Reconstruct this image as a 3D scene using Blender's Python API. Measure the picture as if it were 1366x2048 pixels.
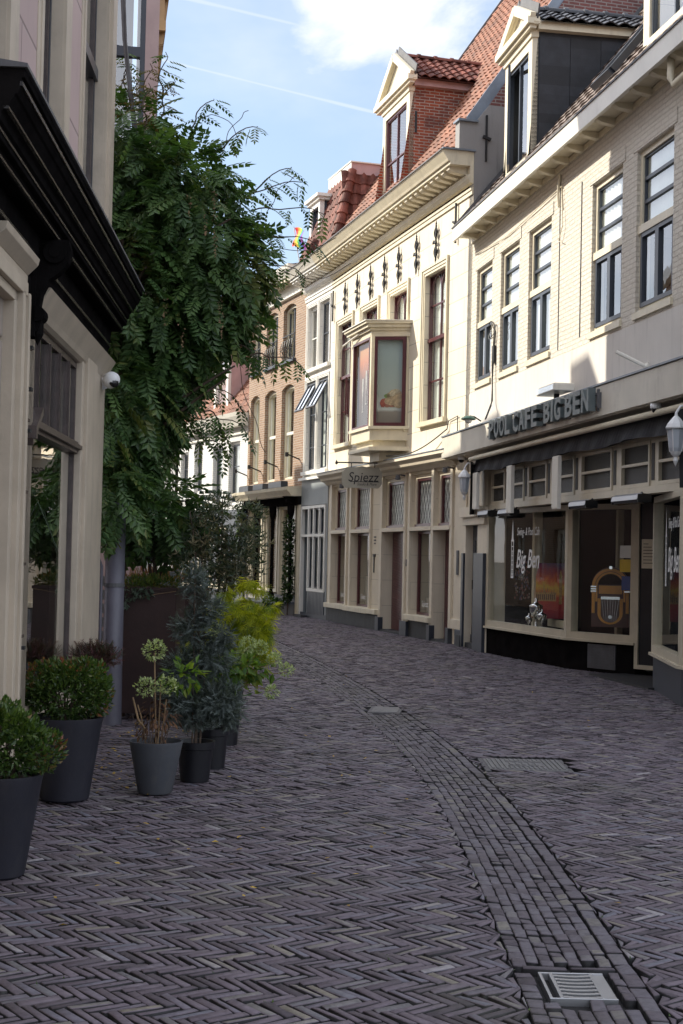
import bpy, math, random
import numpy as np
from mathutils import Vector, Matrix
random.seed(11); rng = np.random.default_rng(11)
sc = bpy.context.scene
for o in list(bpy.data.objects): bpy.data.objects.remove(o)
R = math.radians
# ------------------------------------------------------------------ camera
FPX = 2846.0
p = math.atan(88/FPX); r = 0.022
Fv = Vector((0, math.cos(p), math.sin(p))); R0 = Vector((1, 0, 0)); U0 = Vector((0, -math.sin(p), math.cos(p)))
Rv = R0*math.cos(r) + U0*math.sin(r); Uv = U0*math.cos(r) - R0*math.sin(r)
cd = bpy.data.cameras.new('camera'); cam = bpy.data.objects.new('camera', cd); sc.collection.objects.link(cam)
cam.matrix_world = Matrix(((Rv.x, Uv.x, -Fv.x, 0), (Rv.y, Uv.y, -Fv.y, 0), (Rv.z, Uv.z, -Fv.z, 1.6), (0, 0, 0, 1)))
cd.sensor_fit = 'HORIZONTAL'; cd.sensor_width = 24; cd.lens = FPX/1366*24; cd.clip_end = 5000; cd.clip_start = .1
cd.dof.use_dof = False; cd.dof.focus_distance = 19.0; cd.dof.aperture_fstop = 11
sc.camera = cam
# ------------------------------------------------------------------ light
SUN_AZ, SUN_EL = R(67), R(34)          # azimuth is measured from +Y towards -X
sd = Vector((-math.sin(SUN_AZ)*math.cos(SUN_EL), math.cos(SUN_AZ)*math.cos(SUN_EL), math.sin(SUN_EL)))
sl = bpy.data.lights.new('sun', 'SUN'); so = bpy.data.objects.new('sun', sl); sc.collection.objects.link(so)
sl.energy = 4.1; sl.angle = R(.53); sl.color = (1, .93, .80)
so.rotation_euler = sd.to_track_quat('Z', 'Y').to_euler(); so.location = (0, 0, 40)
w = bpy.data.worlds.new('World'); sc.world = w; w.use_nodes = True
nt = w.node_tree; nt.nodes.clear()
def N(t, ty, **k):
    n = t.nodes.new(ty)
    for a, b in k.items():
        if a.startswith('i_'):
            key = a[2:]
            key = int(key) if key.isdigit() else key
            n.inputs[key].default_value = b
        else: setattr(n, a, b)
    return n
def mth(t, op, a, b=None, c=None, clamp=False):
    n = t.nodes.new('ShaderNodeMath'); n.operation = op; n.use_clamp = clamp
    for i, v in enumerate((a, b, c)):
        if v is None: continue
        if isinstance(v, (int, float)): n.inputs[i].default_value = v
        else: t.links.new(v, n.inputs[i])
    return n.outputs[0]
def mixc(t, f, a, b, mode='MIX'):
    n = t.nodes.new('ShaderNodeMix'); n.data_type = 'RGBA'; n.blend_type = mode
    for i, v in ((0, f), (6, a), (7, b)):
        if isinstance(v, (int, float)): n.inputs[i].default_value = v if i == 0 else (v, v, v, 1)
        elif isinstance(v, tuple): n.inputs[i].default_value = (*v[:3], 1)
        else: t.links.new(v, n.inputs[i])
    return n.outputs[2]
def smooth(t, x, a, b):
    n = t.nodes.new('ShaderNodeMapRange'); n.interpolation_type = 'SMOOTHSTEP'
    t.links.new(x, n.inputs[0]); n.inputs[1].default_value = a; n.inputs[2].default_value = b
    return n.outputs[0]
sky = N(nt, 'ShaderNodeTexSky', sky_type='NISHITA', sun_disc=False, sun_elevation=SUN_EL, sun_rotation=-SUN_AZ, air_density=1.0, dust_density=1.2, ozone_density=1.2, altitude=10)
tc = N(nt, 'ShaderNodeTexCoord')
def vdot(v):
    n = nt.nodes.new('ShaderNodeVectorMath'); n.operation = 'DOT_PRODUCT'; nt.links.new(tc.outputs['Generated'], n.inputs[0]); n.inputs[1].default_value = v
    return n.outputs['Value']
mp = N(nt, 'ShaderNodeMapping'); mp.inputs['Scale'].default_value = (1, 1, 1.9); nt.links.new(tc.outputs['Generated'], mp.inputs[0])
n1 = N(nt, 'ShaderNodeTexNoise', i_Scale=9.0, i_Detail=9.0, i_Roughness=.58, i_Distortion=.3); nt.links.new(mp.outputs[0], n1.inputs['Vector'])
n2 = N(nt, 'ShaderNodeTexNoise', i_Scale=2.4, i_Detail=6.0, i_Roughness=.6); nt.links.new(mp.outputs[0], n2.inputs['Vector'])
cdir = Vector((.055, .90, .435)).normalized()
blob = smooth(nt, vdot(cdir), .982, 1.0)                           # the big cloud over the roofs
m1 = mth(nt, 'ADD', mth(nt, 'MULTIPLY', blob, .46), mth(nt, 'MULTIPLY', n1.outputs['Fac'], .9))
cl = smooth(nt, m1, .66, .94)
ahead = smooth(nt, vdot(Vector((-.02, .94, .33)).normalized()), .955, .985)         # clear blue patch over the street, unseen bright cloud added elsewhere to lift the shade
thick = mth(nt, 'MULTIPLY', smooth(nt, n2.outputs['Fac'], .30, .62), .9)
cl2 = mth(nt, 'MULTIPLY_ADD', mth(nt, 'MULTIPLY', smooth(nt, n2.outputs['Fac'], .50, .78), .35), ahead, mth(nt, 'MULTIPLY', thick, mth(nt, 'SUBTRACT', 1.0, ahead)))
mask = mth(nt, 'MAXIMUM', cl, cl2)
def trail(a, b, wd):
    nn = Vector(a).cross(Vector(b)).normalized(); d = mth(nt, 'ABSOLUTE', vdot(nn))
    d = mth(nt, 'ADD', d, mth(nt, 'MULTIPLY', mth(nt, 'SUBTRACT', n1.outputs['Fac'], .5), wd*1.6))
    return mth(nt, 'SUBTRACT', 1.0, smooth(nt, d, 0.0, wd))
t1 = mth(nt, 'MULTIPLY', trail((-.0929, .9424, .3215), (.0291, .9542, .2976), .0016), .34)
t2 = mth(nt, 'MULTIPLY', trail((-.1143, .9240, .3651), (-.0141, .9374, .3480), .0022), .34)
mask = mth(nt, 'MAXIMUM', mask, mth(nt, 'MAXIMUM', t1, t2))
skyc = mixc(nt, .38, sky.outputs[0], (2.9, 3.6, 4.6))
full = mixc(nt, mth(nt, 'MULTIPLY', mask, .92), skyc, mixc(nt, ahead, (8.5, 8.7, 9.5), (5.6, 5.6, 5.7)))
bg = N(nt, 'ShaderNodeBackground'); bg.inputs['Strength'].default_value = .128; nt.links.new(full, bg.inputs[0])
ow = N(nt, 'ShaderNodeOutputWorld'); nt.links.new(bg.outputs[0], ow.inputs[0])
sc.view_settings.view_transform = 'Standard'; sc.view_settings.look = 'None'; sc.view_settings.exposure = 0.78; sc.view_settings.gamma = 1
sc.render.resolution_x = 683; sc.render.resolution_y = 1024
# ------------------------------------------------------------------ mesh helpers
COL = sc.collection
class MB:
    def __init__(s): s.v = []; s.f = []; s.t = []; s.tone = None
    def poly(s, pts):
        b = len(s.v); s.v += [tuple(q) for q in pts]; s.f.append(tuple(range(b, b+len(pts)))); s.t.append(s.tone if s.tone is not None else .5); return s
    def box(s, x0, x1, y0, y1, z0, z1):
        if x0 > x1: x0, x1 = x1, x0
        if y0 > y1: y0, y1 = y1, y0
        if z0 > z1: z0, z1 = z1, z0
        b = len(s.v)
        s.v += [(x0,y0,z0),(x1,y0,z0),(x1,y1,z0),(x0,y1,z0),(x0,y0,z1),(x1,y0,z1),(x1,y1,z1),(x0,y1,z1)]
        for q in ((0,3,2,1),(4,5,6,7),(0,1,5,4),(1,2,6,5),(2,3,7,6),(3,0,4,7)):
            s.f.append(tuple(b+i for i in q)); s.t.append(s.tone if s.tone is not None else .5)
        return s
    def xf(s, M, start=0):
        s.v[start:] = [tuple(M @ Vector(q)) for q in s.v[start:]]; return s
    def obox(s, M, x0, x1, y0, y1, z0, z1):
        a = len(s.v); s.box(x0, x1, y0, y1, z0, z1); return s.xf(M, a)
    def bar(s, a, b, wx, wy, up=(0, 0, 1)):
        a = Vector(a); b = Vector(b); d = b-a; L = d.length; d.normalize(); u = Vector(up)
        if abs(d.dot(u)) > .98: u = Vector((0, 1, 0))
        x = u.cross(d).normalized(); y = d.cross(x)
        M = Matrix(((x.x, y.x, d.x, a.x), (x.y, y.y, d.y, a.y), (x.z, y.z, d.z, a.z), (0, 0, 0, 1)))
        return s.obox(M, -wx/2, wx/2, -wy/2, wy/2, 0, L)
    def tube(s, pts, rad, n=8, cap=True):
        pts = [Vector(q) for q in pts]; rr = rad if isinstance(rad, (list, tuple)) else [rad]*len(pts)
        b = len(s.v); ref = None
        for i, q in enumerate(pts):
            d = (pts[min(i+1, len(pts)-1)]-pts[max(i-1, 0)])
            d = d.normalized() if d.length > 1e-9 else Vector((0, 0, 1))
            if ref is None: ref = Vector((1, 0, 0)) if abs(d.x) < .9 else Vector((0, 1, 0))
            x = (ref - d*ref.dot(d)).normalized(); ref = x; y = d.cross(x)
            for k in range(n):
                a = 2*math.pi*k/n; s.v.append(tuple(q + (x*math.cos(a)+y*math.sin(a))*rr[i]))
        for i in range(len(pts)-1):
            for k in range(n):
                k2 = (k+1) % n
                s.f.append((b+i*n+k, b+i*n+k2, b+(i+1)*n+k2, b+(i+1)*n+k)); s.t.append(s.tone if s.tone is not None else .5)
        if cap:
            s.f.append(tuple(b+k for k in reversed(range(n)))); s.f.append(tuple(b+(len(pts)-1)*n+k for k in range(n))); s.t += [.5, .5]
        return s
    def lathe(s, prof, n=24, c=(0, 0, 0), axis='z'):
        b = len(s.v)
        for rr, z in prof:
            for k in range(n):
                a = 2*math.pi*k/n
                q = (rr*math.cos(a), rr*math.sin(a), z) if axis == 'z' else ((z, rr*math.cos(a), rr*math.sin(a)) if axis == 'x' else (rr*math.sin(a), z, rr*math.cos(a)))
                s.v.append((q[0]+c[0], q[1]+c[1], q[2]+c[2]))
        for i in range(len(prof)-1):
            for k in range(n):
                k2 = (k+1) % n
                s.f.append((b+i*n+k, b+i*n+k2, b+(i+1)*n+k2, b+(i+1)*n+k)); s.t.append(.5)
        return s
    def prof(s, x0, x1, pr):
        """profile [(y,z)..] closed, swept along x"""
        b = len(s.v); n = len(pr)
        s.v += [(x0, y, z) for y, z in pr] + [(x1, y, z) for y, z in pr]
        for k in range(n):
            k2 = (k+1) % n; s.f.append((b+k, b+k2, b+n+k2, b+n+k)); s.t.append(.5)
        s.f.append(tuple(b+k for k in reversed(range(n)))); s.f.append(tuple(b+n+k for k in range(n))); s.t += [.5, .5]
        return s
    def prismxz(s, pts, y0, y1):
        b = len(s.v); n = len(pts)
        s.v += [(x, y0, z) for x, z in pts] + [(x, y1, z) for x, z in pts]
        for k in range(n):
            k2 = (k+1) % n; s.f.append((b+k, b+n+k, b+n+k2, b+k2)); s.t.append(.5)
        s.f.append(tuple(b+k for k in range(n))); s.f.append(tuple(b+n+k for k in reversed(range(n)))); s.t += [.5, .5]
        return s
    def prismyz(s, pts, x0, x1): return s.prof(x0, x1, pts)
    def prismxy(s, pts, z0, z1):
        b = len(s.v); n = len(pts)
        s.v += [(x, y, z0) for x, y in pts] + [(x, y, z1) for x, y in pts]
        for k in range(n):
            k2 = (k+1) % n; s.f.append((b+k, b+k2, b+n+k2, b+n+k)); s.t.append(.5)
        s.f.append(tuple(b+k for k in reversed(range(n)))); s.f.append(tuple(b+n+k for k in range(n))); s.t += [.5, .5]
        return s
    def build(s, name, mat, parent=None, smooth=False, bevel=0):
        me = bpy.data.meshes.new(name); me.from_pydata([tuple(map(float, q)) for q in s.v], [], s.f)
        at = me.attributes.new('tone', 'FLOAT', 'FACE'); at.data.foreach_set('value', s.t)
        return link(name, me, mat, parent, smooth, bevel)
def link(name, me, mat, parent=None, smooth=False, bevel=0):
    me.materials.append(mat)
    if smooth: me.polygons.foreach_set('use_smooth', [True]*len(me.polygons))
    me.update(); o = bpy.data.objects.new(name, me); COL.objects.link(o)
    if parent is not None: o.parent = parent
    if bevel:
        m = o.modifiers.new('bevel', 'BEVEL'); m.width = bevel; m.segments = 2; m.limit_method = 'ANGLE'
    return o
def npmesh(name, V, Fc, tone, mat, parent=None, smooth=False):
    me = bpy.data.meshes.new(name); V = np.asarray(V, np.float32); Fc = np.asarray(Fc, np.int32)
    me.vertices.add(len(V)); me.vertices.foreach_set('co', V.ravel())
    k = Fc.shape[1]; me.loops.add(Fc.size); me.loops.foreach_set('vertex_index', Fc.ravel())
    me.polygons.add(len(Fc)); me.polygons.foreach_set('loop_start', np.arange(len(Fc), dtype=np.int32)*k)
    me.polygons.foreach_set('loop_total', np.full(len(Fc), k, np.int32))
    me.update(calc_edges=True); at = me.attributes.new('tone', 'FLOAT', 'FACE'); at.data.foreach_set('value', np.asarray(tone, np.float32))
    return link(name, me, mat, parent, smooth)
def each(boxes, name, mat, parent, bevel=0):
    for q in boxes: MB().box(*q).build(name, mat, parent, bevel=bevel)
class Fr:
    """a wall: local x along it (left to right as seen from the street), y into the building, z up"""
    def __init__(s, o, d):
        s.o = Vector((o[0], o[1], 0)); s.d = Vector((d[0], d[1], 0)).normalized(); s.n = Vector((-s.d.y, s.d.x, 0)); s.ang = math.atan2(s.d.y, s.d.x)
    def pt(s, a, y=0, z=0): q = s.o + s.d*a + s.n*y; return (q.x, q.y, z)
def thing(name, label, cat, loc=(0, 0, 0), rz=0, group=None):
    o = bpy.data.objects.new(name, None); COL.objects.link(o); o.location = loc; o.rotation_euler = (0, 0, rz)
    o.empty_display_size = .2; o['label'] = label; o['category'] = cat
    if group: o['group'] = group
    return o
def tag(o, label, cat, group=None, kind=None):
    if label: o['label'] = label
    if cat: o['category'] = cat
    if group: o['group'] = group
    if kind: o['kind'] = kind
    return o
def place(o, loc, rz=0): o.location = loc; o.rotation_euler = (0, 0, rz); return o
def textmesh(txt, size, ext=0.0, shear=0.0, spacing=1.0, offset=0.0):
    cu = bpy.data.curves.new('txt', 'FONT'); cu.body = txt; cu.size = size; cu.extrude = ext; cu.shear = shear; cu.space_character = spacing; cu.offset = offset
    cu.resolution_u = 3; ob = bpy.data.objects.new('txt', cu); COL.objects.link(ob)
    dg = bpy.context.evaluated_depsgraph_get(); dg.update()
    me = bpy.data.meshes.new_from_object(ob.evaluated_get(dg)); bpy.data.objects.remove(ob)
    V = [(q.co.x, -q.co.z, q.co.y) for q in me.vertices]; Fc = [tuple(q.vertices) for q in me.polygons]
    return V, Fc
def addtext(mb, txt, x, y, z, size, ext=0.002, wscale=1.0, **k):
    V, Fc = textmesh(txt, size, ext, **k); b = len(mb.v)
    mb.v += [(x+q[0]*wscale, y+q[1], z+q[2]) for q in V]; mb.f += [tuple(b+i for i in f) for f in Fc]; mb.t += [.5]*len(Fc)
    return max(q[0] for q in V)*wscale
# ------------------------------------------------------------------ materials
def newmat(name):
    m = bpy.data.materials.new(name); m.use_nodes = True; t = m.node_tree; b = t.nodes['Principled BSDF']
    return m, t, b
def objco(t): return N(t, 'ShaderNodeTexCoord').outputs['Object']
def noise(t, co, scale, detail=5, rough=.6, sc3=None):
    if sc3:
        m_ = N(t, 'ShaderNodeMapping'); m_.inputs['Scale'].default_value = sc3; t.links.new(co, m_.inputs[0]); co = m_.outputs[0]
    n = N(t, 'ShaderNodeTexNoise', i_Scale=scale, i_Detail=detail, i_Roughness=rough); t.links.new(co, n.inputs['Vector']); return n.outputs['Fac']
def mul(c, k): return tuple(min(1, x*k) for x in c)
def bumpn(t, b, h, strength, dist=.01):
    n = N(t, 'ShaderNodeBump'); n.inputs['Strength'].default_value = strength; n.inputs['Distance'].default_value = dist
    t.links.new(h, n.inputs['Height']); t.links.new(n.outputs[0], b.inputs['Normal']); return n
def paint(name, col, rough=.5, var=.12, scale=3, bump=.15, dirt=.0, dcol=(.12, .10, .08), metal=0, spec=.5, tone=0):
    m, t, b = newmat(name); co = objco(t)
    f = noise(t, co, scale, 6)
    c = mixc(t, smooth(t, f, .3, .7), mul(col, 1-var), mul(col, 1+var*.6))
    if dirt:
        st = noise(t, co, 2.2, 6, .65, (3.0, 3.0, .45)); st2 = noise(t, co, 14, 4)
        c = mixc(t, mth(t, 'MULTIPLY', smooth(t, mth(t, 'ADD', mth(t, 'MULTIPLY', st, .75), mth(t, 'MULTIPLY', st2, .25)), .50, .74), dirt), c, dcol)
    if tone:
        a = N(t, 'ShaderNodeAttribute', attribute_name='tone'); k = mth(t, 'MULTIPLY_ADD', a.outputs['Fac'], 2*tone, 1-tone)
        cc = N(t, 'ShaderNodeCombineColor'); [t.links.new(k, cc.inputs[i]) for i in range(3)]; c = mixc(t, 1.0, c, cc.outputs[0], 'MULTIPLY')
    t.links.new(c, b.inputs['Base Color']); b.inputs['Roughness'].default_value = rough; b.inputs['Metallic'].default_value = metal; b.inputs['Specular IOR Level'].default_value = spec
    if bump:
        h = noise(t, co, scale*9, 5, .7); bumpn(t, b, h, bump, .01)
    return m
def brick(name, c1, c2, mortar, bw=.22, bh=.065, mw=.012, bump=.5, rough=.85, dirt=.25, seed=0, big=.25, same=False, proud=.006, blot=None):
    m, t, b = newmat(name); co = objco(t)
    sx = N(t, 'ShaderNodeSeparateXYZ'); t.links.new(co, sx.inputs[0]); cb = N(t, 'ShaderNodeCombineXYZ')
    wob = mth(t, 'MULTIPLY', mth(t, 'SUBTRACT', noise(t, co, 1.3, 3), .5), .03)
    t.links.new(mth(t, 'ADD', mth(t, 'ADD', sx.outputs[0], sx.outputs[1]), wob), cb.inputs[0]); t.links.new(mth(t, 'ADD', sx.outputs[2], wob), cb.inputs[1])
    bt = N(t, 'ShaderNodeTexBrick', offset=.5, i_Scale=1.0); t.links.new(cb.outputs[0], bt.inputs['Vector'])
    bt.inputs['Brick Width'].default_value = bw; bt.inputs['Row Height'].default_value = bh; bt.inputs['Mortar Size'].default_value = mw; bt.inputs['Mortar Smooth'].default_value = .3
    bt.inputs['Bias'].default_value = 0.0
    bt.inputs['Color1'].default_value = (*c1, 1); bt.inputs['Color2'].default_value = (*c2, 1); bt.inputs['Mortar'].default_value = (*mortar, 1)
    f = noise(t, co, 1.1+seed*.1, 6, .65); g = noise(t, co, 16, 4)
    c = mixc(t, mth(t, 'MULTIPLY', smooth(t, f, .35, .75), big), bt.outputs['Color'], mul(c2, .55))
    c = mixc(t, mth(t, 'MULTIPLY', smooth(t, g, .45, .8), dirt), c, mul(c1, .5))
    if blot: c = mixc(t, mth(t, 'MULTIPLY', smooth(t, noise(t, co, 2.0, 5), .52, .7), .6), c, blot)
    t.links.new(c, b.inputs['Base Color']); b.inputs['Roughness'].default_value = rough
    h = mth(t, 'ADD', mth(t, 'MULTIPLY', bt.outputs['Fac'], -1.0), mth(t, 'MULTIPLY', g, .5)); bumpn(t, b, h, bump, proud*2)
    return m
def stucco(name, col, bw=1.35, bh=.46, line=.006, lcol=.45, rough=.75, dirt=.12, bump=.12, soot=None):
    m, t, b = newmat(name); co = objco(t)
    sx = N(t, 'ShaderNodeSeparateXYZ'); t.links.new(co, sx.inputs[0]); cb = N(t, 'ShaderNodeCombineXYZ')
    t.links.new(mth(t, 'ADD', sx.outputs[0], sx.outputs[1]), cb.inputs[0]); t.links.new(sx.outputs[2], cb.inputs[1])
    bt = N(t, 'ShaderNodeTexBrick', offset=.5, i_Scale=1.0); t.links.new(cb.outputs[0], bt.inputs['Vector'])
    bt.inputs['Brick Width'].default_value = bw; bt.inputs['Row Height'].default_value = bh; bt.inputs['Mortar Size'].default_value = line; bt.inputs['Mortar Smooth'].default_value = .6
    f = noise(t, co, .9, 6, .6); st = noise(t, co, 2.0, 6, .7, (3.5, 3.5, .35))
    c = mixc(t, smooth(t, f, .3, .7), mul(col, .93), mul(col, 1.04))
    c = mixc(t, mth(t, 'MULTIPLY', smooth(t, st, .5, .75), dirt), c, mul(col, .5))
    if line: c = mixc(t, mth(t, 'MULTIPLY', bt.outputs['Fac'], 1-lcol), c, mul(col, .35))
    t.links.new(c, b.inputs['Base Color']); b.inputs['Roughness'].default_value = rough
    h = mth(t, 'SUBTRACT', mth(t, 'MULTIPLY', noise(t, co, 22, 5, .7), .35), mth(t, 'MULTIPLY', bt.outputs['Fac'], 1.0 if line else 0)); bumpn(t, b, h, bump+.2, .012)
    return m
def glassmat(name, tint=(.9, .95, .93), refl=1.0, rough=.01, wav=.03, base=0.0):
    m = bpy.data.materials.new(name); m.use_nodes = True; t = m.node_tree; t.nodes.clear()
    o = N(t, 'ShaderNodeOutputMaterial'); tr = N(t, 'ShaderNodeBsdfTransparent'); tr.inputs[0].default_value = (*tint, 1)
    gl = N(t, 'ShaderNodeBsdfGlossy'); gl.inputs['Roughness'].default_value = rough; gl.inputs[0].default_value = (1, 1, 1, 1)
    lw = N(t, 'ShaderNodeLayerWeight'); lw.inputs[0].default_value = .5; f5 = mth(t, 'POWER', lw.outputs['Facing'], 4.5); k = mth(t, 'MULTIPLY_ADD', mth(t, 'MULTIPLY_ADD', f5, .9, .08), refl, base, clamp=True)
    co = objco(t); bp = N(t, 'ShaderNodeBump'); bp.inputs['Strength'].default_value = wav; bp.inputs['Distance'].default_value = .05
    t.links.new(noise(t, co, 1.7, 2), bp.inputs['Height']); t.links.new(bp.outputs[0], gl.inputs['Normal'])
    mx = N(t, 'ShaderNodeMixShader'); t.links.new(k, mx.inputs[0]); t.links.new(tr.outputs[0], mx.inputs[1]); t.links.new(gl.outputs[0], mx.inputs[2]); t.links.new(mx.outputs[0], o.inputs[0])
    return m
def leafmat(name, c1, c2, c3=None, rough=.45, trans=.35, f3=.15, nscale=2.0):
    m, t, b = newmat(name); a = N(t, 'ShaderNodeAttribute', attribute_name='tone')
    c = mixc(t, smooth(t, a.outputs['Fac'], 0.0, 1.0), c1, c2)
    if c3:
        f = noise(t, objco(t), nscale, 3); k = mth(t, 'ADD', mth(t, 'MULTIPLY', a.outputs['Fac'], .35), f); c = mixc(t, smooth(t, k, .84-f3, .98-f3), c, c3)
    t.links.new(c, b.inputs['Base Color']); b.inputs['Roughness'].default_value = rough; b.inputs['Specular IOR Level'].default_value = .4
    tb = N(t, 'ShaderNodeBsdfTranslucent'); t.links.new(mixc(t, 1.0, c, (1.6, 1.7, .7), 'MULTIPLY'), tb.inputs[0]); mx = N(t, 'ShaderNodeMixShader'); mx.inputs[0].default_value = trans
    t.links.new(b.outputs[0], mx.inputs[1]); t.links.new(tb.outputs[0], mx.inputs[2]); t.links.new(mx.outputs[0], t.nodes['Material Output'].inputs[0])
    return m
CREAM = (.74, .67, .53)
M = dict(
 cream_stucco=stucco('cream_stucco', (.74, .66, .52), line=.009, lcol=.25, dirt=.24), cream_plain=paint('cream_paint', (.70, .62, .48), .5, .08, 2, .1, .20),
 cream_trim=paint('cream_trim', (.70, .63, .47), .45, .08, 3, .1, .26), shop_cream=paint('shop_cream', (.52, .46, .34), .4, .1, 3, .1, .2),
 painted_brick=brick('painted_brick', (.68, .63, .54), (.65, .60, .51), (.575, .525, .445), bump=1.0, dirt=.18, big=.10, proud=.02, mw=.010),
 band_stucco=stucco('band_stucco', (.62, .585, .53), line=0, dirt=.42), fascia=paint('fascia_paint', (.60, .56, .47), .5, .08, 2, .1, .28),
 gutter_white=paint('gutter_white', (.80, .77, .68), .4, .06, 2, .05, .12), white_stucco=stucco('white_stucco', (.80, .78, .73), bw=1.2, bh=.44, dirt=.1),
 white_brick=brick('white_brick', (.78, .77, .74), (.72, .72, .70), (.6, .6, .58), bump=.5, dirt=.12, big=.05), white_trim=paint('white_trim', (.78, .76, .70), .4, .06, 3, .05, .1),
 maroon=paint('maroon_paint', (.088, .022, .027), .3, .12, 4, .05, .1), black_paint=paint('black_gloss', (.010, .009, .009), .42, .3, 5, .35, .0, spec=0.0), black_gloss=paint('black_gloss_bead', (.008, .007, .007), .22, .3, 14, .5, .0, spec=.5),
 black_matt=paint('black_matt', (.016, .016, .018), .6, .2, 5, .1), plinth=paint('plinth_tar', (.028, .030, .034), .6, .25, 4, .3, .35, (.14, .13, .12)),
 slate_blue=paint('slate_blue', (.034, .041, .056), .35, .1, 3, .05, .15, (.1, .1, .1)), grey_board=paint('grey_board', (.26, .285, .29), .5, .08, 2, .1, .15),
 black_tile=paint('black_tile', (.018, .02, .022), .28, .2, 2, .05, .2, (.1, .1, .1)), blue_grey_tile=paint('blue_grey_panel', (.075, .085, .105), .35, .15, 2, .05, .2),
 sash_dark=paint('sash_dark', (.034, .042, .058), .35, .1, 3, .05), iron=paint('iron', (.012, .012, .013), .5, .3, 8, .3),
 zinc=paint('zinc', (.20, .23, .27), .4, .2, 3, .1, .2, metal=.3), lead=paint('lead', (.10, .10, .105), .6, .2, 5, .2),
 pink_boards=paint('pink_boards', (.52, .35, .34), .6, .1, 3, .1, .1), pink_stucco=paint('pink_stucco', (.46, .335, .315), .7, .1, 2, .15, .15),
 lb_cream=paint('weathered_cream', (.50, .42, .325), .5, .12, 2.5, .2, .30, (.17, .15, .11)), brown_paint=paint('brown_window_frame', (.07, .05, .045), .35, .3, 12, .4, .3, (.18, .14, .11)),
 tan_brick=brick('tan_brick', (.36, .225, .14), (.26, .155, .095), (.40, .34, .28), bump=.5, big=.15), red_brick=brick('red_brick', (.37, .085, .035), (.20, .05, .03), (.42, .36, .30), bw=.215, bh=.064, mw=.010, bump=.6, big=.45, blot=(.07, .03, .028)),
 old_brick=brick('old_brick', (.20, .07, .06), (.13, .05, .045), (.26, .22, .20), bump=.5, big=.3), brown_brick=brick('brown_brick', (.24, .16, .10), (.17, .11, .075), (.26, .22, .17), bump=.4, big=.3),
 render_grey=stucco('grey_render', (.27, .26, .25), line=0, dirt=.6, bump=.4), tile_red=paint('tile_red', (.25, .10, .055), .7, .25, 5, .3, .35, (.07, .05, .045), tone=.45),
 tile_dark=paint('tile_dark', (.04, .042, .05), .4, .3, 5, .3, .1, tone=.4), tile_brown=paint('tile_brown', (.17, .062, .045), .65, .35, 5, .3, .5, (.045, .04, .045), tone=.5, spec=.15),
 tile_grey=paint('tile_grey', (.16, .12, .10), .7, .3, 5, .3, .3, tone=.5), dark_slate=paint('dark_slate_cladding', (.020, .022, .028), .55, .3, 4, .2, tone=.45),
 glass=glassmat('window_glass', (.95, .98, .98), base=.10), lbglass=glassmat('left_shop_glass', refl=1.1, base=.12, wav=.02), bayglass=glassmat('bay_glass', refl=.5), shopglass=glassmat('shop_glass', (.93, .95, .93), .55, .01, .01), frosted=paint('frosted_glass', (.022, .022, .025), .22, .3, 30, .8, 0, spec=.5),
 curtain=paint('net_curtain', (.80, .83, .77), .9, .08, 3, 0), blind=paint('window_blind', (.42, .37, .30), .9, .05, 2, 0), awnglass=glassmat('sky_glass', (.8, .85, .9), 3.0),
 steel=paint('brushed_steel', (.42, .42, .43), .45, .05, 6, .05, metal=1), castiron=paint('cast_iron_plate', (.11, .105, .11), .6, .3, 20, .4, metal=.3),
 chrome=paint('chrome', (.8, .8, .82), .12, .03, 4, .0, metal=1), white_plastic=paint('white_plastic', (.75, .75, .74), .35, .04, 4, 0), black_plastic=paint('black_plastic', (.01, .01, .011), .25, .1, 4, 0),
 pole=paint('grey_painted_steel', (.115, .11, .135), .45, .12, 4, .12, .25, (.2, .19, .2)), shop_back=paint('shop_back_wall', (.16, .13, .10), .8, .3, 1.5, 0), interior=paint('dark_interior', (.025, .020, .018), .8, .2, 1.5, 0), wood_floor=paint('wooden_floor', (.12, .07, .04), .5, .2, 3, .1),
 bark=paint('bark', (.10, .07, .05), .9, .35, 12, .8), stem_pale=paint('pale_stem', (.26, .17, .09), .8, .3, 12, .4),
)
# ------------------------------------------------------------------ ground
CY = np.array([2, 4, 5.5, 7, 8, 9.7, 11.4, 13.3, 16.6, 21, 25, 30, 36, 45, 60.]); CX = np.array([.9, .94, .95, .975, .965, .92, .84, .66, .24, -.42, -1.12, -2.1, -3.5, -5.9, -10.5])
_yy = np.linspace(2, 60, 600); _xx = np.interp(_yy, CY, CX)
for _ in range(3): _xx = np.convolve(np.pad(_xx, 12, 'edge'), np.ones(25)/25, 'valid')
def cxy(y): return np.interp(y, _yy, _xx)
def hw(y): g = (cxy(y+.2)-cxy(y-.2))/.4; return .235*np.sqrt(1+g*g)
sheet = MB(); sheet.poly([(-400, -100, -.035), (400, -100, -.035), (400, 600, -.035), (-400, 600, -.035)])
mg = paint('joint_sand', (.014, .013, .013), .95, .4, 6, .4, .4, (.03, .045, .018)); tag(sheet.build('ground', mg), kind='structure', label=None, cat=None)
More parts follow.
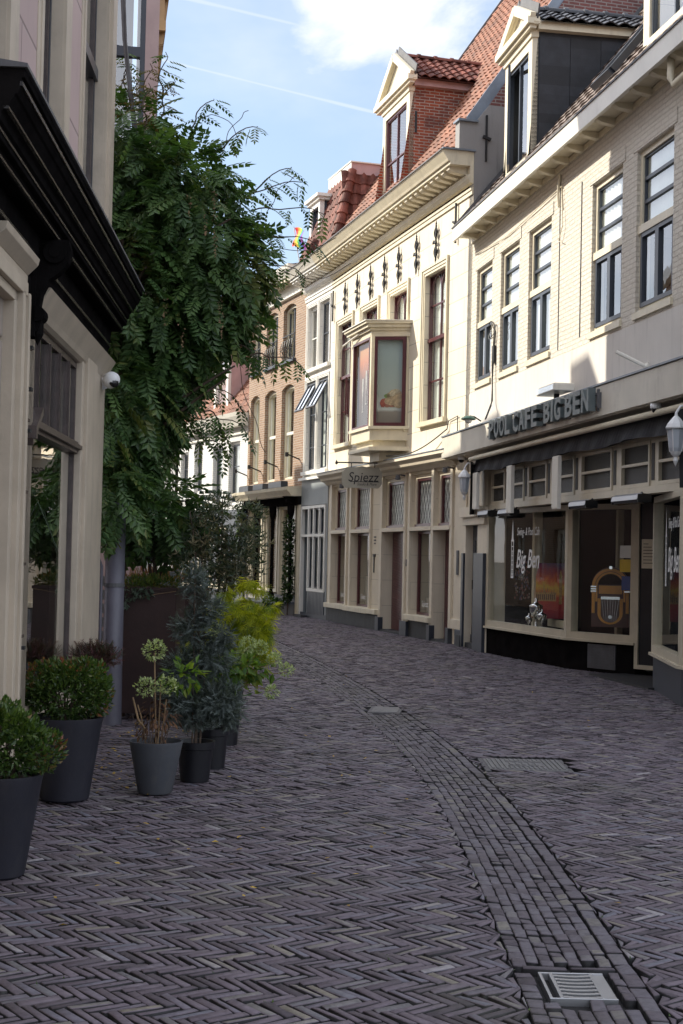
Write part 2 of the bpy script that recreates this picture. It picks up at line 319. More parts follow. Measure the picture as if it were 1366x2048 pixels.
def brickmat(name, ramp, rough=.62):
    m, t, b = newmat(name); a = N(t, 'ShaderNodeAttribute', attribute_name='tone'); co = objco(t)
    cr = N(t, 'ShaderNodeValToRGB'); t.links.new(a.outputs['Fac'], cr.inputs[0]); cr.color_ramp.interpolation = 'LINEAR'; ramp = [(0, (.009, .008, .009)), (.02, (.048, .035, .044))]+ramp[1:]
    el = cr.color_ramp.elements
    while len(el) < len(ramp): el.new(.5)
    for e, (ps, c) in zip(el, ramp): e.position = ps; e.color = (*c, 1)
    g = noise(t, co, 28, 5, .7); c = mixc(t, smooth(t, g, .35, .8), cr.outputs[0], mixc(t, 1.0, cr.outputs[0], .52, 'MULTIPLY'))
    big = noise(t, co, .55, 5, .6); c = mixc(t, mth(t, 'MULTIPLY', smooth(t, big, .50, .68), .34), c, (.075, .070, .050))      # moss and dirt film
    big2 = noise(t, co, 1.6, 5, .6, (1, .6, 1)); c = mixc(t, mth(t, 'MULTIPLY', smooth(t, big2, .55, .75), .25), c, (.04, .034, .036))
    t.links.new(c, b.inputs['Base Color']); b.inputs['Roughness'].default_value = rough; b.inputs['Specular IOR Level'].default_value = .55
    t.links.new(mth(t, 'MULTIPLY_ADD', noise(t, co, 7, 3), .35, rough-.12), b.inputs['Roughness'])
    bumpn(t, b, mth(t, 'ADD', noise(t, co, 70, 4, .7), mth(t, 'MULTIPLY', noise(t, co, 16, 2), .8)), .45, .004); return m
mpave = brickmat('clinker_brick', [(0, (.052, .040, .048)), (.2, (.112, .086, .104)), (.5, (.158, .124, .148)), (.68, (.136, .132, .164)), (.84, (.205, .178, .138)), (1, (.29, .265, .27))])
msett = brickmat('gutter_sett', [(0, (.070, .056, .066)), (.35, (.108, .088, .102)), (.65, (.135, .122, .142)), (.85, (.17, .152, .125)), (1, (.24, .22, .20))], .66)
COVER = [(1.13, 1.83, 10.88, 11.56)]
def gridbricks(cx_, cy_, ang, L, Wd, tone, cut=True, zoff=0.0, cham=.0028, zj=.0018, jt=.0046, jl=.0042):
    """rounded clinkers: quads for the top and four sloping sides"""
    n = len(cx_); hl = (L/2-jl); hwd = (Wd/2-jt)
    jit = rng.normal(0, .0016, (n, 4, 2)); a = ang+rng.normal(0, .012, n)
    sg = np.array([(-1, -1), (1, -1), (1, 1), (-1, 1)], float)
    lx = sg[None, :, 0]*np.reshape(hl*np.ones(n), (n, 1)); ly = sg[None, :, 1]*np.reshape(hwd*np.ones(n), (n, 1))
    ca, sa = np.cos(a)[:, None], np.sin(a)[:, None]
    def world(f): 
        X = lx-np.sign(lx)*f+jit[:, :, 0]; Y = ly-np.sign(ly)*f+jit[:, :, 1]; return cx_[:, None]+X*ca-Y*sa, cy_[:, None]+X*sa+Y*ca
    zt = zoff+rng.normal(0, zj, n)[:, None]+sg[None, :, 0]*rng.normal(0, .0022, n)[:, None]+sg[None, :, 1]*rng.normal(0, .0013, n)[:, None]
    bx, by = world(0.0); mx_, my_ = world(.0008); tx, ty = world(cham)
    V = np.zeros((n, 12, 3)); V[:, 0:4, 0] = bx; V[:, 0:4, 1] = by; V[:, 0:4, 2] = -.034+zoff
    V[:, 4:8, 0] = mx_; V[:, 4:8, 1] = my_; V[:, 4:8, 2] = zt-.003; V[:, 8:12, 0] = tx; V[:, 8:12, 1] = ty; V[:, 8:12, 2] = zt
    if cut:
        X = V[:, :, 0]; Y = V[:, :, 1]; c = cxy(Y); h = hw(Y)+.008; side = np.sign(cx_-cxy(cy_))[:, None]
        ins = np.where(side > 0, X < c+h, X > c-h); X[ins] = (c+side*h)[ins]; V[:, :, 0] = X
    F0 = np.array([(8, 9, 10, 11)]+[(4+i, 4+(i+1) % 4, 8+(i+1) % 4, 8+i) for i in range(4)]+[(i, (i+1) % 4, 4+(i+1) % 4, 4+i) for i in range(4)])
    Fc = (F0[None]+12*np.arange(n)[:, None, None]).reshape(-1, 4)
    tt = np.tile(tone[:, None], (1, len(F0))); tt[:, 5:] = -.2; tt[:, 1:5] *= .6; return V.reshape(-1, 3), Fc, tt.reshape(-1)        # brick sides toned dark: joint dirt plus painted-in shade of the joints
# herringbone of 200 x 50 mm clinkers
wB = .0435; nB = 4; th = R(-45-8)
K = np.arange(-1500, 1501); J = np.arange(-200, 201); kk, jj = np.meshgrid(K, J); kk = kk.ravel(); jj = jj.ravel()
Hc = np.stack([(kk+2*nB*jj+nB/2), kk+.5], 1); Vc = np.stack([nB+kk+2*nB*jj+.5, 1-nB+kk+nB/2], 1)
def rot(Pq): return Pq[:, 0]*math.cos(th)*wB-Pq[:, 1]*math.sin(th)*wB, Pq[:, 0]*math.sin(th)*wB+Pq[:, 1]*math.cos(th)*wB
XS, YS, AS = [], [], []
for Pq, a0 in ((Hc, th), (Vc, th+math.pi/2)):
    x, y = rot(Pq); y = y+22
    # the courses follow the bend of the street
    bend = np.where(y > 9, -.011*(y-9)**1.55, 0); x = x+0
    lim = (y > 3.6) & (y < 47) & (np.abs(x) < .262*y+.7) & (x > np.where(y < 12.6, -1.75-.0415*y, np.minimum(-4.6, cxy(y)-3.2)))
    bbx = 2.29+.169*(25.87-y); spx = -.325-.276*(y-35.36); wallx = np.where(y < 25.87, bbx+.75, np.where(y < 35.4, spx+.3, -.3-.32*(y-35.4)+.3)); lim &= x < wallx
    c = cxy(y); h = hw(y); lim &= (np.abs(x-c) > h-.055)
    for q in COVER: lim &= ~((x > q[0]-.03) & (x < q[1]+.03) & (y > q[2]-.03) & (y < q[3]+.03))
    XS.append(x[lim]); YS.append(y[lim]); AS.append(np.full(lim.sum(), a0))
x = np.concatenate(XS); y = np.concatenate(YS); a = np.concatenate(AS)
tn = np.clip(rng.beta(1.5, 2.0, len(x))+np.where(rng.random(len(x)) < .05, .35, 0), 0, 1)
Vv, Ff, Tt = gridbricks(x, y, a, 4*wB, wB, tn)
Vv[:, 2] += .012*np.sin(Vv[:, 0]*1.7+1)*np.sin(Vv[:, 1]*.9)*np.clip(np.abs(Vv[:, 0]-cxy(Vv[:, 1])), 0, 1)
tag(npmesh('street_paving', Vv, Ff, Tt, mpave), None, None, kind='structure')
print('clinkers', len(x))
# gutter of setts laid along the bend
xs, ys, an, Ls, Ws, ts = [], [], [], [], [], []
GR = (.795, 1.065, 5.27, 5.62)
for col in range(8):
    off = (-.235+.030+col*.0565) if col < 7 else .205
    yv = 3.6+random.random()*.1; wd = .0545 if col < 7 else .068
    if col == 0: wd = .062; off -= .003
    while yv < 48:
        L = random.uniform(.072, .125) if col < 7 else random.uniform(.11, .16)
        g = float(cxy(yv+L/2+.05)-cxy(yv+L/2-.05))/.1; k = 1/math.sqrt(1+g*g); dy = L*k
        ym = yv+dy/2; xm = float(cxy(ym))+off/k; yv += dy+.003*k
        if GR[0]-.065 < xm < GR[1]+.065 and GR[2]-.05 < ym < GR[3]+.11: continue
        if .31 < xm < .72 and 14.68 < ym < 15.36: continue
        xs.append(xm); ys.append(ym); an.append(math.atan2(1, g)); Ls.append(L); Ws.append(wd); ts.append(min(1, max(0, random.betavariate(2.4, 2.6))))
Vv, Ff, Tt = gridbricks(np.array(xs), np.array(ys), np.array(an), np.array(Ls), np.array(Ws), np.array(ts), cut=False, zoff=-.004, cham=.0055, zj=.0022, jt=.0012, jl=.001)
d_ = np.abs(Vv[:, 0]-cxy(Vv[:, 1])+.03); Vv[:, 2] -= .016*np.clip(1-d_/.2, 0, 1)*.6
# header stones framing the drain grate
hx = []; 
for k in range(4): hx.append((.745, 5.31+k*.088, R(90), .086, .075)); hx.append((1.10, 5.31+k*.088, R(90), .086, .05))
hx += [(.84, 5.66, 0, .18, .042), (1.03, 5.66, 0, .18, .042)]
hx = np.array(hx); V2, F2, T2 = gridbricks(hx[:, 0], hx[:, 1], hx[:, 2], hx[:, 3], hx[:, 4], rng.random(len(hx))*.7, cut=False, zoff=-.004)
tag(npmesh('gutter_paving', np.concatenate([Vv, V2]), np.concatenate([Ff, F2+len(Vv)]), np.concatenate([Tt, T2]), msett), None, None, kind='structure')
# drain grate
g = thing('drain_grate', 'square steel drain grate with curved bars in the foreground of the gutter', 'drain grate', (.93, 5.445, -.012))
fr = MB(); fr.box(-.125, -.112, -.155, .155, -.03, .006).box(-.085, -.070, -.155, .155, -.03, .006).box(.07, .085, -.155, .155, -.03, .006).box(.085, .128, -.155, .155, -.03, .002)
fr.box(-.125, .128, -.165, -.155, -.03, .006).box(-.125, .128, .155, .165, -.03, .006)
fr.build('frame', M['steel'], g, bevel=.002)
for k in range(7):
    b = MB(); y0 = -.135+k*.0445
    for i in range(8):
        x0 = -.07+i*.0175; b.box(x0, x0+.0175, y0-.012+.000*i-(.012*(1-((i-3.5)/4)**2)), y0+.008-(.012*(1-((i-3.5)/4)**2)), -.02, .005)
    b.build('grate_bar', M['steel'], g)
MB().box(-.125, .128, -.165, .165, -.09, -.06).build('sump', M['black_matt'], g)
# manhole cover
M['cover_plate'] = paint('cover_plate', (.17, .165, .165), .6, .25, 14, .3, .3, (.08, .075, .07), metal=.2)
g = thing('manhole_cover', 'rectangular ribbed cast iron cover set in the herringbone right of the gutter', 'manhole cover', (1.48, 11.22, -.006))
b = MB(); b.box(-.34, .34, -.33, .33, -.03, .0); b.build('frame', M['castiron'], g, bevel=.004)
b = MB(); b.box(-.30, .30, -.29, .29, 0, .004)
for i in range(16):
    x0 = -.28+i*.0365
    if abs(x0+.009) > .15: b.box(x0, x0+.018, -.26, .26, .004, .011)
    else: b.box(x0, x0+.018, -.26, -.14, .004, .011); b.box(x0, x0+.018, .14, .26, .004, .011)
b.box(-.14, .14, -.12, -.10, .004, .011).box(-.14, .14, .10, .12, .004, .011)
for i in range(5): b.box(-.12+i*.05, -.095+i*.05, -.06, .06, .004, .011)
b.build('lid', M['cover_plate'], g)
g = thing('utility_plate', 'small plain steel plate flush in the gutter, farther up the street', 'utility plate', (.51, 15.02, -.008), R(-6))
MB().box(-.17, .17, -.3, .3, -.03, .004).build('frame', M['castiron'], g, bevel=.004); MB().box(-.135, .135, -.26, .26, .004, .008).build('lid', M['cover_plate'], g)
# fallen leaves
def leafquads(n, fn, size):
    V = np.zeros((n, 4, 3)); tone = rng.random(n)
    for i in range(n):
        x, y = fn(); a_ = random.uniform(0, 6.28); s = random.uniform(.6, 1.2)*size; c, s_ = math.cos(a_)*s, math.sin(a_)*s; z = .006+random.random()*.006
        cu = random.uniform(.1, .45)*s
        V[i] = [(x-c, y-s_, z), (x+s_*.55, y-c*.55, z+cu), (x+c, y+s_, z+random.random()*.012), (x-s_*.55, y+c*.55, z+cu*.5)]
    return V.reshape(-1, 3), np.arange(n*4).reshape(-1, 4), tone
def spot():
    u = random.random()
    if u < .72: return random.uniform(-1.9, -1.1), random.uniform(9.4, 13.2)
    if u < .9: return random.uniform(-1.5, .4), random.uniform(6.0, 13)
    return random.uniform(-1.4, 3.0), random.uniform(5.2, 20)
Vv, Ff, Tt = leafquads(260, spot, .021)
ml = leafmat('dry_leaf', (.28, .17, .04), (.55, .36, .06), None, .7, .2)
tag(npmesh('fallen_leaves', Vv, Ff, Tt, ml), 'yellow and brown fallen leaves scattered on the paving among the plant pots', 'fallen leaves', kind='stuff')
# moss tufts in the joints
def spot2():
    if random.random() < .5: return random.uniform(-1.4, .6), random.uniform(5, 11)
    yy = random.uniform(5, 16); return float(cxy(yy)+random.choice((-1, 1))*(hw(yy)+.01)), yy
Vv, Ff, Tt = leafquads(150, spot2, .008); tag(npmesh('joint_moss', Vv, Ff, Tt, leafmat('moss', (.03, .06, .012), (.07, .12, .02))), 'tiny tufts of green moss in the joints of the paving', 'moss', kind='stuff')
# ------------------------------------------------------------------ building helpers
def wallholes(mb, s0, s1, z0, z1, holes, y=0.0, depth=.25, t=.3):
    """front skin with rectangular openings and their reveals"""
    S = sorted({s0, s1, *[h[0] for h in holes], *[h[1] for h in holes]}); Z = sorted({z0, z1, *[h[2] for h in holes], *[h[3] for h in holes]})
    S = [q for q in S if s0 <= q <= s1]; Z = [q for q in Z if z0 <= q <= z1]
    for i in range(len(S)-1):
        for j in range(len(Z)-1):
            cs, cz = (S[i]+S[i+1])/2, (Z[j]+Z[j+1])/2
            if any(h[0] < cs < h[1] and h[2] < cz < h[3] for h in holes): continue
            mb.poly([(S[i], y, Z[j]), (S[i+1], y, Z[j]), (S[i+1], y, Z[j+1]), (S[i], y, Z[j+1])])
    for h in holes:
        a, b, c, d = h[:4]; dp = h[4] if len(h) > 4 else depth; e = y+dp
        mb.poly([(a, y, c), (a, e, c), (a, e, d), (a, y, d)]); mb.poly([(b, y, d), (b, e, d), (b, e, c), (b, y, c)])
        mb.poly([(a, y, d), (a, e, d), (b, e, d), (b, y, d)]); mb.poly([(a, y, c), (b, y, c), (b, e, c), (a, e, c)])
    return mb
def shell(mb, s0, s1, z0, z1, dep, y=0.0, back=True, sides=(1, 1)):
    if sides[0]: mb.poly([(s0, y, z0), (s0, y, z1), (s0, dep, z1), (s0, dep, z0)])
    if sides[1]: mb.poly([(s1, y, z0), (s1, dep, z0), (s1, dep, z1), (s1, y, z1)])
    mb.poly([(s0, dep, z0), (s0, dep, z1), (s1, dep, z1), (s1, dep, z0)]); return mb
def frame4(mb, a, b, c, d, w, y0, y1):
    mb.box(a, b, y0, y1, c, c+w).box(a, b, y0, y1, d-w, d).box(a, a+w, y0, y1, c+w, d-w).box(b-w, b, y0, y1, c+w, d-w); return mb
def window(root, a, b, c, d, y, fm='white_trim', bm=None, w=.06, fd=.07, vs=(), hs=(), bw=.03, pane='glass', cur=None, curz=None, name='window', inner=.04, back=.0):
    """frame (a part) with its glazing bars, pane and curtain as sub-parts"""
    fr = frame4(MB(), a, b, c, d, w, y, y+fd).build(name, M[fm], root)
    bb = MB(); ia, ib, ic, id_ = a+w, b-w, c+w, d-w
    if inner: frame4(bb, ia, ib, ic, id_, inner, y+.015, y+.055)
    for v in vs: x = ia+(ib-ia)*v; bb.box(x-bw/2, x+bw/2, y+.012, y+.058, ic+inner, id_-inner)
    for h in hs: z = ic+(id_-ic)*h; bb.box(ia+inner, ib-inner, y+.014, y+.056, z-bw/2, z+bw/2)
    if bb.f: bb.build('glazing_bars', M[bm or fm], fr)
    MB().poly([(ia, y+.04, ic), (ib, y+.04, ic), (ib, y+.04, id_), (ia, y+.04, id_)]).build('pane', M[pane], fr)
    if cur:
        cb = MB(); z0, z1 = (ic, id_) if not curz else curz; n = 28; yy = y+.13
        for i in range(n):
            x0 = ia+(ib-ia)*i/n; x1 = ia+(ib-ia)*(i+1)/n; h0 = .018*math.sin(i*1.9+a); h1 = .018*math.sin((i+1)*1.9+a)
            cb.poly([(x0, yy+h0, z0), (x1, yy+h1, z0), (x1, yy+h1, z1), (x0, yy+h0, z1)])
        cb.build('curtain', M[cur], fr)
    return fr
def casing(mb, a, b, c, d, w=.16, pr=.04, sill=True):
    for k, (e, pz) in enumerate(((0, pr), (w*.35, pr*.6), (w*.7, pr*.25))):
        e2 = [w*.35, w*.7, w][k]
        mb.box(a-w+e, a-w+e2, -pz-.004, .0, c-(w if not sill else 0), d+w-e); mb.box(b+w-e2, b+w-e, -pz-.004, .0, c-(w if not sill else 0), d+w-e); mb.box(a-w+e2, b+w-e2, -pz-.004, .0, d+w-e2, d+w-e)
    if sill: mb.box(a-w-.03, b+w+.03, -.09, .0, c-.09, c)
    return mb
def pantiles(mb, O, U, Vd, nu, nv, tw=.22, tl=.26, amp=.035, seg=6, jit=.006):
    O = Vector(O); U = Vector(U).normalized(); Vd = Vector(Vd).normalized(); Nn = U.cross(Vd).normalized()
    prof = [(k/seg, amp*(.5-.5*math.cos(2*math.pi*((k/seg) ** .75)))) for k in range(seg+1)]
    for j in range(nv):
        for i in range(nu):
            mb.tone = min(1, max(0, random.gauss(.5, .25))); jv = random.uniform(-jit, jit)*2; jn = random.uniform(0, jit)
            lo = [O+U*((i+f)*tw)+Vd*(j*tl+jv)+Nn*(h+.026+jn) for f, h in prof]; hi = [O+U*((i+f)*tw)+Vd*((j+1)*tl+.04)+Nn*(h-.002) for f, h in prof]
            for k in range(seg):
                mb.poly([lo[k], lo[k+1], hi[k+1], hi[k]]); mb.poly([lo[k]-Nn*.02, lo[k+1]-Nn*.02, lo[k+1], lo[k]])
    mb.tone = None; return mb
def ridge(mb, a, b, rad=.11, n=None, L=.36):
    a = Vector(a); b = Vector(b); d = (b-a); T = d.length; n = n or max(1, int(T/L)); d.normalize(); side = d.cross(Vector((0, 0, 1))).normalized(); up = side.cross(d)
    for i in range(n):
        p0 = a+d*(T*i/n-.03); p1 = a+d*(T*(i+1)/n+.02); mb.tone = random.random()
        for (q0, q1, r0, r1) in ((p0, p1, rad*1.0, rad*.9), (p0-d*.02, p0+d*.05, rad*1.18, rad*1.16)):
            P0 = [q0+side*(math.cos(t)*r0)+up*(math.sin(t)*r0-.03) for t in [math.pi*k/8 for k in range(9)]]; P1 = [q1+side*(math.cos(t)*r1)+up*(math.sin(t)*r1-.03) for t in [math.pi*k/8 for k in range(9)]]
            for k in range(8): mb.poly([P0[k], P1[k], P1[k+1], P0[k+1]])
            mb.poly(P0); mb.poly(P1[::-1])
    mb.tone = None; return mb
FB = Fr((2.2935, 25.8734), (.16663, -.98602)); FS = Fr((-.3253, 35.357), (.26617, -.96393)); F3 = Fr((-1.0477, 37.6144), (.30481, -.95241)); F4 = Fr((-2.8578, 42.7057), (.33498, -.94222)); F5 = Fr((-5.6102, 48.5923), (.42357, -.90587))
def root(name, label, cat, F, s=0, y=0, z=0, group=None): return thing(name, label, cat, F.pt(s, y, z), F.ang, group)
# ================================================================== pool cafe building
cafe = root('cafe_building', 'cream painted brick building with a dark glazed cafe front and long letter sign fascia', 'building', FB)
LEN = 13.6
W5 = [(.36, 1.38), (1.92, 3.0), (3.52, 4.66), (6.46, 7.62), (8.12, 9.3), (11.0, 12.1)]
holes = [(a, b, 4.74, 6.79, .16) for a, b in W5]
mb = wallholes(MB(), 0, LEN, 4.6, 7.62, holes); mb.build('wall', M['painted_brick'], cafe)
mb = MB(); mb.box(0, LEN, -.012, .2, 3.85, 4.6); mb.build('plaster_band', M['band_stucco'], cafe)
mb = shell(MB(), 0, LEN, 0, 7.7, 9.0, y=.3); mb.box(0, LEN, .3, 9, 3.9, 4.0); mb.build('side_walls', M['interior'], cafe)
mb = MB()
for s in (5.05,): mb.box(s, s+.02, -.01, .01, 4.7, 7.3)
mb.box(6.02, 6.035, -.012, .0, 4.75, 6.95); mb.build('wall_crack', M['lead'], cafe)
for i, (a, b) in enumerate(W5):
    bd = MB().box(a-.03, b+.03, -.035, .18, 4.65, 4.735); bd.build('window_sill', M['cream_trim'], cafe)
    fr = frame4(MB(), a, b, 4.74, 6.79, .07, .05, .16); fr.box(a, b, .02, .16, 5.74, 5.84); f = fr.build('window', M['cream_trim'], cafe)
    up = MB(); frame4(up, a+.07, b-.07, 5.84, 6.72, .028, .075, .115)
    for h in (1/3, 2/3): z = 5.84+.88*h; up.box(a+.09, b-.09, .07, .12, z-.022, z+.022)
    up.build('glazing_bars', M['sash_dark'], f)
    lo = MB(); m_ = (a+b)/2; frame4(lo, a+.06, m_, 4.80, 5.74, .055, .035, .105); frame4(lo, m_, b-.06, 4.80, 5.74, .055, .035, .105); lo.build('casement', M['sash_dark'], f)
    pb = MB(); pb.poly([(a+.08, .095, 5.85), (b-.08, .095, 5.85), (b-.08, .095, 6.70), (a+.08, .095, 6.70)])
    for q0, q1 in ((a+.1, m_-.04), (m_+.04, b-.1)): pb.poly([(q0, .07, 4.84), (q1, .07, 4.84), (q1, .07, 5.70), (q0, .07, 5.70)])
    pb.build('pane', M['glass'], f)
    cb = MB(); n = 24
    for (z0, z1, yy) in ((5.85, 6.7, .135), (4.8, 5.72, .13)):
        if i > 2 and z0 < 5: continue
        for k in range(n):
            x0 = a+.07+(b-a-.14)*k/n; x1 = a+.07+(b-a-.14)*(k+1)/n; cb.poly([(x0, yy+.02*math.sin(k*2.1), z0), (x1, yy+.02*math.sin(k*2.1+2.1), z0), (x1, yy+.02*math.sin(k*2.1+2.1), z1), (x0, yy+.02*math.sin(k*2.1), z1)])
    cb.build('curtain', M['curtain'], f)
# soldier course over the windows
each([(a-.1, b+.1, -.012, 0, 6.80, 6.99) for a, b in W5], 'lintel', M['painted_brick'], cafe)
# eaves
mb = MB(); mb.prof(-.02, LEN, [(-.37, 7.385), (-.39, 7.62), (-.32, 7.63), (-.32, 7.47), (-.06, 7.47), (-.33, 7.44), (-.33, 7.385)]); mb.build('gutter_board', M['gutter_white'], cafe)
mb = MB(); mb.box(0, LEN, -.33, 0, 7.45, 7.465); mb.box(0, LEN, -.03, 0, 7.36, 7.44); mb.build('soffit', M['cream_trim'], cafe)
for k in range(21):
    s = .35+k*.63
    MB().prof(s, s+.11, [(-.28, 7.45), (-.28, 7.415), (-.22, 7.385), (-.03, 7.35), (-.03, 7.45)]).build('eaves_bracket', M['cream_trim'], cafe)
mb = MB(); mb.box(-.02, LEN, -.405, -.39, 7.61, 7.635); mb.box(-.02, LEN, -.39, -.32, 7.635, 7.645); mb.build('gutter_lining', M['lead'], cafe)
# roof
sl_ = math.atan(1.235); ud = (1, 0, 0); vd = (0, math.cos(sl_), math.sin(sl_))
mb = MB(); pantiles(mb, (0.02, -.27, 7.66), ud, vd, 42, 19, tw=.323, tl=.322, amp=.02, seg=4); mb.poly([(0, -.27, 7.62), (LEN, -.27, 7.62), (LEN, 3.6, 12.41), (0, 3.6, 12.41)]); mb.poly([(LEN, -.27, 7.5), (LEN, 8, 7.5), (LEN, 3.6, 12.41)]); mb.poly([(0, 3.6, 12.41), (LEN, 3.6, 12.41), (LEN, 9, 7.6), (0, 9, 7.6)])
roof = mb.build('roof', M['tile_grey'], cafe)
mb = MB(); mb.bar((.02, -.35, 7.62), (.02, 3.55, 12.45), .10, .05, up=(1, 0, 0)); mb.build('verge_flashing', M['lead'], roof)
sk = MB(); vv = Vector(vd); nn = Vector((0, -math.sin(sl_), math.cos(sl_)))
def onroof(s, u, h): q = Vector((s, -.4, 7.5))+vv*u+nn*h; return tuple(q)
for (a, b, c, d, w_) in ((6.2, 6.9, .9, 2.4, .06),):
    for (p0, p1) in (((a, c), (b, c)), ((b, c), (b, d)), ((b, d), (a, d)), ((a, d), (a, c))): sk.bar(onroof(*p0, .10), onroof(*p1, .10), .09, .10, up=tuple(nn))
so_ = sk.build('skylight', M['sash_dark'], roof); MB().poly([onroof(6.2, .9, .12), onroof(6.9, .9, .12), onroof(6.9, 2.4, .12), onroof(6.2, 2.4, .12)]).build('pane', M['awnglass'], so_)
def dormer(rt, s0, s1, y0, z0, z1, zr, zap, slope_fn, side_mat, roof_mat, front='cream_trim', sash='maroon', over=.22, nu_tiles=None, pedh=None, tilew=.24, open_=False, name='dormer'):
    """gabled dormer: front at y0, side walls running back into the roof"""
    yb0, yb1 = slope_fn(z0), slope_fn(z1); mid = (s0+s1)/2
    dm = MB(); w_ = .20
    dm.box(s0, s0+w_, y0, y0+.1, z0, z1); dm.box(s1-w_, s1, y0, y0+.1, z0, z1); dm.box(s0+w_, s1-w_, y0, y0+.1, z1-.16, z1); dm.box(s0+w_, s1-w_, y0-.03, y0+.1, z0, z0+.12)
    dm.box(s0-.03, s1+.03, y0-.03, y0+.1, z1, z1+.16); dm.box(s0-over, s1+over, y0-.14, y0+.06, z1+.16, z1+.27)
    dm.box(s0-over+.05, s1+over-.05, y0-.09, y0+.02, z1+.10, z1+.16)
    f = dm.build(name, M[front], rt)
    pd = MB(); zb = z1+.27; pd.prismxz([(s0-.05, zb), (s1+.05, zb), (mid, zap-.12)], y0+.01, y0+.06)
    for (xa, za, xb, zb_) in ((s0-over, zb-.02, mid, zap), (mid, zap, s1+over, zb-.02)):
        pd.bar((xa, y0-.06, za), (xb, y0-.06, zb_), .16, .09, up=(0, 1, 0)); pd.bar((xa, y0-.0, za-.08), (xb, y0-.0, zb_-.08), .05, .08, up=(0, 1, 0))
    pd.build('pediment', M[front], f)
    cp = MB()
    for (xa, za, xb, zb_) in ((s0-over-.03, zb+.03, mid, zap+.07), (mid, zap+.07, s1+over+.03, zb+.03)): cp.bar((xa, y0+.02, za), (xb, y0+.02, zb_), .32, .025, up=(0, 1, 0))
    cp.build('pediment_capping', M['lead'], f)
    for sx, sg in ((s0, -1), (s1, 1)):
        sw = MB(); e = .10
        sw.prismyz([(y0+.1, z0-.6), (y0+.1, z1+.12), (slope_fn(z1+.12), z1+.12), (slope_fn(z0)+.02, z0-.02)], min(sx, sx-sg*e), max(sx, sx-sg*e)); sw.build('side_wall', M[side_mat], f)
        fb = MB(); fb.box(sx, sx+sg*.13, y0+.06, slope_fn(z1+.1)+.05, z1+.10, z1+.24); fb.build('eaves_board', M['cream_trim' if side_mat != 'red_brick' else 'pink_boards'], f)
    rf = MB(); run = (s1+over-mid); rise = zap-(z1+.22); L = math.hypot(run, rise); nv = max(2, round(L/.24)); yback = slope_fn(zap)+.05; nu = int((yback-y0-.1)/tilew)
    # near slope (towards +s) and far slope
    pantiles(rf, (s1+over, y0+.14, z1+.22), (0, 1, 0), (-run, 0, rise), nu, nv, tw=tilew, tl=L/nv, amp=.05)
    rf2 = MB(); pantiles(rf, (s0-over, y0+.14+nu*tilew, z1+.22), (0, -1, 0), (run, 0, rise), nu, nv, tw=tilew, tl=L/nv, amp=.05)
    rf.poly([(mid, y0+.1, zap-.02), (s1+over, y0+.1, z1+.2), (s1+over, yback, z1+.2), (mid, yback, zap-.02)]); rf.poly([(mid, y0+.1, zap-.02), (mid, yback, zap-.02), (s0-over, yback, z1+.2), (s0-over, y0+.1, z1+.2)])
    r_ = rf.build('dormer_roof', M[roof_mat], f); ridge(MB(), (mid, y0+.12, zap+.05), (mid, yback, zap+.05), .09, L=.34).build('ridge_tiles', M[roof_mat], r_)
    a, b, c, d = s0+w_, s1-w_, z0+.12, z1-.16
    wn = window(f, a, b, c, d, y0+.03, fm=sash, bm=sash, w=.05, fd=.06, vs=(.5,), hs=(.48,), bw=.035, inner=.02) if not open_ else None
    if open_:
        wf = frame4(MB(), a, b, c, d, .05, y0+.03, y0+.09); wf.box((a+b)/2-.02, (a+b)/2+.02, y0+.03, y0+.09, c, d); wn = wf.build('window', M['sash_dark'], f)
        MB().poly([((a+b)/2, y0+.06, c), (b, y0+.06, c), (b, y0+.06, d), ((a+b)/2, y0+.06, d)]).build('pane', M['glass'], wn)
        cs = MB(); L_ = (b-a)/2; ca, sa_ = math.cos(R(17)), math.sin(R(17)); Mt = Matrix(((ca, sa_, 0, a), (-sa_, ca, 0, y0+.02), (0, 0, 1, 0), (0, 0, 0, 1)))
        k0 = 0; frame4(cs, 0, L_, c+.03, d-.03, .05, -.02, .02); cs.xf(Mt); oc = cs.build('open_casement', M['sash_dark'], wn)
    MB().box(a, b, y0+.5, y0+.52, c, d).build('blind', M['curtain'], wn)
    return f
dormer(cafe, 1.55, 3.1, .12, 8.05, 10.08, 0, 10.80, lambda z: (z-7.98)/1.235, 'dark_slate', 'tile_dark', over=.2, tilew=.25, open_=True)
dormer(cafe, 7.95, 9.8, .12, 8.1, 10.3, 0, 11.0, lambda z: (z-7.98)/1.235, 'cream_stucco', 'tile_grey', over=.2, tilew=.25, sash='sash_dark')
# slate-like cladding boards on the visible dormer cheek
mb = MB()
for k in range(13):
    z = 8.05+k*.158; y1_ = (z+.165-7.98)/1.235
    yy = .24
    while yy < y1_-.04:
        L = min(.52, y1_-yy); mb.tone = random.random(); a_ = len(mb.v); mb.box(3.102, 3.116, yy+.004, yy+L-.004, z+.004, z+.165); yy += L
mb.build('dormer_cladding', M['dark_slate'], cafe)
# downpipe at the right end of the eaves
mb = MB(); mb.tube([(9.75, -.24, 7.45), (9.75, -.24, 7.18), (9.8, -.22, 7.09), (10.6, -.09, 7.25), (10.72, -.07, 7.15), (10.75, -.07, 4.0)], .045, 10); mb.build('downpipe', M['cream_trim'], cafe, smooth=True)
# fascia and soffit over the shop
mb = MB(); mb.box(-.66, LEN, -.35, -.30, 3.45, 3.84); mb.box(-.66, -.61, -.30, 0, 3.45, 3.84); mb.box(-.61, LEN, -.30, 0, 3.44, 3.455); mb.build('fascia', M['fascia'], cafe, bevel=.006)
mb = MB(); mb.box(-.67, LEN, -.37, .0, 3.845, 3.868); mb.build('fascia_capping', M['zinc'], cafe)
mb = MB(); mb.box(1.25, LEN, .02, .12, 3.13, 3.445); mb.build('shop_lintel', M['black_matt'], cafe)
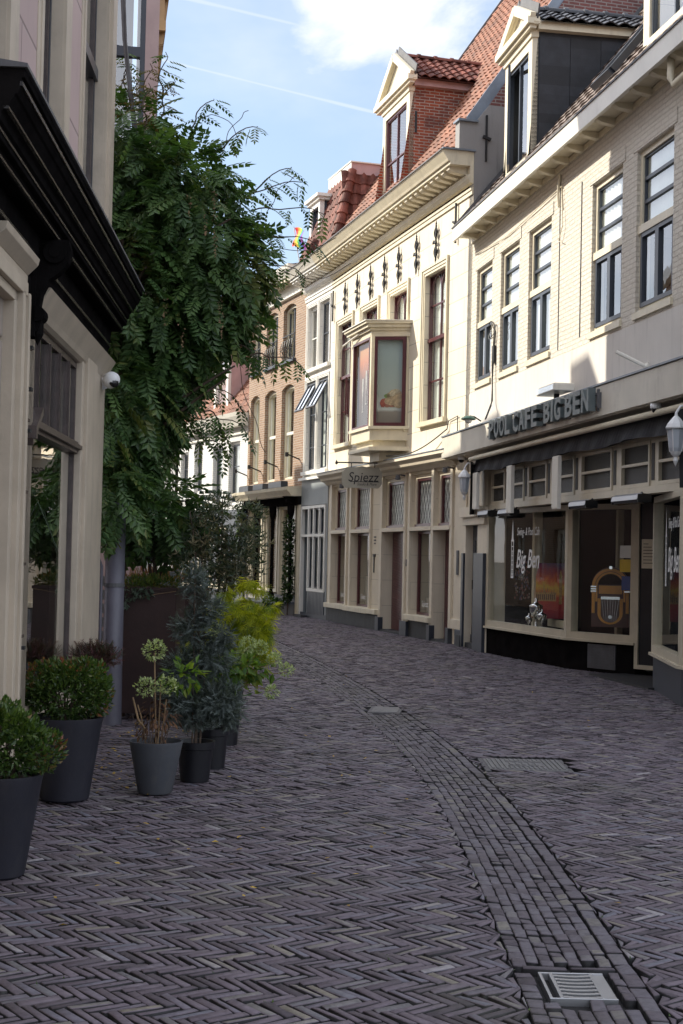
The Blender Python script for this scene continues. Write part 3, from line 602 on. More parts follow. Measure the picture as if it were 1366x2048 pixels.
# transom lights (dark frosted glass in cream frames)
TR = [(1.58, 2.42), (2.62, 3.50), (3.72, 4.66), (4.92, 5.92), (6.18, 7.42), (7.72, 8.72), (8.95, 9.95), (10.15, 11.3), (11.5, 12.7)]
mb = MB(); mb.box(1.35, LEN, -.03, .12, 2.44, 2.53); mb.box(1.35, LEN, -.01, .1, 3.10, 3.16)
prev = 1.35
for a, b in TR: mb.box(prev, a, .0, .1, 2.53, 3.10); prev = b
mb.box(prev, LEN, 0, .1, 2.53, 3.1); mb.build('transom_beam', M['shop_cream'], cafe)
for a, b in TR:
    f = frame4(MB(), a+.005, b-.005, 2.535, 3.095, .045, -.015, .05); f.box(a+.05, b-.05, -.012, .045, 2.80, 2.835); f = f.build('transom_window', M['shop_cream'], cafe)
    MB().poly([(a, .03, 2.54), (b, .03, 2.54), (b, .03, 3.09), (a, .03, 3.09)]).build('pane', M['frosted'], f)
each([(b+.035, b+.13, -.006, 0, 2.6, 3.05) for a, b in TR[:-1]], 'transom_panel', M['black_matt'], cafe)
# angled glazed shopfront below
P = [(1.5, -.02), (4.80, .31), (5.95, .92)]; P2 = [(7.85, .42), (10.1, -.16), (13.4, -.16)]
def seg_frame(p0, p1):
    d = Vector((p1[0]-p0[0], p1[1]-p0[1], 0)); L = d.length; d.normalize(); n_ = Vector((-d.y, d.x, 0))
    return Matrix(((d.x, n_.x, 0, p0[0]), (d.y, n_.y, 0, p0[1]), (0, 0, 1, 0), (0, 0, 0, 1))), L
def shopbay(pts, zs, name_p='stall_riser', mat='black_paint'):
    for i in range(len(pts)-1):
        Mt, L = seg_frame(pts[i], pts[i+1])
        pl = MB(); pl.box(0, L, .0, .25, -.05, zs); pl.xf(Mt); pl.build(name_p, M[mat], cafe)
        fr = MB(); e0 = .0; fr.box(-.01, L+.01, -.06, .26, zs, zs+.035); fr.box(0, L, -.025, .1, zs+.035, zs+.13); fr.box(0, L, -.02, .1, 2.36, 2.44)
        fr.box(0, .085, -.025, .1, zs+.13, 2.36); fr.box(L-.085, L, -.025, .1, zs+.13, 2.36); fr.xf(Mt); f = fr.build('shop_window', M['shop_cream'], cafe)
        g_ = MB(); g_.poly([(.085, .03, zs+.13), (L-.085, .03, zs+.13), (L-.085, .03, 2.36), (.085, .03, 2.36)]); g_.xf(Mt); g_.build('pane', M['shopglass'], f)
    return f
shopbay(P, .43); shopbay(P2, .43, mat='slate_blue')
Mt, L = seg_frame(P[1], P[2]); v = MB(); v.box(.42, .95, -.02, 0, .05, .40)
for k in range(8): v.box(.45, .92, -.026, -.02, .08+k*.04, .10+k*.04)
v.xf(Mt); v.build('vent_plate', M['lead'], cafe)
# black tiled corner strip beside the recessed door
mb = MB(); q0, q1 = (5.95, .92), (6.42, 1.22); Mt, L = seg_frame(q0, q1)
mb.box(0, .06, -.03, .08, .16, 2.44); mb.box(L-.06, L, -.03, .08, .16, 2.44); mb.box(0, L, -.03, .08, .10, .16); mb.xf(Mt); sd_ = mb.build('side_light', M['shop_cream'], cafe)
mb = MB(); mb.box(.06, L-.06, 0, .03, .16, 2.44); mb.xf(Mt); mb.build('pane', M['black_tile'], sd_)
mb = MB(); mb.box(.1, L-.1, -.02, -.005, 1.52, 1.93); mb.xf(Mt); pn = mb.build('menu_notice', M['cream_trim'], cafe)
mb = MB()
for k in range(7): mb.box(.13, .13+(.2 if k else .1)*random.uniform(.6, 1), -.024, -.021, 1.86-k*.045, 1.868-k*.045)
mb.xf(Mt); mb.build('notice_text', M['iron'], pn)
mb = MB(); mb.box(6.42, 7.85, 1.22, 1.30, 0, 2.44).box(5.8, 8.0, .3, 1.3, -.06, .02); mb.build('door_recess', M['black_matt'], cafe)
dr = frame4(MB(), 6.6, 7.55, .05, 2.3, .10, 1.14, 1.2).build('door', M['sash_dark'], cafe); MB().poly([(6.7, 1.17, .15), (7.45, 1.17, .15), (7.45, 1.17, 2.2), (6.7, 1.17, 2.2)]).build('pane', M['shopglass'], dr); MB().tube([(6.78, 1.1, .9), (6.78, 1.1, 1.4)], .015, 8).build('handle', M['steel'], dr)
mb = MB(); mb.prismxy([(7.85, .42), (7.93, .42), (7.93, 1.3), (7.85, 1.3)], 0, 2.44); mb.build('recess_wall', M['slate_blue'], cafe)
# cafe interior
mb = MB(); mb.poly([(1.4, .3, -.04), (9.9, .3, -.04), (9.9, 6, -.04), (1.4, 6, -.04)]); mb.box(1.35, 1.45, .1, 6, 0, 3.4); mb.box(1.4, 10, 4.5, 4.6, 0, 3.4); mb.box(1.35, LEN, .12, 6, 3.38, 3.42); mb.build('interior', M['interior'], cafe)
mb = MB(); mb.box(2.2, 2.33, .55, .68, 0, 2.45).box(3.55, 3.66, .75, .86, 0, 2.45).box(2.9, 3.0, 1.75, 1.85, 0, 2.45).box(4.75, 4.85, 2.0, 2.1, 0, 2.45).box(5.0, 5.1, 1.2, 1.3, 0, 2.45); mb.box(2.0, 3.0, .9, .96, .5, .62); mb.build('interior_posts', M['cream_trim'], cafe)
mb = MB(); mb.prismxy([(1.55, .18), (4.8, .5), (5.9, 1.1), (5.7, 1.5), (4.6, 1.0), (1.55, .6)], .36, .43); mb.build('window_ledge', M['interior'], cafe)
# window lettering
Mt, L = seg_frame(P[0], P[1])
def lettering(Mt, x, z, par):
    tb = MB(); addtext(tb, 'Big Ben', x, .018, z, .42, .001, .74, shear=.30, offset=.004); addtext(tb, 'Swing- & Pool Cafe', x+.02, .018, z+.52, .18, .001, .66, shear=.3)
    c = x-.16      # clock tower outline
    tb.box(c-.055, c+.055, .017, .019, z-.18, z-.15).box(c-.05, c-.03, .017, .019, z-.15, z+.42).box(c+.03, c+.05, .017, .019, z-.15, z+.42).box(c-.006, c+.006, .017, .019, z-.15, z+.25)
    for k in range(7): tb.box(c-.03, c+.03, .017, .019, z-.12+k*.075, z-.105+k*.075)
    tb.box(c-.06, c+.06, .017, .019, z+.42, z+.45); tb.prismxz([(c-.04, z+.45), (c+.04, z+.45), (c, z+.78)], .017, .019)
    tb.xf(Mt); return tb.build('window_lettering', M['white_plastic'], par)
lettering(Mt, 1.22, 1.48, cafe)
Mt2, L2 = seg_frame(P2[0], P2[1]); lettering(Mt2, 1.05, 1.5, cafe)
# side door and its stone casing
mb = MB(); mb.box(0.0, .12, -.06, .3, 0, 2.27).box(.86, 1.5, -.04, .3, 0, 2.5).box(0.0, 1.5, -.10, .3, 2.2, 2.32).box(0.0, 1.5, -.10, .3, 2.32, 2.5).box(-.0, 1.35, .0, .3, 2.5, 3.45); mb.box(-.0, 1.36, -.16, .0, 2.34, 2.52)
mb.build('door_pier', M['cream_plain'], cafe, bevel=.006)
each([(-.02, .12, -.10, -.06, 0, 1.70), (.84, 1.47, -.10, -.04, 0, 1.70)], 'dado_panel', M['slate_blue'], cafe, .006)
mb = MB(); mb.box(-.04, .22, -.17, -.15, 0, .22); mb.box(.2, .84, -.06, .25, 0, .1); mb.build('door_step', M['plinth'], cafe)
dr = MB(); dr.box(.12, .86, .08, .13, .10, 2.2); dr = dr.build('side_door', M['slate_blue'], cafe)
frame4(MB(), .28, .70, .3, .95, .05, .065, .08).build('door_panel', M['sash_dark'], dr); mb = frame4(MB(), .28, .70, 1.42, 1.98, .05, .065, .08); mb.box(.33, .65, .065, .08, 1.68, 1.72); mb.build('door_light', M['sash_dark'], dr); MB().box(.12, .86, .06, .08, .10, .24).build('kick_board', M['sash_dark'], dr)
MB().box(.34, .64, .072, .078, 1.47, 1.93).build('pane', M['shopglass'], dr); mb = MB(); mb.box(.2, .24, .05, .08, 1.05, 1.22); mb.build('handle', M['black_plastic'], dr)
# ------------------------------------------------------------------ letters on the fascia
sg = root('letter_sign', 'dark channel letters reading POOL CAFE BIG BEN standing along the cream fascia', 'sign', FB)
def word(txt, s0, s1, z0, h, y=-.44):
    n = len(txt); 
    V, Fc = textmesh(txt, h/.72*1.0, .045, spacing=1.08, offset=.012); wd = max(q[0] for q in V); k = (s1-s0)/wd
    # split per letter
    x = 0; un = sum(.5 if c == 'I' else 1 for c in txt)
    for ch in txt:
        Vc_, Fc_ = textmesh(ch, h/.72, .05, offset=.014); w_ = max(q[0] for q in Vc_)-min(q[0] for q in Vc_); x0 = min(q[0] for q in Vc_)
        cw = (s1-s0)/un*(.5 if ch == 'I' else 1); b = MB(); ww = cw*(.86 if ch != 'I' else .56); sh = (cw-ww)/2
        b.v = [(s0+x+sh+(q[0]-x0)/w_*ww, y+q[1], z0+q[2]) for q in Vc_]; b.f = Fc_; b.t = [.5]*len(Fc_); b.build('letter', M['sign_letter'], sg); x += cw
M['sign_letter'] = paint('sign_letter', (.12, .145, .145), .45, .2, 6, .1, .3, (.3, .3, .28))
word('POOL', 3.07, 4.30, 3.53, .29); word('CAFE', 4.42, 5.66, 3.53, .29); word('BIG', 5.93, 6.72, 3.53, .29); word('BEN', 6.86, 7.84, 3.53, .29)
b = MB(); b.box(2.7, 7.85, -.40, -.36, 3.58, 3.61).box(2.7, 7.85, -.40, -.36, 3.72, 3.75)
for s in (2.9, 4.2, 5.6, 6.7, 7.8): b.box(s, s+.05, -.37, -.345, 3.52, 3.8)
b.box(7.88, 7.92, -.40, -.35, 3.55, 3.75); b.build('sign_rail', M['lead'], sg)
# ------------------------------------------------------------------ things fixed to the cafe
fl = root('floodlight', 'flat cream floodlight box lying above the letter sign', 'floodlight', FB, 5.75, -.25, 3.95); b = MB(); b.box(-.42, .42, -.16, .14, .02, .13); b.build('housing', M['gutter_white'], fl, bevel=.015); MB().box(-.38, .38, -.165, -.16, .04, .11).build('lens', M['glass'], fl); MB().box(-.02, .02, -.02, .05, -.09, .02).build('bracket', M['iron'], fl)
fl = root('wall_stub', 'short white metal stub sticking out of the plaster above the fascia', 'bracket', FB, 8.6, -.02, 4.0); MB().tube([(0, 0, 0), (-.20, -.32, .20)], .025, 8).build('tube', M['gutter_white'], fl); MB().box(-.05, .05, -.01, .02, -.05, .05).build('plate', M['gutter_white'], fl)
def spotlamp(s, z, lab):
    t = root('spot_lamp', lab, 'lamp', FB, s, -.36, z); b = MB(); b.lathe([(0, .06), (.07, .055), (.12, .02), (.125, 0), (.11, -.005)], 16, (0, -.22, 0)); b.build('shade', M['green_enamel'], t, smooth=True)
    MB().tube([(0, 0, -.02), (0, -.12, .05), (0, -.2, .06)], .012, 6).build('arm', M['iron'], t); MB().lathe([(0, -.07), (.05, -.05), (.07, 0), (0, .01)], 12, (0, -.22, -.0)).build('bulb', M['white_plastic'], t, smooth=True)
M['green_enamel'] = paint('green_enamel', (.06, .14, .11), .35, .1, 4, 0)
spotlamp(2.15, 3.92, 'small green enamel lamp hanging at the left end of the letter sign')
def lantern(F, s, y, z, lab, sc_=1.0):
    t = root('wall_lantern', lab, 'lantern', F, s, y, z, 'white glass lanterns on the cafe front')
    b = MB(); b.lathe([(.0, .30), (.015, .29), (.02, .25), (.05, .22), (.10, .16), (.12, .12), (.115, .105)], 8); b.build('lantern_top', M['white_plastic'], t)
    b = MB(); b.lathe([(.095, .10), (.075, -.10), (.06, -.14)], 8); b.build('glass_body', M['milk_glass'], t)
    b = MB(); b.lathe([(.065, -.14), (.05, -.17), (.02, -.20), (.03, -.24), (0, -.30)], 8)
    for k in range(4): a = math.pi/4+k*math.pi/2; b.bar((math.cos(a)*.1, math.sin(a)*.1, .1), (math.cos(a)*.067, math.sin(a)*.067, -.14), .01, .01)
    b.build('cage', M['white_plastic'], t)
    MB().tube([(0, .26, .30), (0, .16, .36), (0, .05, .36), (0, 0, .28)], .014, 6).build('arm', M['white_plastic'], t); MB().box(-.05, .05, .24, .27, .18, .42).build('wall_plate', M['white_plastic'], t)
M['milk_glass'] = paint('milk_glass', (.45, .48, .52), .2, .05, 3, 0)
lantern(FB, 1.12, -.36, 2.90, 'white hexagonal lantern on the pier between the restaurant and the cafe')
lantern(FB, 10.55, -.45, 2.95, 'white hexagonal lantern hanging at the right edge of the picture')
def heater(s, y, z, L, lab):
    t = root('patio_heater', lab, 'heater', FB, s, y, z, 'bar heaters under the cafe transom')
    b = MB(); pr = [(-.10, .02), (-.085, .065), (-.03, .09), (.05, .085), (.09, .05), (.09, .0), (.0, -.03), (-.07, -.02)]; b.prof(-L/2, L/2, pr); b.build('housing', M['black_plastic'], t, bevel=.008)
    b = MB(); b.prof(-L/2-.004, L/2+.004, [(-.104, .015), (-.088, .07), (-.03, .096), (-.03, .088), (-.082, .062), (-.096, .018)]); b.build('reflector_hood', M['steel'], t, smooth=False)
    each([(-L/2-.012, -L/2-.004, -.09, .08, -.02, .08), (L/2+.004, L/2+.012, -.09, .08, -.02, .08)], 'end_cap', M['black_plastic'], t); MB().tube([(0, .05, .05), (0, .14, .12)], .015, 6).build('bracket', M['black_plastic'], t)
heater(1.95, -.16, 2.33, .62, 'silver and black bar heater farthest left under the transom'); heater(3.2, -.16, 2.32, .62, 'silver and black bar heater above the white window lettering'); heater(6.75, -.16, 2.33, .66, 'silver and black bar heater above the recessed cafe door'); heater(8.75, -.25, 2.33, .85, 'large silver bar heater at the right edge over the second window')
def domecam(F, s, y, z, lab):
    t = root('dome_camera', lab, 'security camera', F, s, y, z); MB().lathe([(0, 0), (.065, 0), (.065, -.05), (.055, -.06)], 16).build('housing', M['white_plastic'], t, smooth=True); MB().lathe([(.05, -.055), (.045, -.09), (.025, -.11), (0, -.115)], 14).build('dome', M['black_plastic'], t, smooth=True)
domecam(FB, .25, -.2, 3.44, 'small dome camera under the left end of the cafe fascia'); domecam(FB, 9.55, -.28, 3.44, 'dome camera under the fascia at the right edge of the picture')
# awning, rolled up
aw = root('rolled_awning', 'rolled up black awning with cream tube and ribbed cream side rails over the cafe front', 'awning', FB)
MB().tube([(1.15, -.27, 3.33), (5.0, -.27, 3.34), (LEN, -.27, 3.33)], .04, 10).build('tube', M['cream_trim'], aw, smooth=True)
b = MB(); n = 160
for i in range(n):
    s = 1.2+(LEN-1.4)*i/n; s2 = 1.2+(LEN-1.4)*(i+1)/n; f0 = .02*math.sin(i*.9)+.012*math.sin(i*.37); f1 = .02*math.sin((i+1)*.9)+.012*math.sin((i+1)*.37); z0 = 3.08+.02*math.sin(i*.21); z1 = 3.08+.02*math.sin((i+1)*.21)
    b.poly([(s, -.25+f0, z0), (s2, -.25+f1, z1), (s2, -.18, 3.32), (s, -.18, 3.32)]); b.poly([(s, -.25+f0, z0), (s, -.14, z0+.02), (s2, -.14, z1+.02), (s2, -.25+f1, z1)]); b.poly([(s, -.14, z0+.02), (s, -.12, 3.32), (s2, -.12, 3.32), (s2, -.14, z1+.02)])
b.build('fabric', M['black_fabric'] if 'black_fabric' in M else M.setdefault('black_fabric', paint('black_fabric', (.017, .017, .020), .9, .3, 6, .3, .3, (.05, .045, .04))), aw)
for s in (1.35, 3.42, 5.72):
    b = MB(); b.box(s, s+.26, -.26, -.22, 2.33 if s > 2 else 2.45, 3.08)
    for k in range(6): b.box(s+.005+k*.045, s+.030+k*.045, -.275, -.26, 2.34 if s > 2 else 2.46, 3.07)
    b.build('ribbed_rail', M['gutter_white'], aw)
b = MB(); b.poly([(.92, -.12, 3.28), (1.3, -.30, 3.28), (1.28, -.30, 2.36), (.98, -.12, 2.38)]); b.poly([(.92, -.12, 3.28), (.98, -.12, 2.38), (.98, -.05, 2.4), (.92, -.05, 3.28)]); b.build('side_cheek', M['black_fabric'], aw)
b = MB(); b.poly([(10.1, -.12, 3.28), (10.5, -.40, 3.28), (10.55, -.40, 2.42), (10.4, -.12, 2.46)]); b.poly([(10.5, -.4, 3.28), (10.9, -.15, 3.28), (10.9, -.15, 2.4), (10.55, -.4, 2.42)]); b.build('side_cheek', M['black_fabric'], aw)
# cable coil and overhead cable on the facade
cb = root('cable_coil', 'tangled black wire coil on the pier between the first two cafe windows', 'cable', FB)
b = MB(); b.tube([(1.62+.13*math.cos(t*1.1)+.02*math.sin(t*3), -.06-.03*math.sin(t*2), 5.52+.15*math.sin(t*1.1)) for t in np.linspace(0, 15, 60)], .006, 4); b.build('coil', M['iron'], cb)
b = MB(); b.tube([(1.66, -.02, 5.62), (1.66, -.05, 4.9), (1.74, -.06, 4.3), (2.0, -.25, 3.95)], .012, 5); b.tube([(1.72, -.02, 5.5), (1.71, -.05, 4.8), (1.82, -.1, 4.2), (2.05, -.25, 3.95)], .008, 5); b.build('lead_wire', M['iron'], cb); MB().box(1.62, 1.72, -.05, 0, 4.95, 5.25).build('junction', M['iron'], cb)
cb = root('wall_wire', 'thin cream wire hanging under the cafe eaves beside the wide pier', 'cable', FB); b = MB(); b.tube([(.35, -.03, 7.1), (2.4, -.03, 6.98), (5.2, -.03, 7.1), (5.3, -.04, 6.5), (5.15, -.05, 6.3), (5.3, -.05, 6.25)], .008, 5); b.tube([(5.1, -.03, 7.3), (5.12, -.06, 7.0), (5.16, -.06, 6.8)], .02, 6); b.build('wire', M['cream_trim'], cb)
# ------------------------------------------------------------------ inside the cafe window
jb = root('jukebox', 'golden arched jukebox standing inside the second cafe window', 'jukebox', FB, 3.9, 1.3, .33); jb.rotation_euler = (0, 0, R(-12)); jb.scale = (.72, .72, .72)
M['amber'] = paint('amber_plastic', (.92, .42, .06), .25, .1, 4, 0); M['jukewood'] = paint('jukebox_wood', (.12, .035, .02), .3, .2, 5, .05)
def arch(r0, r1, zc, zb, y0, y1, n=14):
    pts = [(-r1, zb)]+[(-r1*math.cos(math.pi*k/n), zc+r1*math.sin(math.pi*k/n)) for k in range(n+1)]+[(r1, zb), (r0, zb)]+[(r0*math.cos(math.pi*k/n), zc+r0*math.sin(math.pi*k/n)) for k in range(n+1)]+[(-r0, zb)]
    b = MB()
    outer = [(-r1*math.cos(math.pi*k/n), zc+r1*math.sin(math.pi*k/n)) for k in range(n+1)]; inner = [(-r0*math.cos(math.pi*k/n), zc+r0*math.sin(math.pi*k/n)) for k in range(n+1)]
    outer = [(-r1, zb)]+outer+[(r1, zb)]; inner = [(-r0, zb)]+inner+[(r0, zb)]
    for k in range(len(outer)-1):
        for yy in (y0, y1): b.poly([(outer[k][0], yy, outer[k][1]), (outer[k+1][0], yy, outer[k+1][1]), (inner[k+1][0], yy, inner[k+1][1]), (inner[k][0], yy, inner[k][1])])
        b.poly([(outer[k][0], y0, outer[k][1]), (outer[k][0], y1, outer[k][1]), (outer[k+1][0], y1, outer[k+1][1]), (outer[k+1][0], y0, outer[k+1][1])])
        b.poly([(inner[k][0], y0, inner[k][1]), (inner[k+1][0], y0, inner[k+1][1]), (inner[k+1][0], y1, inner[k+1][1]), (inner[k][0], y1, inner[k][1])])
    return b
z0 = .35; b = MB(); b.box(-.40, .40, 0, .5, z0, z0+.9); b.prismxz([(-.40*math.cos(math.pi*k/12), z0+.9+.40*math.sin(math.pi*k/12)) for k in range(13)], 0, .5); b.build('cabinet', M['jukewood'], jb)
arch(.33, .395, z0+.88, z0+.30, -.05, .02).build('light_tube', M['amber'], jb); arch(.275, .32, z0+.88, z0+.55, -.04, .02).build('light_tube', M['amber'], jb)
b = MB(); U_ = [(-.20*math.cos(math.pi*k/12), z0+.30-.20*math.sin(math.pi*k/12)) for k in range(13)]; u2 = [(-.27*math.cos(math.pi*k/12), z0+.30-.24*math.sin(math.pi*k/12)) for k in range(13)]
U_ = [(-.20, z0+.62)]+U_+[(.20, z0+.62)]; u2 = [(-.27, z0+.62)]+u2+[(.27, z0+.62)]
for k in range(14): b.poly([(u2[k][0], -.03, u2[k][1]), (u2[k+1][0], -.03, u2[k+1][1]), (U_[k+1][0], -.03, U_[k+1][1]), (U_[k][0], -.03, U_[k][1])])
b.build('grille_surround', M['amber'], jb)
b = MB()
for k in range(7): b.bar((-.18+k*.06, -.02, z0+.6), (-.12+k*.04, -.02, z0+.12), .008, .008); b.bar((.18-k*.06, -.02, z0+.6), (.12-k*.04, -.02, z0+.12), .008, .008)
b.lathe([(0, -.03), (.04, -.03), (.05, -.01)], 12, (0, 0, z0+.22), axis='y'); b.box(-.2, .2, -.03, 0, z0+.60, z0+.66); b.build('grille', M['chrome'], jb)
b = MB(); b.box(-.25, .25, -.04, 0, z0+.72, z0+.90); b.build('title_strips', M['amber'], jb)
b = MB()
for sx in (-1, 1):
    for k in range(3): b.box(sx*.30, sx*.42, -.07, .02, z0+.76+k*.05, z0+.79+k*.05)
b.box(-.03, .03, -.07, 0, z0+1.26, z0+1.32); b.build('chrome_trim', M['chrome'], jb)
MB().prismxz([(-.27*math.cos(math.pi*k/12), z0+.92+.25*math.sin(math.pi*k/12)) for k in range(13)], -.015, -.01).build('dome_glass', M['frosted'], jb)
# painting
pt_ = root('painting', 'canvas painting of an orange sunset over a long palace, in the cafe window', 'painting', FB, 2.45, .8, .64); pt_.rotation_euler = (R(-4), 0, R(-8)); pt_.scale = (.58, 1, .80)
def skyramp():
    m, t, b = newmat('sunset_canvas'); co = objco(t); sx = N(t, 'ShaderNodeSeparateXYZ'); t.links.new(co, sx.inputs[0]); cr = N(t, 'ShaderNodeValToRGB'); wv = mth(t, 'MULTIPLY', mth(t, 'SUBTRACT', noise(t, co, 5, 4), .5), .35)
    t.links.new(mth(t, 'ADD', mth(t, 'ADD', mth(t, 'DIVIDE', sx.outputs[2], 1.15), wv), mth(t, 'MULTIPLY', sx.outputs[0], .1)), cr.inputs[0]); el = cr.color_ramp.elements
    for _ in range(5): el.new(.5)
    for e, (ps, c) in zip(el, [(0, (.28, .01, .03)), (.25, (.55, .03, .03)), (.42, (.75, .12, .03)), (.56, (.95, .62, .08)), (.68, (.85, .16, .03)), (.82, (.45, .03, .06)), (1, (.10, .03, .16))]): e.position = ps; e.color = (*c, 1)
    t.links.new(cr.outputs[0], b.inputs['Base Color']); b.inputs['Roughness'].default_value = .5; return m
MB().box(-.42, .42, 0, .03, 0, 1.15).build('canvas', skyramp(), pt_)
b = MB(); b.box(-.42, .16, -.004, 0, .36, .54)
for k in range(9): b.prismxz([(-.40+k*.06, .54), (-.37+k*.06, .54), (-.385+k*.06, .60+.03*(k % 3))], -.004, 0)
b.prismxz([(-.22, .54), (-.16, .54), (-.18, .66), (-.19, .76), (-.20, .66)], -.004, 0); b.box(.24, .32, -.004, 0, .3, .88); b.prismxz([(.235, .88), (.325, .88), (.28, 1.02)], -.004, 0); b.build('palace', paint('painted_palace', (.62, .36, .12), .5, .4, 14, 0), pt_)
b = MB()
for k in range(10): b.box(-.40+k*.055, -.375+k*.055, -.007, -.004, .39, .50)
b.build('palace_windows', M['jukewood'], pt_)
def trophy(s, y, z, h, lab, figure=False):
    t = root('trophy', lab, 'trophy', FB, s, y, z, 'silver trophies in the cafe window'); k = h/.5
    MB().lathe([(0, 0), (.09*k, 0), (.09*k, .05*k), (.07*k, .06*k)], 14).build('base', M['black_plastic'], t)
    MB().lathe([(.06*k, .06*k), (.02*k, .10*k), (.015*k, .2*k), (.04*k, .24*k), (.09*k, .30*k), (.10*k, .38*k), (.105*k, .40*k), (.05*k, .43*k), (.02*k, .46*k), (.03*k, .49*k), (0, .52*k)], 14).build('cup', M['chrome'], t, smooth=True)
    b = MB()
    for sx in (-1, 1): b.tube([(sx*.09*k, 0, .38*k), (sx*.15*k, 0, .36*k), (sx*.14*k, 0, .28*k), (sx*.06*k, 0, .24*k)], .008, 5)
    b.build('handles', M['chrome'], t)
trophy(2.95, .40, .43, .55, 'tallest silver trophy cup in front of the sunset painting'); trophy(2.70, .36, .43, .30, 'small silver trophy left of the tallest cup'); trophy(3.2, .42, .43, .38, 'middle sized silver trophy right of the tallest cup'); trophy(9.3, .3, .43, .5, 'silver trophy in the right hand cafe window')
ps = root('photo_collage', 'narrow poster crowded with small photos hanging in the left cafe window', 'poster', FB, 1.5, .6, .9); ps.rotation_euler = (0, 0, R(-5)); ps.scale = (.42, 1, .75); MB().box(-.32, .32, 0, .01, 0, .95).build('sheet', M['interior'], ps)
for c_, nm in (((.35, .30, .28), 'a'), ((.12, .13, .25), 'b'), ((.3, .1, .1), 'c')):
    b = MB()
    for _ in range(45): x_ = random.uniform(-.31, .27); z_ = random.uniform(.01, .88); b.box(x_, x_+.035, -.003-.001*random.random(), 0, z_, z_+.05)
    b.build('photo_patches', paint('photo_'+nm, c_, .5, .5, 20, 0), ps)
st = root('window_stickers', 'yellow and white notices stuck inside the second cafe window', 'notice', FB); Mt, L = seg_frame(P[1], P[2])
for (x0, x1, z0, z1, mt, nm) in ((.96, 1.19, 1.66, 1.84, 'white_plastic', 'notice'), (.96, 1.19, 1.46, 1.64, 'yellow_card', 'notice'), (1.0, 1.17, 1.2, 1.4, 'blue_card', 'sticker')):
    if mt not in M: M[mt] = paint(mt, (.62, .42, .03) if mt[0] == 'y' else (.03, .06, .2), .5, .1, 4, 0)
    b = MB(); b.box(x0, x1, .035, .04, z0, z1); b.xf(Mt); b.build(nm, M[mt], st)
# ================================================================== restaurant building (cream, maroon windows, bay)
rest = root('restaurant_building', 'tall cream stuccoed building with maroon sash windows, black wall anchors and a bay window', 'building', FS)
LS = 9.84
UW = [(.62, 1.82), (2.72, 3.90), (4.85, 6.03), (7.2, 8.42)]
GW = [(.45, 1.75), (2.2, 3.72), (4.67, 6.2), (6.6, 7.92), (8.06, 9.0)]
holes = [(a, b, 4.3, 7.24, .2) for a, b in UW]
mb = wallholes(MB(), 0, LS, 3.35, 8.45, holes); mb.build('wall', M['cream_stucco'], rest)
mb = wallholes(MB(), 0, LS, 0, 3.35, [(a, b, (0 if i in (2, 4) else .45), 3.28, .45) for i, (a, b) in enumerate(GW)]); mb.build('ground_floor_wall', stucco('shop_stucco', (.70, .62, .48), bw=1.1, bh=.55, dirt=.2), rest)
mb = MB(); mb.poly([(0, 0, 0), (0, 0, 9), (0, 9.5, 9), (0, 9.5, 0)]); mb.poly([(0, 9.5, 0), (0, 9.5, 9), (LS, 9.5, 9), (LS, 9.5, 0)]); mb.box(0, LS, .4, 9.5, 3.6, 3.7); mb.box(0, LS, .3, 9.4, 8.4, 8.5); mb.box(.1, LS, 2.5, 2.6, 0, 9); mb.build('side_walls', M['interior'], rest)
# near gable wall rising above the cafe roof
rz = lambda d: 9.55+1.47*d
mb = MB(); mb.prismyz([(-.0, 0), (-.0, 9.05), (-.30, 9.07), (-.30, 9.60), (0, 9.60), (.27, 9.95), (.27, 9.95), (9.5, 9.95), (9.5, 0)], LS-.22, LS); mb.build('gable_wall_rendered', M['render_grey'], rest)
mb = MB(); mb.prismyz([(.272, 9.95), (4.9, rz(4.9)), (5.1, rz(4.9)), (9.5, 9.95)], LS-.22, LS-.002); mb.build('gable_wall_brick', M['old_brick'], rest)
mb = MB(); mb.bar((LS-.08, -.02, 9.62), (LS-.08, 4.95, rz(4.9)+.06), .30, .05, up=(1, 0, 0)); mb.box(LS-.24, LS+.06, -.34, .05, 9.60, 9.64); mb.box(LS-.24, LS+.03, -.62, .02, 9.06, 9.09); mb.build('verge_flashing', M['zinc'], rest)
# main roof
sl_ = math.atan(1.47); L = 5.15/math.cos(sl_)
mb = MB(); pantiles(mb, (.0, -.25, 9.18), (1, 0, 0), (0, math.cos(sl_), math.sin(sl_)), 40, 33, tw=(LS-.24)/40, tl=L/33, amp=.055, seg=5)
mb.poly([(0, -.25, 9.12), (LS-.2, -.25, 9.12), (LS-.2, 4.9, rz(4.9)-.1), (0, 4.9, rz(4.9)-.1)]); mb.poly([(0, 4.9, rz(4.9)), (LS, 4.9, rz(4.9)), (LS, 9.5, 9.5), (0, 9.5, 9.5)]); mb.poly([(0, -.2, 9.0), (0, 4.9, rz(4.9)), (0, 9.5, 9.2)])
roof = mb.build('roof', M['tile_red'], rest); ridge(MB(), (0, 4.95, rz(4.9)+.1), (LS, 4.95, rz(4.9)+.1), .13).build('ridge_tiles', M['tile_red'], roof)
MB().bar((.0, -.2, 9.3), (.0, 4.9, rz(4.9)+.1), .12, .06, up=(1, 0, 0)).build('verge_flashing', M['lead'], roof)
f = dormer(rest, 4.0, 5.9, .0, 9.2, 11.42, 0, 12.45, lambda z: (z-9.55)/1.47, 'red_brick', 'tile_brown', over=.3, tilew=.21, sash='maroon')
MB().tube([(5.98, .5, 10.0), (5.98, 1.55, 11.55)], .05, 8).build('lead_valley', M['zinc'], f); MB().box(5.90, 5.915, .12, .17, 10.55, 11.0).build('wall_tie', M['iron'], f)
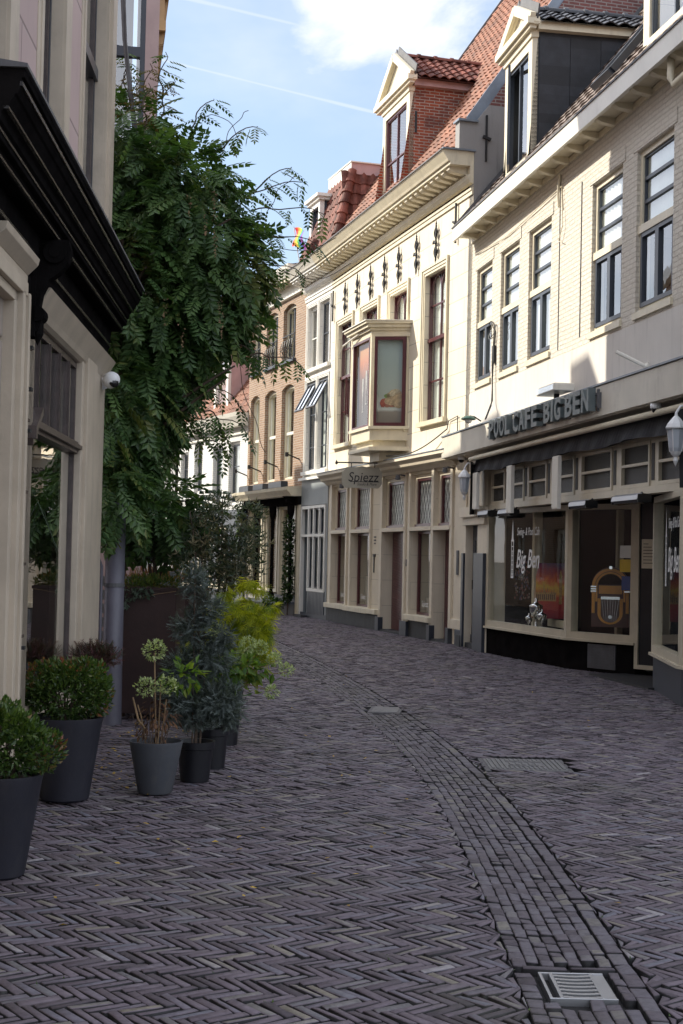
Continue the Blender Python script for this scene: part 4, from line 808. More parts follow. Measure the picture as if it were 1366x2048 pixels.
# cornice shared profile
def cornice(rt, s0, s1, gut='cream_trim', trim='cream_trim', dz=0.0, endcap=True, step=.315):
    z = dz
    b = MB(); b.prof(s0, s1, [(-.62, 9.06+z), (-.60, 9.02+z), (-.52, 8.90+z), (-.50, 8.86+z), (-.0, 8.86+z), (0, 9.06+z)]); b.build('gutter_cornice', M[gut], rt)
    b = MB(); b.box(s0, s1, -.635, -.60, 9.05+z, 9.075+z); b.build('gutter_lining', M['lead'], rt)
    b = MB(); b.box(s0, s1, -.46, 0, 8.80+z, 8.86+z); b.prof(s0, s1, [(-.12, 8.64+z), (-.10, 8.56+z), (-.06, 8.50+z), (0, 8.48+z), (0, 8.64+z)]); b.box(s0, s1, -.07, 0, 8.64+z, 8.8+z); b.box(s0, s1, -.03, 0, 8.28+z, 8.36+z); b.box(s0, s1, -.05, 0, 8.36+z, 8.40+z); b.build('cornice', M[trim], rt)
    n = int((s1-s0-.1)/step)
    for k in range(n+1):
        s = s0+.06+k*step; b = MB(); b.prof(s, s+.155, [(-.42, 8.80+z), (-.42, 8.745+z), (-.37, 8.71+z), (-.071, 8.66+z), (-.071, 8.80+z)]); b.build('modillion', M[trim], rt)
cornice(rest, 0.0, LS-.02)
# upper windows
for i, (a, b) in enumerate(UW):
    cs = MB(); casing(cs, a, b, 4.3, 7.24, .17, .045); cs.build('window_casing', M['cream_trim'], rest)
    f = frame4(MB(), a, b, 4.30, 7.24, .032, .09, .16); f.box(a, b, .06, .17, 5.90, 5.97); f = f.build('window', M['maroon'], rest)
    g_ = MB(); m_ = (a+b)/2; g_.box(m_-.018, m_+.018, .12, .16, 4.34, 7.2); g_.box(a+.04, b-.04, .122, .158, 5.10, 5.13); g_.box(a+.04, b-.04, .122, .158, 6.62, 6.65)
    for (c0, c1) in ((a+.045, m_), (m_, b-.045)):
        w_ = c1-c0; pts = []
        pl = [(c0+w_/2-(w_/2)*math.cos(t), 6.90+(w_/2)*1.15*math.sin(t)) for t in np.linspace(0, math.pi, 11)]
        for k in range(10): g_.bar((pl[k][0], .14, pl[k][1]), (pl[k+1][0], .14, pl[k+1][1]), .03, .04, up=(0, 1, 0))
        g_.bar((c0+.01, .14, 6.9), (c0+.01, .14, 7.2), .02, .04, up=(0, 1, 0))
    g_.build('glazing_bars', M['maroon'], f)
    for (z0, z1) in ((4.34, 5.9), (5.97, 7.2)): MB().poly([(a+.04, .15, z0), (b-.04, .15, z0), (b-.04, .15, z1), (a+.04, .15, z1)]).build('pane', M['glass'], f)
    cb = MB()
    for k in range(26):
        x0 = a+(b-a)*k/26; x1 = a+(b-a)*(k+1)/26; cb.poly([(x0, .21+.02*math.sin(k*1.7), 4.35), (x1, .21+.02*math.sin(k*1.7+1.7), 4.35), (x1, .21+.02*math.sin(k*1.7+1.7), 7.2), (x0, .21+.02*math.sin(k*1.7), 7.2)])
    cb.build('curtain', M['curtain'], f)
# an open casement pane in the leftmost window
b = MB(); frame4(b, 0, .5, 4.95, 5.85, .045, -.02, .02); b.xf(Matrix(((.93, .36, 0, 1.22), (-.36, .93, 0, .10), (0, 0, 1, 0), (0, 0, 0, 1)))); b.build('open_casement', M['maroon'], rest)
# wall anchors
def anchor(s, z, deco=True):
    b = MB()
    if deco:
        b.bar((s, -.045, z-.36), (s, -.045, z+.34), .03, .03)
        for sg, zz, L_ in ((1, z+.08, .22), (-1, z-.08, .22)):
            for sx in (-1, 1):
                pts = [(s+sx*.085*math.sin(math.pi*t), -.05, zz+sg*L_*t) for t in np.linspace(0, 1, 8)]; b.tube(pts, .016, 5)
                pts = [(s+sx*.04*math.sin(math.pi*t)+0, -.05, zz+sg*(.02+L_*.5*t)) for t in np.linspace(0, 1, 6)]; b.tube(pts, .012, 5)
        b.tube([(s-.12, -.06, z-.01), (s-.06, -.07, z+.03), (s, -.07, z), (s+.07, -.07, z-.02), (s+.06, -.07, z+.03)], .02, 5)
        b.lathe([(0, -.05), (.035, -.03), (.035, .0), (0, .03)], 8, (s, -.05, z)); b.lathe([(0, .0), (.02, .03), (0, .12)], 6, (s, -.045, z+.33)); b.lathe([(0, -.1), (.02, -.03), (0, 0)], 6, (s, -.045, z-.34))
    else:
        b.bar((s, -.045, z-.38), (s, -.045, z+.38), .035, .035); b.bar((s-.10, -.06, z+.04), (s+.05, -.06, z), .045, .045); b.lathe([(0, -.04), (.04, 0), (0, .04)], 8, (s, -.06, z))
    b.build('wall_anchor', M['iron'], rest)
for s in (1.27, 2.33, 3.41, 4.48, 5.5, 6.69, 7.9): anchor(s, 7.79)
anchor(.16, 7.8, False); anchor(9.02, 7.92, False)
b = MB(); b.bar((LS+.02, .22, 8.9), (LS+.02, .22, 9.75), .04, .03); b.bar((LS+.03, .15, 9.35), (LS+.03, .3, 9.3), .05, .05, up=(0, 0, 1)); b.build('wall_anchor', M['iron'], rest)
# bay window
by = -.72; B0, B1, B2, B3 = (4.15, 0), (4.5, by), (5.88, by), (6.22, 0)
bay = MB(); bp = [B0, B1, B2, B3]
bay.prismxy(bp, 4.02, 4.26); bay.prismxy([(4.25, 0), (4.58, by+.10), (5.8, by+.10), (6.1, 0)], 3.88, 4.02); bay.prismxy([(4.1, 0), (4.44, by-.05), (5.94, by-.05), (6.28, 0)], 4.25, 4.31)
bay.prismxy([(4.05, 0), (4.4, by-.04), (5.98, by-.04), (6.32, 0)], 3.80, 3.88); bay.prismxy([(4.7, 0), (4.85, -.4), (5.55, -.4), (5.7, 0)], 3.62, 3.80)
for q in (B1, B2): bay.box(q[0]-.05, q[0]+.05, by-.01, by+.09, 4.3, 6.22)
bay.prismxy([(4.12, 0), (4.48, by-.01), (5.9, by-.01), (6.25, 0)], 6.18, 6.30)
for e, z0, z1 in ((.06, 6.30, 6.36), (.12, 6.36, 6.43), (.17, 6.43, 6.48)): bay.prismxy([(4.15-e, 0), (4.5-e, by-e), (5.88+e, by-e), (6.22+e, 0)], z0, z1)
bay = bay.build('bay_window', M['cream_trim'], rest)
b = MB(); b.prismxy([(3.95, 0), (4.3, by-.2), (6.08, by-.2), (6.4, 0)], 6.481, 6.50); b.tube([(5.3, by-.05, 6.35), (4.2, by-.15, 6.2), (4.0, by-.2, 6.02)], .018, 6); b.build('bay_roof', M['gutter_white'], bay)
def sidefr(p0, p1, wn, panem='bayglass'):
    Mt, L = seg_frame(p0, p1); f = MB(); frame4(f, .06, L-.06, 4.31, 6.18, wn, -.02, .05); f.xf(Mt); f = f.build('bay_frame', M['maroon'], bay); g_ = MB(); g_.poly([(.06, .03, 4.33), (L-.06, .03, 4.33), (L-.06, .03, 6.16), (.06, .03, 6.16)]); g_.xf(Mt); g_.build('pane', M[panem], f); return Mt, L
sidefr(B1, B2, .05); Mt, L = sidefr(B2, B3, .075); sidefr(B0, B1, .07)
M['poster_orange'] = None
def gradmat(name, stops, axis=2, z0=0, z1=1, nz=.2):
    m, t, b = newmat(name); co = objco(t); sx = N(t, 'ShaderNodeSeparateXYZ'); t.links.new(co, sx.inputs[0]); cr = N(t, 'ShaderNodeValToRGB')
    v = mth(t, 'DIVIDE', mth(t, 'SUBTRACT', sx.outputs[axis], z0), z1-z0); t.links.new(mth(t, 'ADD', v, mth(t, 'MULTIPLY', mth(t, 'SUBTRACT', noise(t, co, 4, 4), .5), nz)), cr.inputs[0])
    el = cr.color_ramp.elements
    for _ in range(len(stops)-2): el.new(.5)
    for e, (ps, c) in zip(el, stops): e.position = ps; e.color = (*c, 1)
    t.links.new(cr.outputs[0], b.inputs['Base Color']); b.inputs['Roughness'].default_value = .5; return m
# printed panels inside the bay: drinks at the front, a dish of food at the side
b = MB(); b.box(4.6, 5.78, by+.10, by+.12, 4.33, 6.15); pf = b.build('printed_panel', gradmat('drinks_print', [(0, (.05, .03, .03)), (.35, (.10, .05, .04)), (.6, (.16, .07, .05)), (.75, (.55, .16, .05)), (1, (.62, .30, .12))], 2, 4.33, 6.15), bay)
b = MB()
for x_, z_ in ((5.0, 4.7), (5.25, 4.85), (5.55, 4.6)): b.prismxz([(x_-.012, z_), (x_+.012, z_), (x_+.012, z_+.25), (x_+.05, z_+.45), (x_+.045, z_+.7), (x_-.045, z_+.7), (x_-.05, z_+.45), (x_-.012, z_+.25)], by+.09, by+.099); b.box(x_-.05, x_+.05, by+.09, by+.099, z_-.02, z_)
b.build('printed_glasses', paint('print_pale', (.45, .38, .34), .5, .3, 15, 0), pf)
b = MB(); b.box(.12, L-.1, .12, .14, 4.33, 6.15); b.xf(Mt); pf = b.build('printed_panel', gradmat('plate_print', [(0, (.24, .19, .16)), (.16, (.30, .25, .21)), (.19, (.62, .62, .60)), (.28, (.60, .60, .57)), (.34, (.46, .48, .44)), (.7, (.40, .46, .45)), (1, (.44, .52, .54))], 2, 4.33, 6.15, .04), bay)
def blob(b, cx_, cz, rx, rz_, y, n=16, jag=.12):
    b.prismxz([(cx_+rx*math.cos(2*math.pi*k/n)*(1+random.uniform(-jag, jag)), cz+rz_*math.sin(2*math.pi*k/n)*(1+random.uniform(-jag, jag))) for k in range(n)], y, y+.004)
for nm, c_, L_ in (('bread', (.52, .36, .22), [(.50, 4.95, .17, .13), (.42, 4.84, .15, .08), (.58, 4.80, .12, .1)]), ('meat', (.34, .14, .09), [(.34, 4.82, .12, .10), (.48, 4.78, .2, .06)]), ('salad', (.20, .30, .08), [(.35, 4.95, .08, .05)]), ('sauce', (.42, .10, .06), [(.25, 4.80, .06, .09)]), ('crumbs', (.58, .46, .32), [(.52, 5.05, .10, .05), (.44, 4.99, .06, .05)])):
    b = MB()
    for j_, q in enumerate(L_): blob(b, *q, .112-.001*j_-.0011*len(nm))
    b.xf(Mt); b.build('printed_food', paint('print_'+nm, c_, .5, .35, 18, 0), pf)
# ground floor
mb = MB(); mb.prof(-.05, 9.3, [(-.30, 3.62), (-.30, 3.56), (-.22, 3.50), (-.20, 3.44), (-.10, 3.40), (-.06, 3.34), (0, 3.34), (0, 3.66)]); mb.build('shop_cornice', M['cream_plain'], rest)
mb = MB(); mb.box(-.06, 9.31, -.315, -.0, 3.622, 3.64); mb.build('cornice_flashing', M['zinc'], rest)
tb_ = []
for a, b in ((.28, .45), (1.75, 1.86), (2.08, 2.2), (3.72, 3.82), (4.50, 4.67), (6.2, 6.3), (6.48, 6.6), (7.92, 8.06), (9.0, 9.12)): tb_.append((a, b, -.045, .0, .0 if a > 4.4 else .45, 3.34))
each(tb_, 'pilaster_trim', M['cream_plain'], rest, .004)
each([(.1, 4.55, -.03, 0, 0, .33), (6.45, 7.95, -.03, 0, 0, .33)], 'plinth', M['plinth'], rest)
each([(a, b, -.09, .02, 0, .30) for a, b in ((4.45, 4.69), (6.18, 6.62), (7.9, 8.08), (8.98, 9.14), (9.5, 9.86))], 'pier_base', M['slate_blue'], rest, .005)
each([(.15, 1.9, -.12, .02, .34, .45), (1.9, 3.82, -.125, .02, .33, .445), (3.82, 4.52, -.12, .02, .34, .45), (6.5, 8.05, -.12, .02, .34, .45)], 'stone_sill', M['cream_trim'], rest, .008)
mb = MB(); mb.box(9.25, 9.83, -.03, .1, .3, 3.4).box(9.2, 9.8, -.07, .0, .30, .48); mb.build('pier', M['cream_plain'], rest, bevel=.005)
for i, (a, b) in enumerate(GW):
    t_ = MB(); t_.box(a-.04, b+.04, -.06, .2, 2.14, 2.22).box(a, a+.13, .06, .2, 2.22, 3.28).box(b-.13, b, .06, .2, 2.22, 3.28).box(a+.13, b-.13, .06, .2, 3.2, 3.28); t_.build('transom', M['cream_plain'], rest)
    a2, b2 = a+.13, b-.13
    f = frame4(MB(), a2, b2, 2.24, 3.2, .055, .08, .15); f.box(a2-.02, b2+.02, .03, .1, 2.22, 2.27); f = f.build('leaded_window', M['maroon'], rest)
    MB().poly([(a2+.05, .125, 2.29), (b2-.05, .125, 2.29), (b2-.05, .125, 3.15), (a2+.05, .125, 3.15)]).build('pane', M['frost_pale'] if 'frost_pale' in M else M.setdefault('frost_pale', paint('pale_leaded_glass', (.60, .63, .58), .25, .1, 9, .3, 0)), f)
    lb = MB(); x0, x1, z0, z1 = a2+.055, b2-.055, 2.295, 3.145; stp = .17
    for sg in (1, -1):
        for k in range(-8, 16):
            # lines x = x0 + k*stp + sg*t*.5 (steep diamonds)
            pts = []
            for z in (z0, z1): pts.append((x0+k*stp+sg*(z-z0)*.5, z))
            (xa, za), (xb, zb) = pts
            if xb == xa: continue
            def clip(xa, za, xb, zb):
                out = []
                for (xx, zz) in ((xa, za), (xb, zb)):
                    if xx < x0: tt = (x0-xa)/(xb-xa); xx = x0; zz = za+(zb-za)*tt
                    elif xx > x1: tt = (x1-xa)/(xb-xa); xx = x1; zz = za+(zb-za)*tt
                    out.append((xx, zz))
                return out
            if max(xa, xb) <= x0 or min(xa, xb) >= x1: continue
            (p0, p1) = clip(xa, za, xb, zb)
            if abs(p0[1]-p1[1]) > .03: lb.bar((p0[0], .118+.003*sg, p0[1]), (p1[0], .118+.003*sg, p1[1]), .012, .004, up=(0, 1, 0))
    lb.build('lead_strips', M['lead'], f)
    if i in (0, 1, 3):
        window(rest, a+.05, b-.05, .45, 2.13, .13, fm='maroon', w=.05, fd=.06, inner=0, pane='shopglass')
        bl = MB(); bl.box(a+.1, b-.1, .30, .31, .5, 1.15 if i < 3 else .8); bl.box(a+.1, b-.1, .46, .47, 1.1, 2.1); bl.build('window_blind', M['blind'], rest)
        lg = MB(); addtext(lg, 'Spiezz', a+.3, .155, .62, .17, .001, .9); lg.build('window_lettering', M['white_plastic'], rest)
    else:
        d = MB(); d.box(a+.06, b-.1, .20, .25, .04, 2.13); d = d.build('door', M['maroon'], rest)
        pb = MB(); c0, c1 = a+.16, b-.2; m_ = (c0+c1)/2
        for (z0, z1) in ((.25, .78), (.84, 1.38), (1.44, 2.05)):
            if i == 4 and z0 > 1.0: continue
            n = 9
            for k in range(n):
                zz = z0+(z1-z0-.06)*k/n
                pb.bar((c0, .195, zz+.06), (m_, .195, zz), .028, .022, up=(0, 1, 0)); pb.bar((m_, .195, zz), (c1, .195, zz+.06), .028, .022, up=(0, 1, 0))
        pb.build('door_panels', M['maroon'], d); MB().tube([(b-.2, .2, 1.0), (b-.2, .13, 1.02), (b-.27, .13, 1.02)], .012, 6).build('handle', M['steel'], d)
        MB().box(a, b, -.05, .35, 0, .045).build('door_step', M['plinth'], rest)
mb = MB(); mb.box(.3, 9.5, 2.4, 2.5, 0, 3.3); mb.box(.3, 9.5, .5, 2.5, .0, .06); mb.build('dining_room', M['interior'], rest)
b = MB(); b.box(4.02, 4.06, -.02, 0, 1.25, 1.62).box(4.0, 4.13, -.03, 0, 1.60, 1.66); b.box(4.0, 4.14, -.012, 0, 1.95, 1.98).box(4.0, 4.14, -.012, 0, 2.02, 2.05).box(4.02, 4.12, -.012, 0, 1.88, 1.91); b.build('letter_slot', M['iron'], rest)
b = MB(); b.box(6.33, 6.42, -.02, 0, 1.42, 1.56).box(9.42, 9.52, -.05, -.03, 1.3, 1.75); b.build('doorbell', M['lead'], rest)
# small lamps on the shop cornice
for k, (s, lab) in enumerate(((1.9, 'small dark spotlight over the two left restaurant windows'), (6.25, 'small dark spotlight over the maroon herringbone door'), (9.15, 'small dark spotlight beside the cafe fascia'))):
    t = root('wall_spotlight', lab, 'lamp', FS, s, -.08, 3.28); MB().tube([(0, .06, 0), (0, -.08, .02), (0, -.10, -.02)], .018, 6).build('arm', M['lead'], t); MB().lathe([(0, .05), (.045, .04), (.055, -.05), (.0, -.06)], 10, (0, -.12, -.03)).build('head', M['lead'], t)
# hanging sign
M['sign_cream'] = paint('sign_board', (.38, .36, .29), .5, .08, 4, .05, .1)
sg = root('hanging_sign', 'cream board sign with dark lettering hanging on an iron bar above the restaurant windows', 'sign', FS, 3.9, 0, 0)
SR = Matrix.Rotation(R(62), 4, 'Z'); 
def sgx(b): return b.xf(Matrix.Translation((1.15, -.22, 0)) @ Matrix.Rotation(R(-66), 4, 'Z'))
# the board stands out from the wall, square to it, facing down the street
SW = .86
def onb(b): 
    return b.xf(Matrix(((.30, 0.954, 0, .98), (.954, -.30, 0, -1.02), (0, 0, 1, 0), (0, 0, 0, 1))))
b = MB(); b.prismxz([(0, 3.14), (.03, 3.10), (.09, 3.06), (.78, 3.06), (.83, 3.10), (SW, 3.16), (SW, 3.40), (.82, 3.44), (.78, 3.50), (.55, 3.50), (.43, 3.53), (.30, 3.50), (.10, 3.50), (.06, 3.44), (0, 3.40)], -.02, .02); onb(b); bd = b.build('board', M['sign_cream'], sg)
b = MB(); addtext(b, 'Spiezz', .13, 0, 3.20, .285, .0015, .92, shear=.15); addtext(b, 'Steaks & More', .33, 0, 3.115, .082, .0015, .85, shear=.25); b.box(.18, .80, -.001, .001, 3.186, 3.20)
b.v = [(q[0], q[1]+.024, q[2]) for q in b.v]
onb(b); b.build('lettering', M['black_matt'], bd)
b = MB(); addtext(b, 'Spiezz', .10, 0, 3.20, .285, .0015, .92, shear=.15); b.v = [(SW-q[0], q[1]-.024, q[2]) for q in b.v]; onb(b); b.build('lettering', M['black_matt'], bd)
b = MB(); b.tube([(-.12, 0, 3.60), (.98, 0, 3.60)], .016, 6); b.tube([(.2, 0, 3.6), (.2, 0, 3.5)], .01, 5); b.tube([(.7, 0, 3.6), (.7, 0, 3.5)], .01, 5); b.lathe([(0, -.05), (.035, -.02), (.02, .02), (0, .06)], 8, (-.12, 0, 3.60)); onb(b); b.build('iron_bar', M['iron'], sg)
# overhead cables between sign and cafe
cb = root('facade_cable', 'black cable sagging from the bay window to the big right hand window of the restaurant', 'cable', FS); b = MB()
P0, P1 = Vector((5.9, -.35, 3.70)), Vector((8.75, -.04, 4.05)); b.tube([tuple(P0.lerp(P1, t)+Vector((0, 0, -.16*math.sin(math.pi*t)))) for t in np.linspace(0, 1, 14)], .013, 5); b.tube([(8.75, -.04, 4.05), (8.8, -.03, 4.2), (9.3, -.03, 4.25), (9.3, -.03, 3.9)], .01, 5); b.build('cable', M['iron'], cb)
# ================================================================== narrow white house with grey shopfront
h3 = root('narrow_house', 'narrow white house with open awning windows above a grey boarded shopfront', 'building', F3); L3 = 2.37
UH = [(.22, 1.06), (1.28, 2.14)]
mb = wallholes(MB(), 0, L3, 3.6, 8.5, [(a, b, 6.45, 8.1, .15) for a, b in UH]+[(a, b, 3.78, 6.13, .15) for a, b in UH]); mb.build('wall', M['white_stucco'], h3)
mb = shell(MB(), 0, L3, 0, 9.0, 8, y=.3); mb.box(0, L3, .3, 8, 3.5, 3.6); mb.box(0, L3, .2, 8, 8.9, 9.0); mb.build('side_walls', M['interior'], h3)
cornice(h3, -.02, L3+.02, 'gutter_white', 'white_trim')
for i, (a, b) in enumerate(UH):
    cs = MB(); casing(cs, a, b, 6.45, 8.1, .10, .03, sill=True); casing(cs, a, b, 3.78, 6.13, .10, .03, sill=True); cs.build('window_casing', M['white_trim'], h3)
    f = window(h3, a, b, 6.45, 8.1, .07, fm='white_trim', bm='white_trim' if i == 0 else 'sash_dark', w=.05, hs=(.5,), inner=.035); MB().box(a+.05, b-.05, .2, .22, 6.5, 8.05).build('blind', M['blind'], f)
    f = window(h3, a, b, 3.78, 6.13, .07, fm='white_trim', bm='sash_dark', w=.05, hs=(.26, .64), vs=(.5,), inner=.035); MB().box(a+.05, b-.05, .3, .32, 3.85, 6.1).build('curtain', M['curtain'], f)
    aw_ = MB(); frame4(aw_, a+.04, b-.04, -.84, 0, .05, -.02, .02); m_ = (a+b)/2; aw_.box(m_-.015, m_+.015, -.02, .02, -.8, -.04); pn = MB(); pn.poly([(a+.08, 0, -.8), (b-.08, 0, -.8), (b-.08, 0, -.04), (a+.08, 0, -.04)])
    T_ = Matrix.Translation((0, .05, 6.08)) @ Matrix.Rotation(R(-28), 4, 'X'); aw_.xf(T_); pn.xf(T_); aw_ = aw_.build('awning_sash', M['slate_blue' if 0 else 'sash_dark'], h3); pn.build('pane', M['awnglass'], aw_)
mb = MB(); mb.box(-.0, L3, -.02, .25, 2.9, 3.6)
for (a, b, c, d) in ((0, .12, 0, 2.9), (.70, .78, 0, 2.9), (2.26, L3, 0, 2.9)): mb.box(a, b, -.02, .2, c, d)
mb.build('shop_boarding', M['grey_board'], h3)
mb = MB(); mb.box(-.02, L3+.02, -.12, .0, 3.55, 3.62); mb.build('shop_cornice', M['white_trim'], h3)
mb = MB(); mb.box(.78, 2.26, -.03, .2, .06, .70)
for k in range(12): mb.box(.80+k*.122, .90+k*.122, -.04, -.03, .1, .66)
mb.box(0, L3+.1, -.035, .0, -.02, .12); mb.build('boarded_base', M['slate_blue'], h3)
f = MB(); frame4(f, .74, 2.24, .68, 2.88, .07, -.05, .08)
for x_ in (1.22, 1.72): f.box(x_-.035, x_+.035, -.045, .08, .75, 2.81)
f.box(.81, 2.17, -.055, .07, 2.08, 2.14); f.box(.1, .74, -.045, .05, 2.80, 2.88); f.box(.1, .74, -.045, .05, 2.08, 2.14); f.box(.06, .14, -.045, .05, .05, 2.88); f = f.build('shop_window', M['white_trim'], h3)
MB().poly([(.8, .04, .74), (2.2, .04, .74), (2.2, .04, 2.84), (.8, .04, 2.84)]).build('pane', M['shopglass'], f)
dk = MB()
for x0, x1 in ((.81, 1.18), (1.26, 1.68), (1.76, 2.17)):
    frame4(dk, x0+.02, x1-.02, .77, 2.07, .03, 0, .035); frame4(dk, x0+.02, x1-.02, 2.15, 2.80, .03, 0, .035)
dk.build('glazing_bars', M['sash_dark'], f); MB().box(.8, 2.2, .35, .37, .74, 2.8).build('curtain', M['curtain'], h3)
d = MB().box(.14, .70, .12, .17, .05, 2.08).build('door', M['sash_dark'], h3); MB().box(.62, .64, .06, .12, .95, 1.1).build('handle', M['steel'], d)
MB().box(.05, .8, -.2, .2, 0, .05).build('door_step', M['plinth'], h3)
# mansard roof with hip, white fascia and small dormer
mb = MB(); A0 = Vector((3.3, -.30, 9.12)); A1 = Vector((2.8, .28, 11.1)); 
def slopetiles(mb, O, U, V_, W_, H_, tw=.24, tl=.27): pantiles(mb, O, U, V_, max(1, int(W_/tw)), max(1, int(H_/tl)), tw=W_/max(1, int(W_/tw)), tl=H_/max(1, int(H_/tl)), amp=.05, seg=5)
frv = Vector((0, .58, 1.98)); 
for j in range(8):
    s_a = .05+1.0*j/8; n_ = round((3.25-.4*j/8-s_a)/.24); pantiles(mb, (s_a, -.30+.58*j/8, 9.12+1.98*j/8), (1, 0, 0), frv, n_, 1, tw=(3.25-.45*j/8-s_a)/n_, tl=frv.length/8, amp=.05, seg=5)
sdv = Vector((-.50, 0, 1.98)); slopetiles(mb, (3.3, .0, 9.12), (0, 1, 0), sdv, 3.4, sdv.length)
mb.poly([(.05, -.27, 9.1), (3.27, -.27, 9.1), (2.78, .30, 11.1), (1.05, .30, 11.1)]); mb.poly([(.05, -.27, 9.1), (1.05, .3, 11.1), (1.05, 5, 11.1), (.05, 5, 9.1)]); mb.poly([(3.27, -.27, 9.1), (3.27, 5, 9.1), (2.78, 5, 11.1), (2.78, .3, 11.1)]); rf = mb.build('roof', M['tile_brown'], h3)
ridge(MB(), tuple(A0+Vector((.0, .02, .05))), tuple(A1+Vector((0, 0, .06))), .13, L=.3).build('hip_tiles', M['tile_brown'], rf)
mb = MB(); mb.box(1.0, 2.84, .26, 5, 11.08, 11.36); mb.build('roof_fascia', M['pink_boards'], h3); mb = MB(); mb.box(.98, 2.86, .24, .26, 11.08, 11.38).box(.98, 2.88, .22, 5, 11.36, 11.39); mb.build('roof_fascia_front', M['gutter_white'], h3)
mb = MB(); mb.box(.60, 1.38, .0, 1.0, 9.1, 10.75); mb.build('dormer_cheek', M['blue_grey_tile'], h3)
mb = MB(); frame4(mb, .55, 1.43, 9.1, 10.72, .13, -.12, .0); mb.box(.46, 1.52, -.18, 1.0, 10.72, 10.79).box(.4, 1.58, -.24, 1.0, 10.79, 10.87); dm = mb.build('dormer', M['white_trim'], h3); frame4(MB(), .68, 1.30, 9.2, 10.6, .04, -.08, -.005).build('sash', M['sash_dark'], dm)
MB().poly([(.66, -.003, 9.2), (1.32, -.003, 9.2), (1.32, -.003, 10.6), (.66, -.003, 10.6)]).build('pane', M['glass'], dm)
fg = root('rainbow_flag', 'small rainbow flag on a short pole beside the little roof dormer', 'flag', F3, .62, -.40, 9.2)
MB().tube([(0, 0, 0), (.02, -.18, .95)], .012, 6).build('flagpole', M['white_plastic'], fg)
fc = [(.7, .03, .03), (.8, .25, .02), (.8, .62, .03), (.05, .32, .07), (.04, .12, .45), (.25, .04, .3)]
for k in range(6):
    b = MB()
    for j in range(6):
        def fp(u, v): return (.02+u*.95, -.16+.06*math.sin(v*5+u*3), .92-.5*v-.25*u+.03*math.sin(u*6))
        b.poly([fp(k/6, j/6), fp((k+1)/6, j/6), fp((k+1)/6, (j+1)/6), fp(k/6, (j+1)/6)])
    b.build('stripe', paint('flag_%d' % k, fc[k], .8, .05, 3, 0), fg)
# ================================================================== brick house
h4 = root('brick_house', 'narrow orange brick house with arched windows, iron balconettes and a dark columned shopfront', 'building', F4); L4 = 5.4
BW = [(.22, 1.16), (1.72, 2.84), (3.36, 4.50)]
mb = wallholes(MB(), 0, L4, 3.4, 8.75, [(a, b, 6.95, 8.5, .28) for a, b in BW]+[(a, b, 3.66, 6.28, .28) for a, b in BW]); mb.build('wall', M['tan_brick'], h4)
for a, b in BW:
    for z in (8.5, 6.28):
        mb = MB(); m_ = (a+b)/2; ww = (b-a)/2; n = 8
        for k in range(n):
            x0 = a+(b-a)*k/n; x1 = a+(b-a)*(k+1)/n; e = lambda x: z-.12*((x-m_)/ww)**2
            mb.prismxz([(x0, e(x0)), (x1, e(x1)), (x1, z+.001), (x0, z+.001)], .004, .26)
        mb.build('window_arch', M['tan_brick'], h4)
mb = shell(MB(), 0, L4, 0, 9.2, 9, y=.4); mb.box(0, L4, .3, 9, 3.4, 3.5); mb.box(0, L4, .3, 9, 9.1, 9.2); mb.build('side_walls', M['tan_brick'], h4)
mb = MB(); mb.prof(-.05, L4, [(-.55, 9.32), (-.52, 9.22), (-.45, 9.12), (-.42, 9.05), (-.0, 9.05), (0, 9.32)]); mb.prof(-.02, L4, [(-.09, 8.72), (-.09, 8.66), (0, 8.64), (0, 8.72)]); mb.box(-.02, L4, -.05, 0, 8.72, 9.05); mb.build('cornice', M['gutter_white'], h4)
for k in range(19): MB().box(.05+k*.28, .17+k*.28, -.38, -.05, 8.96, 9.05).build('modillion', M['cream_trim'], h4)
for i, (a, b) in enumerate(BW):
    for (c, d, tier) in ((6.95, 8.5, 1), (3.66, 6.28, 0)):
        f = frame4(MB(), a, b, c, d, .07, .10, .27); m_ = (a+b)/2
        for k in range(8):
            x0 = a+(b-a)*k/8; x1 = a+(b-a)*(k+1)/8; e = lambda x: d-.12*((x-m_)/((b-a)/2))**2
            f.prismxz([(x0, e(x0)-.10), (x1, e(x1)-.10), (x1, e(x1)), (x0, e(x0))], .10, .24)
        f = f.build('window', M['cream_trim'], h4)
        g_ = MB()
        if tier: g_.box(m_-.03, m_+.03, .14, .2, c, d-.1)
        else: g_.box(a+.05, b-.05, .13, .2, c+1.25, c+1.33)
        frame4(g_, a+.07, b-.07, c+.05, d-.1, .04, .16, .2); g_.build('glazing_bars', M['slate_blue' if tier else 'gutter_white'], f)
        MB().poly([(a+.07, .18, c+.05), (b-.07, .18, c+.05), (b-.07, .18, d), (a+.07, .18, d)]).build('pane', M['glass'], f)
        MB().box(a+.05, b-.05, .36, .37, c, d).build('curtain', M['curtain'], f)
    MB().box(a-.06, b+.06, -.08, .12, 6.87, 6.95).build('window_sill', M['slate_blue'], h4)
    bl = MB(); bl.box(a+.02, b-.02, -.03, -.01, 7.62, 7.65).box(a+.02, b-.02, -.03, -.01, 7.5, 7.515).box(a+.02, b-.02, -.03, -.01, 7.0, 7.02)
    n = 5
    for k in range(n):
        cx_ = a+.02+(b-a-.04)*(k+.5)/n; w2 = (b-a)/n*.45
        for sx in (-1, 1): bl.tube([(cx_+sx*w2*math.sin(math.pi*t)*(1 if t < .5 else -.7), -.05-.05*math.sin(math.pi*t), 7.02+.48*t) for t in np.linspace(0, 1, 9)], .010, 4)
        bl.tube([(cx_+w2, -.02, 7.0), (cx_+w2, -.02, 7.63)], .008, 4)
    bl.build('balconette', M['iron'], h4)
